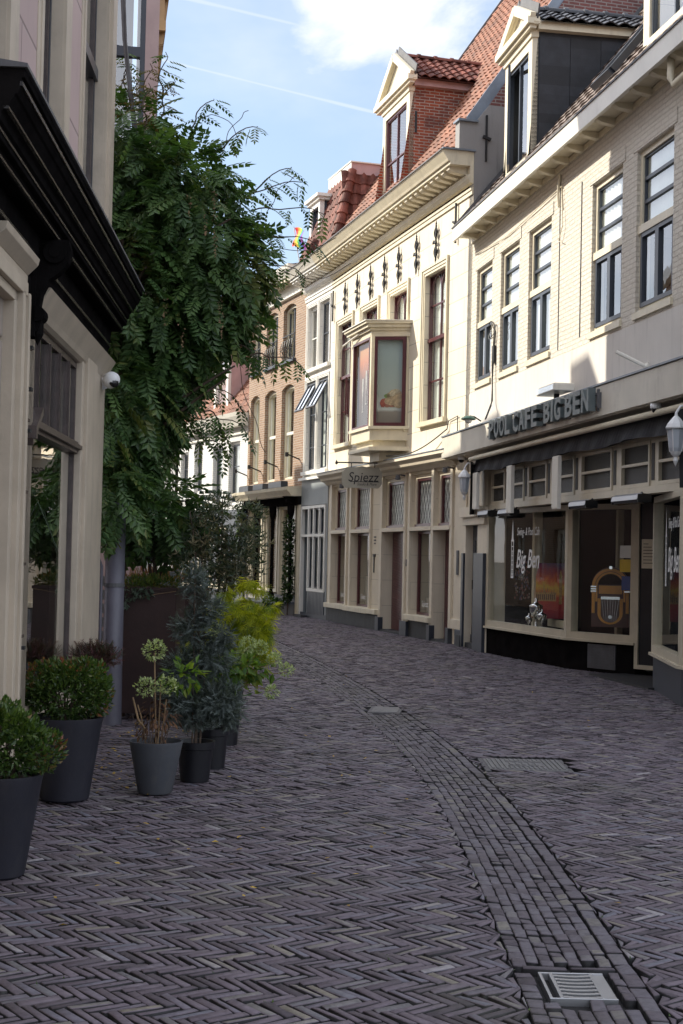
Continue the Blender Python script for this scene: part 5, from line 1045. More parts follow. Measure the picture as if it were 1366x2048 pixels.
mb = MB(); mb.prof(-.1, L4-.0, [(-.45, 3.40), (-.43, 3.32), (-.34, 3.22), (-.30, 3.16), (0, 3.16), (0, 3.42)]); mb.build('shop_cornice', M['cream_trim'], h4)
mb = MB(); mb.box(0, L4, -.10, .1, 2.93, 3.16); mb.build('shop_frieze', M['black_paint'], h4)
for s in (.15, 1.72, 3.28, 4.95):
    c = MB(); c.lathe([(.09, .45), (.09, .5), (.06, .55), (.045, .62), (.045, 1.2), (.06, 1.24), (.045, 1.28), (.04, 2.3), (.05, 2.5), (.045, 2.55), (.09, 2.72), (.10, 2.8), (.10, 2.93)], 10, (s, -.16, 0)); c.build('column', M['black_paint'], h4, smooth=True)
b = MB(); b.prismyz([(-.10, 2.9), (-.40, 3.16), (-.10, 3.16)], 4.9, 5.05); b.lathe([(0, -.08), (.08, -.08), (.08, .08), (0, .08)], 10, (4.98, -.25, 3.04), axis='x'); b.build('console', M['black_paint'], h4)
for (a, b) in ((.35, 1.5), (1.95, 3.05), (3.5, 4.7)):
    window(h4, a, b, .55, 2.93, .05, fm='cream_trim', w=.09, inner=0, pane='shopglass'); MB().box(a-.1, a, -.02, .1, .5, 2.93).build('mullion', M['cream_trim'], h4)
mb = MB(); mb.box(0, L4, .0, .2, 0, .5); mb.box(1.9, 4.9, -.5, 0, 0, .28); mb.box(0, L4, 1.6, 1.7, 0, 3); mb.build('stone_base', M['render_grey'], h4)
mb = MB(); mb.box(1.8, 4.9, -.55, .02, .28, .34); mb.build('stone_ledge', M['zinc'], h4); mb = MB(); mb.box(5.15, L4, -.06, .1, 0, 2.93); mb.build('end_pilaster', M['cream_trim'], h4)
b = MB(); b.box(2.3, 2.5, .6, .75, .5, 1.7).box(3.9, 4.05, .7, .85, .5, 1.55); b.lathe([(0, 0), (.09, .1), (0, .25)], 8, (2.4, .67, 1.7)); b.build('shop_display', M['curtain'], h4)
mb = MB(); mb.poly([(-.05, -.5, 9.3), (L4, -.5, 9.3), (L4, 4, 10.3), (-.05, 4, 10.3)]); mb.poly([(-.05, 4, 10.3), (L4, 4, 10.3), (L4, 9, 9.2), (-.05, 9, 9.2)]); mb.poly([(L4, -.5, 9.3), (L4, 9, 9.2), (L4, 4, 10.3)]); mb.build('roof', M['tile_grey'], h4)
mb = MB(); mb.box(4.1, 4.7, .6, 1.5, 9.3, 10.05); ch = mb.build('chimney', M['brown_brick'], h4); b = MB(); b.lathe([(.14, -.28), (.14, .28)], 10, (4.4, 1.0, 10.12), axis='y'); b.build('chimney_cap', M['tile_red'], ch)
for k, (a, b) in enumerate(((.25, 1.25), (1.75, 2.75), (3.3, 4.5))):
    t = root('window_box', ['grey window box under the left lower window of the brick house', 'grey window box under the middle lower window of the brick house', 'grey window box under the right lower window of the brick house'][k], 'window box', F4, (a+b)/2, -.22, 3.42, 'window boxes on the brick house')
    L = (b-a)/2; q = MB(); q.box(-L, L, -.10, .1, 0, .16); q.build('trough', M['slate_blue'], t, bevel=.01); q = MB(); q.box(-L+.02, L-.02, -.08, .08, .16, .175); q.build('soil', M['bark'], t)
for k, (s, z, lab) in enumerate(((-.02, 3.95, 'short spotlight arm at the left edge of the brick house'), (1.45, 4.0, 'short spotlight arm between the left and middle brick piers'), (3.1, 4.05, 'short spotlight arm between the middle and right brick piers'), (5.1, 4.15, 'short spotlight arm at the right edge of the brick house'))):
    t = root('arm_spotlight', lab, 'lamp', F4, s, 0, z, 'spotlights on the brick house'); MB().tube([(0, 0, 0), (-.05, -.3, .12)], .02, 6).build('arm', M['iron'], t); MB().lathe([(0, -.06), (.05, -.05), (.05, .06), (0, .06)], 8, (-.06, -.34, .12)).build('head', M['iron'], t)
# ================================================================== low white house, farther white house, houses closing the view
h5 = root('low_white_house', 'low white painted brick house with a pink dormer left of the brick house', 'building', F5); L5 = 6.5
WW = [(.25, 1.05, 3.55, 4.98), (1.65, 2.45, 3.55, 5.5), (3.45, 4.35, 3.1, 5.0), (4.9, 5.85, 3.1, 5.05)]
mb = wallholes(MB(), 0, L5, 2.95, 5.5, [(a, b, c, d, .2) for a, b, c, d in WW]); mb.build('wall', M['white_brick'], h5); mb = shell(MB(), 0, L5, 0, 5.7, 9, y=.3); mb.box(0, L5, .25, 9, 2.8, 2.9); mb.build('side_walls', M['interior'], h5)
for (a, b, c, d) in WW: window(h5, a, b, c, d, .10, fm='white_trim', bm='sash_dark', w=.08, hs=(.62,), inner=.05, cur='curtain')
mb = MB(); mb.box(0, L5, -.05, .2, 0, 2.95); mb.build('ground_floor_boarding', M['blue_grey_tile'], h5)
for (a, b) in ((.4, 1.6), (2.0, 3.0), (3.6, 5.0)): window(h5, a, b, .5, 2.4, -.1, fm='cream_trim', w=.1, vs=(.5,), inner=.03, pane='glass')
mb = MB(); mb.prof(-.1, L5, [(-.40, 5.86), (-.36, 5.74), (-.28, 5.6), (-.22, 5.46), (0, 5.46), (0, 5.86)]); mb.prof(0, L5, [(-.06, 5.30), (-.06, 5.24), (0, 5.22), (0, 5.30)]); mb.build('cornice', M['gutter_white'], h5)
mb = MB(); s2 = math.atan(1.3); pantiles(mb, (0, -.05, 5.85), (1, 0, 0), (0, math.cos(s2), math.sin(s2)), 26, 14, tw=.25, tl=.3, amp=.05, seg=4); mb.poly([(0, -.05, 5.8), (L5, -.05, 5.8), (L5, 2.6, 9.2), (0, 2.6, 9.2)]); mb.build('roof', M['tile_red'], h5)
mb = MB(); frame4(mb, 2.7, 4.0, 6.1, 7.95, .16, .25, .35); dm = mb.build('dormer', M['white_trim'], h5); MB().poly([(2.8, .33, 6.2), (3.9, .33, 6.2), (3.9, .33, 7.9), (2.8, .33, 7.9)]).build('pane', M['glass'], dm); mb = MB(); mb.box(2.7, 4.0, .36, 2.6, 5.9, 7.98).box(2.6, 4.1, .2, 2.6, 7.98, 8.1); mb.build('dormer_cheek', M['pink_boards'], dm)
F6 = Fr((-11.6, 53.2), (.794, -.608)); h6 = root('far_white_house', 'white two storey house closing the bend of the street behind the leaves', 'building', F6); L6 = 7.4
WW = [(.6, 1.6), (2.3, 3.3), (4.0, 5.0), (5.7, 6.7)]
mb = wallholes(MB(), 0, L6, 0, 8.2, [(a, b, 5.4, 7.4, .2) for a, b in WW]+[(a, b, 3.2, 4.9, .2) for a, b in WW]+[(a, b, .6, 2.5, .2) for a, b in WW]); mb.build('wall', M['white_stucco'], h6); mb = shell(MB(), 0, L6, 0, 8.2, 8, y=.3); mb.box(0, L6, .25, 8, 8.1, 8.2); mb.build('side_walls', M['pink_stucco'], h6)
for a, b in WW:
    for (c, d) in ((5.4, 7.4), (3.2, 4.9), (.6, 2.5)): window(h6, a, b, c, d, .1, fm='white_trim', bm='sash_dark', w=.08, hs=(.55,), vs=(.5,), inner=.05, cur='curtain')
mb = MB(); mb.box(-.1, L6+.1, -.3, .1, 8.2, 8.5); mb.build('cornice', M['gutter_white'], h6)
mb = MB(); mb.poly([(-.1, -.2, 8.5), (L6+.1, -.2, 8.5), (L6+.1, 4, 11), (-.1, 4, 11)]); mb.poly([(-.1, 4, 11), (L6+.1, 4, 11), (L6+.1, 8, 8.3), (-.1, 8, 8.3)]); mb.poly([(L6+.1, -.2, 8.5), (L6+.1, 8, 8.3), (L6+.1, 4, 11)]); mb.build('roof', M['tile_red'], h6)
F7 = Fr((-6.2, 54.5), (.6, -.8)); h7 = root('rear_brick_building', 'plain brown brick back building rising behind the low white house', 'building', F7); mb = MB(); mb.box(0, 7, 0, 7, 0, 10.2); mb.build('wall', M['brown_brick'], h7); mb = MB(); mb.box(-.1, 7.1, -.1, 7.1, 10.2, 10.35); mb.build('roof', M['lead'], h7)
# ================================================================== buildings on the left
vL = Vector((565-683, 0))
FL = Fr((-1.62, 0), (-.0415, .99914))
lb = root('pink_house', 'pink and cream house with a glossy black shop cornice, filling the left edge', 'building', FL)
YE = 12.52
PW = [(7.15, 7.95), (9.10, 9.92), (10.95, 12.2)]
mb = wallholes(MB(), 2, YE, 3.6, 10.5, [(a, b, 4.2, 9.4, .26) for a, b in PW]); mb.build('wall', stucco('pink_block_stucco', (.50, .37, .345), bw=2.4, bh=.95, line=.014, dirt=.2, lcol=.3), lb)
mb = shell(MB(), 2, YE, 3.6, 10.5, 9, y=.4); mb.box(2, YE, .3, 9, 10.3, 10.5); mb.box(2, YE, .3, 9, 3.5, 3.7); mb.poly([(YE, 0, 0), (YE, 9, 0), (YE, 9, 10.5), (YE, 0, 10.5)]); mb.build('side_walls', M['pink_stucco'], lb)
for a, b in PW:
    c = MB()
    for (x0, x1, pr) in ((a-.20, a-.09, .006), (a-.09, a, .012), (b, b+.14, .022), (b+.14, b+.30, .014)): c.box(x0, x1, -pr, 0, 3.7, 9.6)
    c.box(a-.2, b+.30, -.03, 0, 9.4, 9.7); c.build('window_casing', M['lb_cream'], lb)
    f = frame4(MB(), a, b, 4.2, 9.4, .05, .085, .15); f.box(a, b, .06, .14, 5.65, 5.75); f = f.build('window', M['sash_dark'], lb); MB().box(b-.10, b-.05, .09, .13, 4.2, 9.4).build('glazing_bars', M['brown_paint'], f)
    MB().poly([(a+.05, .11, 4.2), (b-.05, .11, 4.2), (b-.05, .11, 9.4), (a+.05, .11, 9.4)]).build('pane', M['glass'], f); MB().box(a, b, .5, .52, 4.2, 9.4).build('curtain', M['interior'], f)
    j = MB(); j.box(b-.006, b, .0, .085, 4.2, 9.4).box(a, a+.006, 0, .085, 4.2, 9.4); j.build('reveal', M['lb_cream'], lb)
b = MB(); b.box(12.28, YE+.01, -.05, .02, 3.6, 10.5); b.build('corner_strip', M['lb_cream'], lb)
# black cornice
pr = [(-.36, 3.86), (-.36, 3.82), (-.345, 3.815), (-.34, 3.77), (-.325, 3.74), (-.315, 3.735), (-.285, 3.68), (-.255, 3.655), (-.25, 3.62), (-.235, 3.61), (-.232, 3.56), (-.20, 3.55), (-.19, 3.50), (-.10, 3.50), (-.09, 3.36), (-.075, 3.34), (-.07, 3.28), (-.05, 3.26), (-.05, 3.16), (0, 3.16), (0, 3.9)]
mb = MB(); mb.prof(6.62, YE-.22, pr); mb.build('shop_cornice', M['black_paint'], lb, bevel=.004)
each([(6.62, YE-.23, -.352, -.338, 3.778, 3.798), (6.62, YE-.23, -.290, -.262, 3.668, 3.682), (6.62, YE-.23, -.240, -.228, 3.585, 3.600), (6.62, YE-.23, -.205, -.186, 3.508, 3.522), (6.62, YE-.23, -.100, -.088, 3.365, 3.385)], 'cornice_bead', M['black_gloss'], lb)
mb = MB(); mb.box(6.60, YE-.2, -.375, 0, 3.862, 3.88); mb.prof(6.6, YE-.2, [(-.375, 3.88), (0, 3.93), (0, 3.88)]); mb.build('cornice_flashing', M['lead'], lb)
mb = MB(); mb.box(2, 6.62, -.05, .1, 3.2, 3.8); mb.build('fascia', M['lb_cream'], lb)
# console bracket
b = MB(); s = 8.72; b.prof(s-.05, s+.05, [(0, 3.50), (-.27, 3.50), (-.285, 3.44), (-.27, 3.36), (-.22, 3.30), (-.155, 3.25), (-.115, 3.17), (-.10, 3.08), (-.12, 3.00), (-.10, 2.94), (0, 2.9)])
b.lathe([(0, -.075), (.07, -.075), (.07, .075), (0, .075)], 16, (s, -.19, 3.42), axis='x'); b.lathe([(0, -.08), (.035, -.08), (.035, .08), (0, .08)], 12, (s, -.19, 3.42), axis='x'); b.lathe([(0, -.07), (.05, -.07), (.05, .07), (0, .07)], 14, (s, -.09, 3.04), axis='x'); b.lathe([(0, -.1), (.035, -.03), (.035, .03), (0, .07)], 10, (s, -.09, 2.95)); b.box(s-.07, s+.07, -.08, 0, 2.9, 3.5); b.build('console', M['black_paint'], lb)
# ground floor: door surround, pilasters, shop window
mb = MB(); mb.box(2, 7.55, -.0, .3, 0, 3.3); mb.build('ground_floor_wall', M['lb_cream'], lb)
mb = MB()
for (x0, x1, pr_) in ((8.20, 8.28, .045), (8.28, 8.36, .08), (8.36, 8.42, .06), (8.42, 8.47, .09)): mb.box(x0, x1, -pr_, .2, 0, 3.12)
for (z0, z1, pr_) in ((3.04, 3.10, .045), (3.10, 3.18, .08), (3.18, 3.24, .06)): mb.box(7.55, 8.36+(z0-3.04), -pr_, .18, z0, z1)
mb.prof(7.5, 8.50, [(-.13, 3.34), (-.12, 3.30), (-.06, 3.24), (0, 3.24), (0, 3.34)]); mb.build('door_surround', M['lb_cream'], lb, bevel=.004)
mb = MB(); 
for k in range(8): mb.box(8.02, 8.20, .02, .9, .02+k*.40, .40+k*.40)
mb.build('door_reveal', paint('reveal_blocks', (.36, .30, .25), .6, .12, 3, .2, .3), lb, bevel=.012)
mb = MB(); mb.box(7.5, 8.1, .35, .5, 2.28, 3.1); mb.box(7.3, 8.12, .18, .42, 2.2, 2.29); mb.box(7.3, 8.12, .25, .45, 2.15, 2.2); d_ = mb.build('door_transom', M['lb_cream'], lb); mb = MB(); mb.box(7.3, 8.05, .42, .47, .05, 2.2); mb.build('door', paint('door_tan', (.30, .20, .13), .4, .12, 3, .1, .1), lb)
mb = MB(); mb.box(8.50, 8.60, -.0, .15, 0, 3.2).box(8.47, 8.50, .0, .1, 0, 3.2); mb.build('dark_joint', M['black_matt'], lb)
b = MB(); b.tube([(8.53, -.04, 0), (8.53, -.04, 3.0)], .022, 8)
for z in (1.0, 2.3, 2.55, 2.8): b.box(8.5, 8.56, -.10, 0, z, z+.02)
b.build('thin_pipe', M['black_matt'], lb)
mb = MB(); mb.box(8.60, 8.98, -.03, .15, 0, 3.12); mb.prismxy([(8.56, 0), (8.60, -.05), (8.70, -.05), (8.72, -.03), (8.98, -.03), (9.02, 0)], 0, 3.12); p1_ = mb.build('pilaster', M['lb_cream'], lb)
mb = MB()
for z in (.62, 1.06, 1.5, 1.94, 2.38, 2.82): mb.box(8.59, 8.74, -.056, -.045, z, z+.018)
mb.build('pilaster_joints', M['bark'], p1_)
mb = MB(); mb.box(11.20, 11.32, -.02, .15, .3, 3.12).box(11.32, 11.85, -.05, .15, 0, 3.14).box(11.85, YE-.04, -.0, .3, 0, 3.14); mb.box(11.95, YE, -.03, 0, 0, 3.14); mb.build('pilaster', M['lb_cream'], lb, bevel=.006)
mb = MB(); mb.prof(8.98, YE, [(-.12, 3.26), (-.05, 3.14), (-.03, 3.10), (.0, 3.08), (.1, 3.08), (.1, 3.26)]); mb.build('shop_frieze', M['lb_cream'], lb)
a, b_ = 9.0, 11.22
f = frame4(MB(), a, b_, .60, 3.08, .05, .03, .065); f.box(a, b_, .0, .065, 2.36, 2.45).box(a, b_, -.03, .02, 2.39, 2.42); f = f.build('shop_window', M['brown_paint'], lb)
g_ = MB()
for k in range(1, 5): x_ = a+(b_-a)*k/5; g_.box(x_-.022, x_+.022, .03, .06, 2.45, 3.03); g_.box(x_-.008, x_+.008, .015, .03, 2.45, 3.03)
g_.build('glazing_bars', M['brown_paint'], f); MB().poly([(a, .05, .66), (b_, .05, .66), (b_, .05, 3.02), (a, .05, 3.02)]).build('pane', M['lbglass'], f)
b = MB(); b.box(8.72, 8.76, -.10, .0, 2.28, 2.36); b.bar((8.72, -.05, 2.26), (9.25, -.02, 2.50), .06, .05); b.build('blind_box', M['brown_paint'], lb)
mb = MB(); mb.box(8.98, 11.3, -.03, .3, 0, .60); mb.build('stall_riser', M['lb_cream'], lb)
mb = MB(); mb.box(8.9, YE-.1, 2.9, 3.0, 0, 3.3).box(8.9, YE-.1, .2, 3, 0, .1).box(YE-.12, YE-.05, .2, 3, 0, 3.3).box(8.6, 8.7, .2, 3, 0, 3.3); mb.box(8.6, YE, .2, 3, 3.2, 3.3); mb.build('shop_interior', M['shop_back'], lb)
mb = MB(); mb.box(9.0, 11.2, .35, .38, 1.16, 1.19).box(9.0, 11.2, .35, .38, .80, .83)
for k in range(46): mb.bar((9.0+k*.048, .37, .83), (9.03+k*.048+.02*math.sin(k), .37, 1.16), .008, .008)
mb.build('lattice_screen', M['lb_cream'], lb)
# security camera
t = root('bullet_camera', 'white turret security camera under the black cornice beside the vine', 'security camera', FL, 12.25, -.10, 3.07); MB().lathe([(0, 0), (.07, 0), (.075, .03), (.07, .10)], 20, (0, .10, 0), axis='y').build('base', M['white_plastic'], t, smooth=True); t.rotation_euler = (0, 0, FL.ang-R(50))
o = MB(); o.lathe([(0, -.075), (.045, -.06), (.07, -.02), (.072, .03), (.05, .07), (0, .08)], 20); o.xf(Matrix.Translation((0, -.02, 0)) @ Matrix.Rotation(R(80), 4, 'X')); o.build('ball', M['white_plastic'], t, smooth=True)
o = MB(); o.lathe([(0, .012), (.03, .008), (.046, -.004), (.05, -.02)], 16); o.xf(Matrix.Translation((0, -.088, -.014)) @ Matrix.Rotation(R(80), 4, 'X')); o.build('lens', M['black_plastic'], t, smooth=True)
# next house on the left, corner glazing
FN = Fr((-2.33, 17.0), (-.172, .985))
nb = root('glazed_corner_house', 'tall pinkish house whose corner is a blue framed window, rising behind the vine', 'building', FN)
mb = MB(); mb.box(0, 4.72, .0, .16, 0, 12.3); mb.build('wall', M['pink_stucco'], nb)
mb = MB(); mb.box(.02, .32, 2.2, 9.5, 0, 12.3).box(.02, 4.7, 9.2, 9.5, 0, 12.3).box(4.42, 4.72, .3, 9.5, 0, 12.3).box(0, 4.72, .3, 9.5, 12.1, 12.3); mb.box(.02, .3, .16, 2.2, 0, 3.1).box(.02, .3, .16, 2.2, 9.2, 12.3); mb.build('side_walls', M['pink_stucco'], nb)
b = MB(); 
for y in (.161, 1.2, 2.1): b.box(.0, .07, y, y+.06, 3.1, 9.2)
for z in (3.1, 7.55, 9.1): b.box(-.01, .08, .221, 2.2, z, z+.12)
b.build('window_frame', M['slate_blue'], nb); MB().poly([(.04, .2, 3.1), (.04, 2.2, 3.1), (.04, 2.2, 9.2), (.04, .2, 9.2)]).build('pane', M['lbglass'], nb); MB().box(.5, .55, .3, 2.2, 3.1, 9.2).build('blind', M['slate_blue'], nb)
mb = MB(); mb.box(-.0, 4.9, -.08, 0, 7.9, 8.02).box(0, 4.9, -.06, 0, 8.02, 8.3).box(-.02, 4.9, -.11, 0, 8.3, 8.42)
for k in range(12): mb.prof(.1+k*.4, .2+k*.4, [(-.10, 8.3), (-.06, 7.78), (0, 7.75), (0, 8.3)])
mb.build('cornice', paint('ochre_trim', (.45, .27, .12), .5, .2, 4, .1, .2), nb)
# houses round the small square beyond: hidden from the lens but they shade the street
for nm, lab, (x0, y0), d_, L_, hgt, mt in (('square_house', 'pale house on the small square behind the vine', (-7.1, 22.9), (-.25, .968), 13.5, 11.3, 'cream_plain'), ('gabled_house', 'brick house farther round the small square behind the vine', (-10.6, 36.8), (-.35, .937), 9.5, 11.6, 'tan_brick')):
    Fq = Fr((x0, y0), d_); q = root(nm, lab, 'building', Fq); hs = [(.8+k*2.1, 1.9+k*2.1, z, z+1.7, .2) for k in range(4) for z in (.9, 3.9, 6.9)]
    wallholes(MB(), 0, L_, 0, hgt-.3, hs).build('wall', M[mt], q); mb = shell(MB(), 0, L_, 0, hgt-.3, 8, y=.3); mb.box(0, L_, .25, 8, hgt-.5, hgt-.3); mb.build('side_walls', M[mt], q)
    for (a, b, c, d, _) in hs: window(q, a, b, c, d, .1, w=.08, vs=(.5,), hs=(.6,), cur='curtain')
    MB().box(-.1, L_+.1, -.3, .2, hgt-.3, hgt).build('cornice', M['gutter_white'], q)
    mb = MB(); mb.poly([(-.1, -.2, hgt), (L_+.1, -.2, hgt), (L_+.1, 4, hgt+1.6), (-.1, 4, hgt+1.6)]); mb.poly([(-.1, 4, hgt+1.6), (L_+.1, 4, hgt+1.6), (L_+.1, 8, hgt), (-.1, 8, hgt)]); rf = mb.build('roof', M['tile_red'], q)
    MB().box(2.0, 2.8, 1.0, 1.8, hgt, hgt+1.9).build('chimney', M['brown_brick'], rf); MB().box(6.4, 7.5, .6, 1.6, hgt, hgt+1.5).build('chimney', M['brown_brick'], rf)
# ================================================================== plants and pots
def blobpts(ells, n, lo=.55, keep=None):
    """points in a union of ellipsoids, biased to the skin; returns points and outward normals"""
    vol = np.array([e[3]*e[4]*e[5] for e in ells])**(2/3); pr = vol/vol.sum(); P_, N_ = [], []
    idx = rng.choice(len(ells), size=n*3, p=pr)
    d = rng.normal(size=(n*3, 3)); d /= np.linalg.norm(d, axis=1)[:, None]; rr = lo+(1-lo)*rng.random(n*3)**.6
    E = np.array(ells, float); P_ = E[idx, :3]+d*rr[:, None]*E[idx, 3:6]; N_ = d/E[idx, 3:6]; N_ /= np.linalg.norm(N_, axis=1)[:, None]
    ok = np.ones(len(P_), bool)
    for j, e in enumerate(ells):
        q = (P_-E[j, :3])/E[j, 3:6]; ok &= ~((np.linalg.norm(q, axis=1) < lo*.85) & (idx != j))
    P_, N_ = P_[ok], N_[ok]; return P_[:n], N_[:n]
def orient(N_, droop, jitter):
    """local axes: x along the leaf, z its face"""
    d = N_+rng.normal(0, jitter, N_.shape); d[:, 2] -= droop; d /= np.linalg.norm(d, axis=1)[:, None]
    up = np.array([0, 0, 1.])+rng.normal(0, .35, N_.shape)+N_*.5; y = np.cross(up, d); y /= (np.linalg.norm(y, axis=1)[:, None]+1e-9); z = np.cross(d, y); return d, y, z
def leaves(name, P_, ax, size, tmpl, mat, parent, tonev=None, svar=.3):
    """tmpl: (verts (k,4,3), ...) quads in local units"""
    X, Y, Z = ax; n = len(P_); T = np.asarray(tmpl, float); k = len(T); s = size*(1+rng.uniform(-svar, svar, n))
    V = P_[:, None, None, :]+s[:, None, None, None]*(T[None, :, :, 0:1]*X[:, None, None, :]+T[None, :, :, 1:2]*Y[:, None, None, :]+T[None, :, :, 2:3]*Z[:, None, None, :])
    V = V.reshape(-1, 3); Fc = np.arange(len(V)).reshape(-1, 4); tn = np.repeat(np.clip((rng.random(n) if tonev is None else tonev)[:, None]+rng.normal(0, .12, (n, k)), 0, 1), 1, axis=1).reshape(-1)
    return npmesh(name, V, Fc, tn, mat, parent)
def leaflet(o, d, L, w, lift=.12):
    o = np.array(o, float); d = np.array(d, float); d /= np.linalg.norm(d); s = np.array([-d[1], d[0], 0]); up = np.array([0, 0, 1.])
    m = o+d*L*.42
    return [[o, m+s*w-up*lift*w*2, o+d*L, m+up*lift*w], [o, m+up*lift*w, o+d*L, m-s*w-up*lift*w*2]]
def pinnate(n=5, L=.36, w=.075, curve=.25):
    q = []
    for i in range(n):
        t = .18+.72*i/(n-1); z = -curve*t*t; lf = L*(1-.35*abs(t-.55))
        for sg in (1, -1): q += leaflet((t, 0, z), (.55, sg*1.0, -.35), lf, w)
    q += leaflet((.92, 0, -curve*.9), (1, 0, -.5), L*.9, w); q.append([(0, .008, 0), (0, -.008, 0), (.95, -.004, -curve*.9), (.95, .004, -curve*.9)]); return np.array(q, float)
def pinnate_lo(n=5, L=.38, w=.08, curve=.25):
    q = []
    for i in range(n):
        t = .15+.75*i/(n-1); z = -curve*t*t; lf = L*(1-.35*abs(t-.55))
        for sg in (1, -1):
            a = leaflet((t, 0, z), (.6, sg*1.0, -.35), lf, w); q.append([a[0][0], a[0][1], a[0][2], a[1][3]])
    a = leaflet((.9, 0, -curve*.85), (1, 0, -.5), L, w); q.append([a[0][0], a[0][1], a[0][2], a[1][3]]); return np.array(q, float)
def inside(P_, fn): return P_[np.array([fn(p_) for p_ in P_])]
# ---- wisteria
VX = (12.6+17)/2
ells = [(-2.15, 14.2, 5.62, .36, .9, .48), (-1.98, 14.3, 5.1, .52, 1.0, .66), (-1.62, 14.2, 4.95, .58, 1.0, .68), (-1.32, 14.1, 4.42, .50, .9, .58), (-2.05, 14.2, 4.2, .55, 1.2, .9), (-1.74, 14.2, 3.85, .50, 1.0, .62), (-1.36, 14.0, 3.98, .38, .7, .4), (-2.1, 14.1, 3.2, .42, 1.0, .8), (-1.92, 14.1, 3.1, .28, .9, .55), (-2.1, 14.0, 2.35, .32, .8, .65), (-1.85, 14.0, 2.05, .45, .7, .32), (-1.62, 14.3, 5.42, .30, .6, .28), (-1.02, 14.1, 4.4, .20, .5, .28), (-1.72, 13.9, 3.35, .20, .5, .25), (-2.12, 13.2, 2.22, .17, .3, .28), (-2.05, 12.95, 2.0, .16, .12, .13), (-2.2, 13.3, 2.9, .2, .35, .5), (-1.78, 13.9, 1.95, .46, .6, .18)]
wis = thing('wisteria', 'large dark green wisteria climbing over the gap left of the street', 'climbing plant', (-2.2, 13.6, 0))
mwis = leafmat('wisteria_leaf', (.034, .078, .025), (.115, .195, .058), (.16, .18, .05), .42, .3, .10)
P_, N_ = blobpts(ells, 3900, .5); P_ = P_[(P_[:, 0] > -2.42) | (P_[:, 1] > 12.75)]
P_ -= np.array([-2.2, 13.6, 0]); N2 = N_[:len(P_)]
tn = np.clip(.45+.5*(rng.random(len(P_))-.5), 0, 1)
leaves('foliage', P_, orient(N2, .75, .45), .265, pinnate(5, .37, .095), mwis, wis, tn)
# loose shoots that stick out to the right and top
def shoots(root_, starts, name, mat, tmpl, size, n_each=9, wood='bark', orig=(0, 0, 0), droop=.6):
    b = MB(); PP, XX, YY, ZZ = [], [], [], []
    for st, dr, L, sag in starts:
        st = Vector(st); dr = Vector(dr).normalized(); pts = []
        for k in range(10):
            t = k/9; q = st+dr*L*t+Vector((0, 0, -sag*t*t))+Vector((.03*math.sin(t*9+L), .03*math.cos(t*7), .02*math.sin(t*11))); pts.append(q-Vector(orig))
        b.tube([tuple(q) for q in pts], [.007*(1-.7*k/9)+.0015 for k in range(10)], 5)
        for k in range(n_each):
            t = (k+.5)/n_each; i = min(8, int(t*9)); q = pts[i].lerp(pts[i+1], t*9-i); a = random.uniform(0, 6.28); tg = (pts[i+1]-pts[i]).normalized()
            x = (tg*.6+Vector((math.cos(a), math.sin(a), 0))*.8+Vector((0, 0, -droop))).normalized(); up = Vector((0, 0, 1)); y = up.cross(x).normalized(); z = x.cross(y); PP.append(q); XX.append(x); YY.append(y); ZZ.append(z)
    b.build('stem', M[wood], root_)
    if PP: leaves(name, np.array(PP), (np.array(XX), np.array(YY), np.array(ZZ)), size, tmpl, mat, root_)
st = [((-1.1, 14, 5.1), (1, -.1, .45), .75, .10), ((-1.0, 14, 5.0), (1, 0, .15), .80, .12), ((-1.0, 14, 4.75), (1, 0, .1), .75, .15), ((-.95, 14, 5.2), (.6, 0, .5), .5, .05), ((-1.0, 14, 4.5), (1, .1, .0), .6, .12), ((-1.9, 14, 6.1), (.1, 0, 1), .5, 0), ((-2.2, 14, 6.0), (-.1, 0, 1), .6, 0), ((-1.6, 14, 5.8), (.5, 0, .9), .5, .1), ((-1.3, 14, 5.6), (.7, 0, .7), .55, .12), ((-1.25, 14, 3.8), (1, 0, -.4), .4, .15), ((-.95, 13.9, 3.55), (1, 0, .1), .55, .15), ((-1.1, 14, 4.1), (1, 0, .1), .35, .15), ((-1.4, 14, 3.0), (1, 0, -.2), .45, .1), ((-1.5, 14, 2.8), (1, 0, -.3), .35, .1), ((-1.5, 14, 3.35), (1, 0, -.35), .5, .12), ((-1.55, 13.8, 2.1), (1, 0, -.2), .35, .2), ((-1.6, 14, 3.0), (1, -.1, -.1), .45, .2)]
shoots(wis, st, 'shoot_foliage', mwis, pinnate(), .19, 10, orig=(-2.2, 13.6, 0))
mold = leafmat('wisteria_new_leaf', (.12, .11, .03), (.16, .10, .05), None, .5, .35)
shoots(wis, [((-2.25, 14, 5.9), (0, 0, 1), .62, 0), ((-2.05, 14, 6.0), (.1, 0, 1), .5, .02), ((-2.35, 13.7, 5.6), (-.05, 0, 1), .6, 0), ((-1.9, 14, 5.9), (.3, 0, 1), .5, .05), ((-2.0, 13.6, 5.7), (.1, 0, 1), .45, 0), ((-2.15, 13.8, 5.8), (.1, 0, 1), .5, 0)], 'young_foliage', mold, pinnate(), .15, 12, orig=(-2.2, 13.6, 0))
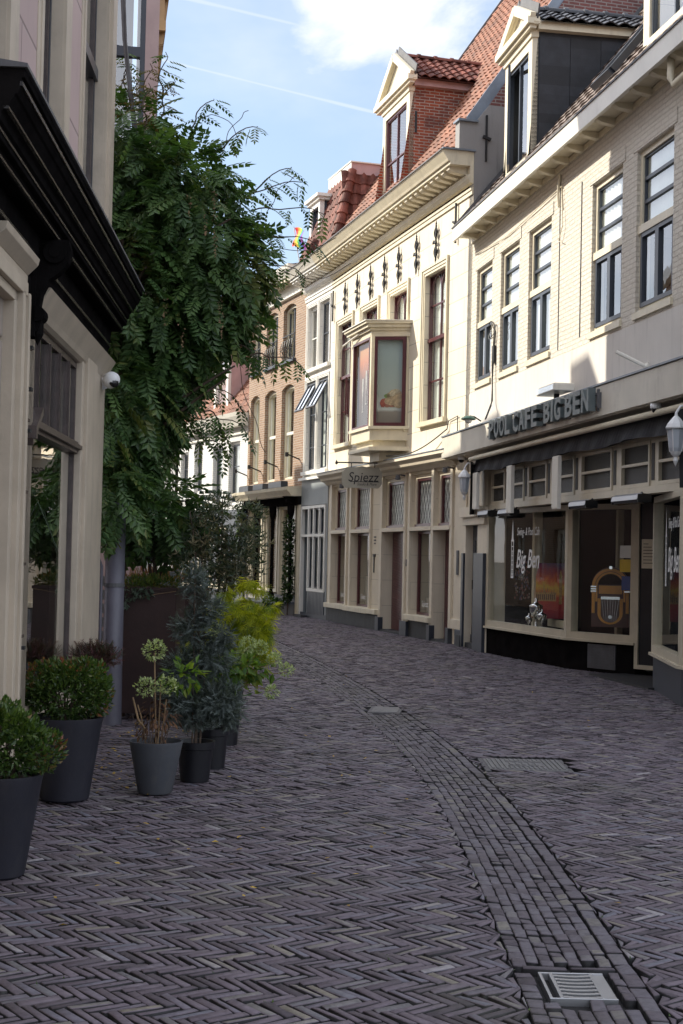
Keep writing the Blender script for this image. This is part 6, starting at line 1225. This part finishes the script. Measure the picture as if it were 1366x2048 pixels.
# bare wiry tendrils
b = MB()
for (p0, p1, sag) in (((-1.15, 14, 5.0), (-.10, 14, 4.75), .25), ((-1.3, 14, 5.5), (-1.0, 14, 6.0), -.1), ((-.8, 14, 5.0), (-.5, 14, 5.35), -.08), ((-1.5, 14, 5.9), (-1.05, 14, 5.65), -.15), ((-.9, 14, 4.4), (-.4, 14, 4.5), .18), ((-1.0, 14, 4.8), (.05, 14, 4.5), .3), ((-1.1, 13.8, 3.7), (-.75, 14, 2.6), .1)):
    p0, p1 = Vector(p0), Vector(p1); b.tube([tuple(p0.lerp(p1, t)+Vector((.02*math.sin(t*12), 0, -sag*4*t*(1-t)))-Vector((-2.2, 13.6, 0))) for t in np.linspace(0, 1, 14)], .0035, 4)
b.build('tendril', M['bark'], wis)
b = MB()
for k in range(6):
    x0 = random.uniform(-.12, .12); y0 = random.uniform(-.3, .3); b.tube([(x0+.06*math.sin(t*6+k)+.05*t*(k-3), y0+.05*math.cos(t*5+k), 4.6*t) for t in np.linspace(0, 1, 22)], [.038*(1-.5*t)+.006*math.sin(t*20) for t in np.linspace(0, 1, 22)], 7)
for ang in range(14):
    a = random.uniform(-1, 1); z0 = random.uniform(2.2, 4.6); p0 = Vector((0, .2, z0)); p1 = Vector((random.uniform(.2, 1.2), random.uniform(-.2, 1), z0+random.uniform(.2, 1.0))); b.tube([tuple(p0.lerp(p1, t)+Vector((0, .05*math.sin(t*5), .15*t*(1-t)))) for t in np.linspace(0, 1, 8)], [.02*(1-.7*t)+.003 for t in np.linspace(0, 1, 8)], 6)
b.build('trunk', M['bark'], wis)
b = MB(); b.tube([(.15, .1, 5.4), (-.02, .15, 6.6), (-.1, .2, 7.6)], [.028, .022, .02], 7); b.tube([(.1, .12, 5.6), (.0, .12, 6.6), (-.07, .2, 7.6)], .008, 5); b.build('bare_stem', M['lead'], wis)
# fading flower clusters
b = MB(); 
for k in range(9):
    c = Vector((random.uniform(.5, 1.15), random.uniform(-.7, -.3), random.uniform(3.6, 5.0)))
    for j in range(26): t = random.random(); q = c+Vector((random.uniform(-.03, .03)*(1-t), random.uniform(-.03, .03), -t*.25)); b.poly([q+Vector((random.uniform(-.012, .012), 0, random.uniform(-.012, .012))) for _ in range(4)])
b.build('dry_blossom', M['stem_pale'], wis)
# ---- steel pole with clamps and conduit
pl = thing('steel_pole', 'thick grey painted steel pole standing under the vine', 'pole', (-2.08, 13.15, 0))
MB().lathe([(.098, -.02), (.092, .5), (.088, 2.05), (0, 2.05)], 28).build('shaft', M['pole'], pl, smooth=True)
b = MB(); b.lathe([(.088, 1.27), (.096, 1.27), (.096, 1.305), (.088, 1.305)], 20); b.build('clamp', M['lead'], pl)
b = MB(); b.tube([(-.155, -.05, 3.3), (-.155, -.05, 1.62), (-.15, -.06, 1.55), (-.11, -.08, 1.46), (-.105, -.08, .3)], .014, 8); b.build('conduit', M['pole'], pl)
# ---- slatted fence across the gap
fn = thing('slat_fence', 'grey horizontal slat fence behind the steel pole', 'fence', (-2.25, 14.6, 0)); 
for k in range(9):
    b = MB(); b.box(-1.2, .62, 0, .025, .12+k*.14, .22+k*.14); b.build('slat', M['grey_board'], fn)
b = MB(); b.box(-.35, -.29, .025, .08, 0, 1.4).box(.5, .56, .025, .08, 0, 1.4); b.build('post', M['grey_board'], fn)
# ---- corten planters
M['corten'] = paint('corten_steel', (.035, .016, .014), .65, .25, 3, .25, .2, (.07, .035, .02))
def box_planter(x, y, w_, d_, h, lab):
    t = thing('steel_planter', lab, 'planter', (x, y, 0), R(-3)); b = MB(); b.box(-w_/2, w_/2, -d_/2, d_/2, .06, h); frame4(b, -w_/2-.01, w_/2+.01, h-.03, h+.0, .015, -d_/2-.01, -d_/2); b.build('box', M['corten'], t, bevel=.006)
    b = MB(); b.box(-w_/2+.04, w_/2-.04, -d_/2+.04, d_/2-.04, h, h+.01); b.build('soil', M['bark'], t); return t
cp = box_planter(-1.82, 13.85, .56, .55, 1.26, 'tall rusty brown steel planter with green sedum spilling over its top')
seds = leafmat('sedum', (.05, .10, .02), (.16, .22, .04), (.25, .18, .05), .5, .3)
P_, N_ = blobpts([(0, -.02, 1.30, .30, .29, .08), (-.12, -.22, 1.27, .18, .08, .06), (.15, -.2, 1.29, .15, .08, .06)], 1500, .3); leaves('ground_cover', P_, orient(N_, -.5, .5), .035, leaflet((0, 0, 0), (1, 0, .3), 1, .22), seds, cp)
def vines(t, pts, n, size, mat, nm='trailing_foliage'):
    PP = []
    for p0, L in pts:
        for k in range(n): s_ = random.random(); PP.append((p0[0]+random.uniform(-.05, .05), p0[1]-.03*random.random(), p0[2]-s_*L))
    PP = np.array(PP); NN = np.tile([0, -1., 0], (len(PP), 1)); leaves(nm, PP, orient(NN, .6, .6), size, leaflet((0, 0, 0), (1, 0, 0), 1, .2), mat, t)
oliv = leafmat('olive_leaf', (.05, .075, .05), (.12, .155, .12), None, .4, .25)
vines(cp, [((-.22, -.29, 1.26), .18), ((-.1, -.29, 1.26), .12), ((0, -.29, 1.26), .08)], 30, .06, oliv)
MB().tube([(-.05, -.3, 1.16), (.1, -.3, 1.2), (.28, -.29, 1.23)], .003, 5).build('support_wire', M['stem_pale'], cp)
cp2 = box_planter(-1.9, 15.4, .9, .6, 1.22, 'second rusty planter with reddish grass, half hidden behind the first'); P_, N_ = blobpts([(0, 0, 1.3, .44, .28, .12)], 900, .2); leaves('ground_cover', P_, orient(N_, -1.2, .4), .09, leaflet((0, 0, 0), (1, 0, .3), 1, .07), leafmat('red_grass', (.12, .05, .03), (.28, .14, .08), (.1, .14, .04)), cp2)
# ---- round pots
def pot(name, lab, x, y, r0, r1, h, mat, rim=.012, grp=None):
    t = thing(name, lab, 'potted plant', (x, y, 0), random.uniform(0, 3), grp)
    MB().lathe([(0, 0), (r0-.01, 0), (r0, .01), (r0+(r1-r0)*.9, h*.93), (r1, h-.005), (r1, h), (r1-rim, h), (r1-rim-.004, h-.04), (0, h-.045)], 48).build('pot', M[mat], t, smooth=False, bevel=0)
    MB().lathe([(r1-rim-.002, h-.035), (r1*.5, h-.028), (0, h-.03)], 20).build('soil', M['bark'], t); return t
def smoothpot(t):
    for c in t.children:
        if c.name.startswith('pot') or c.name.startswith('rim'):
            c.data.polygons.foreach_set('use_smooth', [True]*len(c.data.polygons)); m = c.modifiers.new('es', 'EDGE_SPLIT'); m.split_angle = R(35)
M['charcoal_pot'] = paint('charcoal_pot', (.011, .011, .019), .6, .2, 4, .15, .45, (.038, .034, .036)); M['grey_pot'] = paint('grey_pot', (.066, .071, .082), .6, .15, 4, .15, .5, (.13, .12, .105)); M['black_pot'] = paint('black_plastic_pot', (.007, .007, .010), .4, .2, 4, .1)
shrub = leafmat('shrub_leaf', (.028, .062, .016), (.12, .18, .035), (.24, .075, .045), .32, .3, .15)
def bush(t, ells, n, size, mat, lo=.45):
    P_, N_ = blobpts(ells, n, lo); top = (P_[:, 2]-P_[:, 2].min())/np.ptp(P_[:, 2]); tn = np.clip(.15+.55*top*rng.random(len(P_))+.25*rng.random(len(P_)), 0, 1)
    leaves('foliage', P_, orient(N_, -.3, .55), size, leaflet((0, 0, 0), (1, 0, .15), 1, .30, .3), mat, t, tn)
    b = MB()
    for k in range(26):
        e = random.choice(ells); a = random.uniform(0, 6.28); q = (e[0]+e[3]*.8*math.cos(a)*random.random(), e[1]+e[4]*.8*math.sin(a)*random.random(), e[2]+e[5]*random.uniform(-.2, .6)); b.tube([(0, 0, ells[0][2]-.28), (q[0]*.5, q[1]*.5, (ells[0][2]-.2+q[2])/2), q], [.008, .005, .003], 5)
    b.build('stem', M['bark'], t)
p1_ = pot('potted_shrub', 'tall charcoal pot with a clipped shrub, nearest the camera at the left edge', -1.64, 7.02, .125, .205, .50, 'charcoal_pot', grp='tall charcoal pots with clipped shrubs'); p1_.rotation_euler = (0, 0, 0)
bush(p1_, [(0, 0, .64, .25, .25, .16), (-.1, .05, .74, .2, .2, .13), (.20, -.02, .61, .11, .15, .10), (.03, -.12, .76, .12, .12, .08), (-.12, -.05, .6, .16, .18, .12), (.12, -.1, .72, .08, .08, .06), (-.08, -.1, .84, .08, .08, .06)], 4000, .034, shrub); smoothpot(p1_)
p2_ = pot('potted_shrub', 'tall charcoal pot with a clipped shrub, second from the camera beside the shop window', -1.74, 9.2, .155, .235, .53, 'charcoal_pot', grp='tall charcoal pots with clipped shrubs'); p2_.rotation_euler = (0, 0, 0)
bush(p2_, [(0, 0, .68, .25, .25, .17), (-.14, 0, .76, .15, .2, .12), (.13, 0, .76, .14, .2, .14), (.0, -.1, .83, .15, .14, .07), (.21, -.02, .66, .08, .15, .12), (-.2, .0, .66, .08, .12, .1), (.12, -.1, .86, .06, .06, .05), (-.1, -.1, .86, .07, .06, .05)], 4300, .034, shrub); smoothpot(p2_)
p3_ = pot('potted_hydrangea', 'light grey tapered pot with dried brown stems and pale green hydrangea heads', -1.20, 9.52, .115, .18, .345, 'grey_pot'); p3_.rotation_euler = (0, 0, 0)
b = MB()
for k in range(16): a = random.uniform(0, 6.28); r_ = random.uniform(.02, .12); L = random.uniform(.10, .32); b.tube([(r_*math.cos(a), r_*math.sin(a), .3), (r_*1.3*math.cos(a), r_*1.3*math.sin(a), .3+L*.5), (r_*1.8*math.cos(a)+.02, r_*1.8*math.sin(a), .3+L)], [.003, .0025, .0015], 5)
b.build('dry_stem', M['bark'], p3_); b = MB()
for (x_, z_) in ((.06, .62), (.02, .72), (-.13, .58)): b.tube([(x_*.5, 0, .3), (x_*.8, 0, .5), (x_, .0, z_)], [.0055, .005, .004], 6)
b.tube([(-.16, -.02, .63), (-.12, -.02, .48), (-.06, 0, .4)], [.006, .008, .008], 6); b.build('cane', M['stem_pale'], p3_)
dead = leafmat('dead_leaf', (.05, .025, .015), (.16, .08, .04), None, .8, .2); P_, N_ = blobpts([(0, 0, .48, .16, .15, .16)], 120, .2); leaves('dead_leaves', P_, orient(N_, 1.4, .3), .045, leaflet((0, 0, 0), (1, 0, 0), 1, .2), dead, p3_)
paleg = leafmat('hydrangea_bloom', (.26, .32, .15), (.55, .58, .36), None, .7, .45); hleaf = leafmat('hydrangea_leaf', (.06, .13, .025), (.18, .27, .05), (.25, .29, .06), .45, .5)
def blooms(t, cs, r_=.07, n=190):
    E = [(c[0], c[1], c[2], r_*c[3], r_*c[3], r_*c[3]*.9) for c in cs]; P_, N_ = blobpts(E, n*len(cs), .6); leaves('bloom', P_, orient(N_, 0, .4), .017, [[(0, -.4, 0), (.8, 0, .2), (0, .4, 0), (-.4, 0, -.1)], [(0, -.6, .1), (.4, 0, 0), (0, .6, .1), (-.2, 0, 0)]], paleg, t)
blooms(p3_, [(-.08, -.04, .70, 1.1), (.07, -.06, .72, 1.1), (-.04, .1, .94, 1.2)])
MB().tube([(0, 0, .3), (-.02, .05, .6), (-.04, .1, .92)], .005, 5).build('stem', M['stem_pale'], p3_)
P_, N_ = blobpts([(.15, .1, .78, .14, .12, .12)], 60, .2); leaves('leaf', P_, orient(N_, .3, .5), .08, leaflet((0, 0, 0), (1, 0, 0), 1, .28), hleaf, p3_); smoothpot(p3_)
# blue cypress
def blackpot(x, y, r0, r1, h, lab, nm):
    t = thing(nm, lab, 'potted plant', (x, y, 0)); MB().lathe([(0, 0), (r0, 0), (r1-.012, h-.055), (r1, h-.05), (r1+.004, h), (r1-.008, h), (r1-.02, h-.05), (0, h-.05)], 40).build('pot', M['black_pot'], t); MB().lathe([(r1-.015, h-.03), (0, h-.025)], 16).build('soil', M['bark'], t); smoothpot(t); return t
p4_ = blackpot(-.99, 10.05, .10, .135, .28, 'black plastic pot with a feathery blue green cypress', 'potted_cypress')
cyp = leafmat('cypress_spray', (.046, .060, .056), (.14, .168, .158), None, .55, .25)
E = [(-.04, 0, .50, .19, .18, .13), (.13, 0, .58, .18, .16, .14), (-.10, 0, .78, .15, .14, .12), (.09, .02, .86, .16, .14, .12), (-.05, 0, 1.06, .13, .12, .12), (.06, 0, 1.2, .11, .10, .12), (-.04, 0, 1.38, .08, .08, .13), (.22, 0, .48, .12, .12, .10), (-.16, 0, .6, .1, .1, .1), (.17, 0, 1.0, .08, .08, .1)]
P_, N_ = blobpts(E, 4300, .1)
def spray():
    q = []
    for i in range(5):
        t = i/5; 
        for sg in (1, -1): q.append([(t, 0, 0), (t+.12, sg*.12, .03), (t+.30, sg*.26, .0), (t+.16, sg*.08, -.02)])
    q.append([(0, .02, 0), (0, -.02, 0), (1.1, -.01, 0), (1.1, .01, 0)]); return q
leaves('foliage', P_, orient(N_, -.1, .9), .062, spray(), cyp, p4_)
b = MB(); b.tube([(0, 0, .25), (.01, 0, .9), (-.02, 0, 1.4)], [.012, .008, .003], 6); b.tube([(.03, 0, .25), (.05, 0, .7), (.04, 0, 1.1)], [.008, .006, .002], 6); b.tube([(-.02, -.03, .25), (-.03, -.03, 1.45)], .006, 6)
for k in range(40): z = random.uniform(.35, 1.3); a = random.uniform(0, 6.28); b.tube([(0, 0, z), (.1*math.cos(a), .1*math.sin(a), z+.08)], [.004, .002], 4)
b.build('trunk', M['bark'], p4_)
p5_ = blackpot(-.93, 10.65, .10, .13, .30, 'small black pot half hidden behind the cypress pot', 'black_pot'); p5_['category'] = 'flower pot'; P_, N_ = blobpts([(0, 0, .42, .14, .14, .1)], 260, .3); leaves('foliage', P_, orient(N_, 0, .5), .05, leaflet((0, 0, 0), (1, 0, 0), 1, .2), cyp, p5_)
# paniculate hydrangea in tall black pot
p6_ = blackpot(-.95, 11.95, .12, .16, .46, 'tall black pot with a leafy hydrangea leaning over the paving with pale heads', 'leaning_hydrangea')
E = [(0, 0, .62, .26, .24, .14), (.16, -.04, .66, .2, .2, .1), (-.18, 0, .7, .18, .18, .14)]; P_, N_ = blobpts(E, 420, .25); leaves('foliage', P_, orient(N_, .5, .6), .10, leaflet((0, 0, 0), (1, 0, 0), 1, .26), hleaf, p6_)
b = MB(); ends = [(.42, -.1, .70), (.52, -.06, .62), (.40, -.2, .48), (.2, -.1, .82), (.3, -.05, .78), (-.1, 0, .95)]
for e in ends: b.tube([(0, 0, .4), (e[0]*.5, e[1]*.5, (.5+e[2])/2+.03), e], [.006, .005, .003], 5)
b.build('stem', M['stem_pale'], p6_); blooms(p6_, [(.42, -.1, .73, 1.0), (.52, -.06, .64, 1.0), (.41, -.2, .47, .95), (.2, -.1, .85, 1.1), (.3, -.05, .82, 1.0), (.12, -.1, .74, .9), (-.1, 0, .97, 1.0)])
PP = np.array([(e[0]*t+random.uniform(-.03, .03), e[1]*t, .45+(e[2]-.45)*t+random.uniform(-.03, .03)) for e in ends for t in np.linspace(.35, .95, 6)]); NN = rng.normal(size=PP.shape); NN /= np.linalg.norm(NN, axis=1)[:, None]; leaves('leaf', PP, orient(NN, .4, .3), .09, leaflet((0, 0, 0), (1, 0, 0), 1, .26), hleaf, p6_)
# laceleaf maple
p7_ = thing('laceleaf_maple', 'yellow green laceleaf maple glowing behind the blue cypress', 'small tree', (-1.08, 12.9, 0)); 
MB().lathe([(0, 0), (.14, 0), (.18, .36), (.165, .36), (.15, .31), (0, .31)], 28).build('pot', M['black_pot'], p7_)
mac = leafmat('maple_leaf', (.20, .24, .015), (.62, .58, .04), (.14, .22, .04), .5, .6, .10, 3.0)
E = [(.12, 0, 1.12, .24, .22, .14), (.28, -.03, 1.02, .2, .2, .14), (.0, 0, 1.0, .2, .2, .15), (.12, 0, .85, .26, .2, .16), (.38, -.02, .88, .12, .14, .14), (.02, 0, .68, .18, .16, .14), (.22, 0, .7, .2, .15, .12), (.24, 0, 1.34, .10, .07, .05), (.34, 0, 1.28, .10, .06, .05), (.45, 0, 1.1, .09, .08, .10), (.44, 0, .72, .07, .07, .09), (-.22, 0, .75, .12, .1, .1)]
P_, N_ = blobpts(E, 1650, .02)
def lace():
    q = []
    for a in (-70, -42, -18, 0, 18, 42, 70): q += [leaflet((0, 0, 0), (math.cos(R(a)), math.sin(R(a)), -.25), 1-.25*abs(a)/70, .06)[0]]
    return q
leaves('foliage', P_, orient(N_, 1.0, .6), .11, lace(), mac, p7_)
b = MB(); b.tube([(0, 0, .3), (.03, 0, .6), (.1, 0, .9), (.14, 0, 1.1)], [.016, .013, .01, .005], 6)
for k in range(16): a = random.uniform(0, 6.28); b.tube([(.08, 0, .75+.02*k), (.12+.12*math.cos(a), .12*math.sin(a), .85+.02*k), (.14+.25*math.cos(a), .2*math.sin(a), .85+.018*k)], [.007, .005, .002], 5)
b.build('trunk', M['bark'], p7_)
# willow leaved tree with glittering leaves
def willowtree(x, y, h0, E, n, size, lab, nm, mat, wood='bark', canes=9, pot_=True):
    t = thing(nm, lab, 'small tree', (x, y, 0))
    if pot_: MB().lathe([(0, 0), (.15, 0), (.2, .4), (.185, .4), (.17, .35), (0, .35)], 24).build('pot', M['black_pot'], t)
    P_, N_ = blobpts(E, n, .1); leaves('foliage', P_, orient(N_, -.5, .8), size, leaflet((0, 0, 0), (1, 0, .1), 1, .13, .2)+leaflet((0, 0, 0), (.4, .9, .1), .8, .1, .2)+leaflet((0, 0, 0), (.5, -.8, .3), .85, .1, .2), mat, t)
    b = MB()
    for k in range(canes):
        e = random.choice(E); p0 = Vector((random.uniform(-.03, .03), 0, h0)); p1 = Vector((e[0]+random.uniform(-.8, .8)*e[3], e[1]+random.uniform(-.5, .5)*e[4], e[2]+random.uniform(-.3, .9)*e[5])); b.tube([tuple(p0.lerp(p1, s_)+Vector((.03*math.sin(s_*5+k), .02, .05*math.sin(s_*3)))) for s_ in np.linspace(0, 1, 9)], [.012*(1-.8*s_)+.002 for s_ in np.linspace(0, 1, 9)], 5)
    b.build('branch', M[wood], t); return t
wl = leafmat('willow_leaf', (.045, .07, .045), (.16, .18, .12), (.2, .17, .10), .3, .35, .12)
willowtree(-1.25, 13.4, .3, [(-.05, 0, 1.55, .32, .3, .22), (.18, 0, 1.62, .28, .25, .25), (.36, -.03, 1.72, .24, .22, .2), (-.02, 0, 1.80, .22, .22, .2), (.3, 0, 1.45, .25, .2, .2), (.12, 0, 1.35, .3, .25, .15), (.1, 0, 2.0, .22, .2, .16), (.42, 0, 1.98, .12, .12, .14)], 1500, .075, 'loose grey green shrub with glittering narrow leaves above the maple', 'willow_leaved_shrub', wl, canes=16)
willowtree(-1.85, 14.0, 1.25, [(-.1, 0, 1.62, .28, .2, .16), (.15, -.1, 1.72, .25, .2, .16), (-.15, -.2, 1.95, .2, .2, .14), (.25, 0, 1.55, .2, .2, .12)], 420, .07, 'thin olive growing out of the first rusty planter', 'young_olive', oliv, canes=10, pot_=False)
# heather bowl on the window ledge
t = thing('heather_bowl', 'dark bowl of reddish heather on the shop window ledge beside the pole', 'potted plant', (-1.93, 11.15, .60)); MB().lathe([(0, 0), (.09, 0), (.14, .12), (.13, .12), (0, .10)], 24).build('bowl', M['charcoal_pot'], t, smooth=True)
P_, N_ = blobpts([(0, 0, .17, .15, .13, .07), (.1, 0, .17, .12, .1, .07)], 500, .2); leaves('foliage', P_, orient(N_, -.8, .5), .07, spray(), leafmat('heather', (.05, .035, .03), (.16, .05, .06), (.05, .07, .04)), t)
MB().bar((0, .13, -.1), (0, .13, .02), .05, .2).build('bracket', M['iron'], t)
# strappy palm behind the left shop window
t = thing('spider_palm', 'dark strappy plant hanging inside the left shop window', 'house plant', FL.pt(9.75, .45, 1.95)); b = MB()
for k in range(70):
    a = random.uniform(0, 6.28); L = random.uniform(.3, .55); pts = [(L*s_*math.cos(a), L*s_*math.sin(a), .28*math.sin(s_*2.2)-.55*s_*s_*random.uniform(.9, 1.1)) for s_ in np.linspace(0, 1, 7)]; b.tube(pts, [.006*(1-.7*s_)+.001 for s_ in np.linspace(0, 1, 7)], 4)
b.build('leaf', leafmat('palm_leaf', (.02, .04, .018), (.05, .08, .03)), t); MB().lathe([(0, -.2), (.1, -.2), (.13, -.02), (0, -.02)], 16).build('pot', M['charcoal_pot'], t)
# ivy on the brick house column
iv = thing('ivy', 'ivy climbing the right hand column of the brick house shopfront', 'climbing plant', F4.pt(4.95, -.2, 0), F4.ang); E = [(0, 0, z, .16+.07*math.sin(z*3), .14, .3) for z in (.6, .95, 1.3, 1.65, 2.0, 2.35)]+[(-.3, -.25, .25, .45, .2, .18), (-.7, -.3, .35, .3, .15, .1)]
P_, N_ = blobpts(E, 1500, .5); leaves('foliage', P_, orient(N_, .4, .4), .085, leaflet((0, 0, 0), (1, 0, 0), 1, .38), leafmat('ivy_leaf', (.015, .035, .012), (.04, .075, .02)), iv); MB().tube([(0, 0, 0), (.02, .02, 1.2), (0, 0, 2.5)], .02, 6).build('stem', M['bark'], iv)
iv = thing('ivy', 'short ivy at the top left of the brick house shopfront', 'climbing plant', F4.pt(.15, -.2, 0), F4.ang); P_, N_ = blobpts([(0, 0, 2.6, .15, .12, .5), (0, 0, 2.1, .12, .1, .4)], 500, .4); leaves('foliage', P_, orient(N_, .4, .4), .085, leaflet((0, 0, 0), (1, 0, 0), 1, .38), leafmat('ivy_leaf_b', (.02, .05, .012), (.06, .11, .02)), iv); MB().tube([(0, 0, 0), (.0, .02, 1.2), (0, 0, 2.9)], .012, 6).build('stem', M['bark'], iv)
# blue post with little boards in front of the far house
t = thing('notice_post', 'pale blue post with small white boards seen behind the rusty planter', 'sign post', (-4.15, 36.0, 0)); MB().box(-.05, .05, -.05, .05, 0, 2.35).build('post', paint('pale_blue', (.20, .33, .55), .5, .1, 3, .05), t); b = MB(); b.box(-.45, -.05, -.02, .02, 2.15, 2.35).box(-.4, -.08, -.02, .02, 1.95, 2.1); b.build('board', M['white_plastic'], t)
t = thing('parasol', 'folded brown parasol standing by the white wall behind the planters', 'parasol', (-5.2, 38, 0)); MB().tube([(0, 0, 0), (0, 0, 2.7)], .03, 8).build('pole', M['lead'], t); MB().lathe([(.05, 1.4), (.22, 1.5), (.28, 1.8), (.2, 2.3), (.03, 2.7)], 10).build('canopy', M['corten'], t)
t = thing('cafe_table', 'small dark outdoor table behind the rusty planters', 'table', (-3.6, 30, 0)); MB().lathe([(0, .72), (.35, .72), (.35, .75), (0, .75)], 20).build('tabletop', M['black_matt'], t); MB().tube([(0, 0, 0), (0, 0, .72)], .03, 8).build('leg', M['iron'], t); MB().lathe([(0, 0), (.22, 0), (.22, .02), (0, .03)], 16).build('base', M['iron'], t)
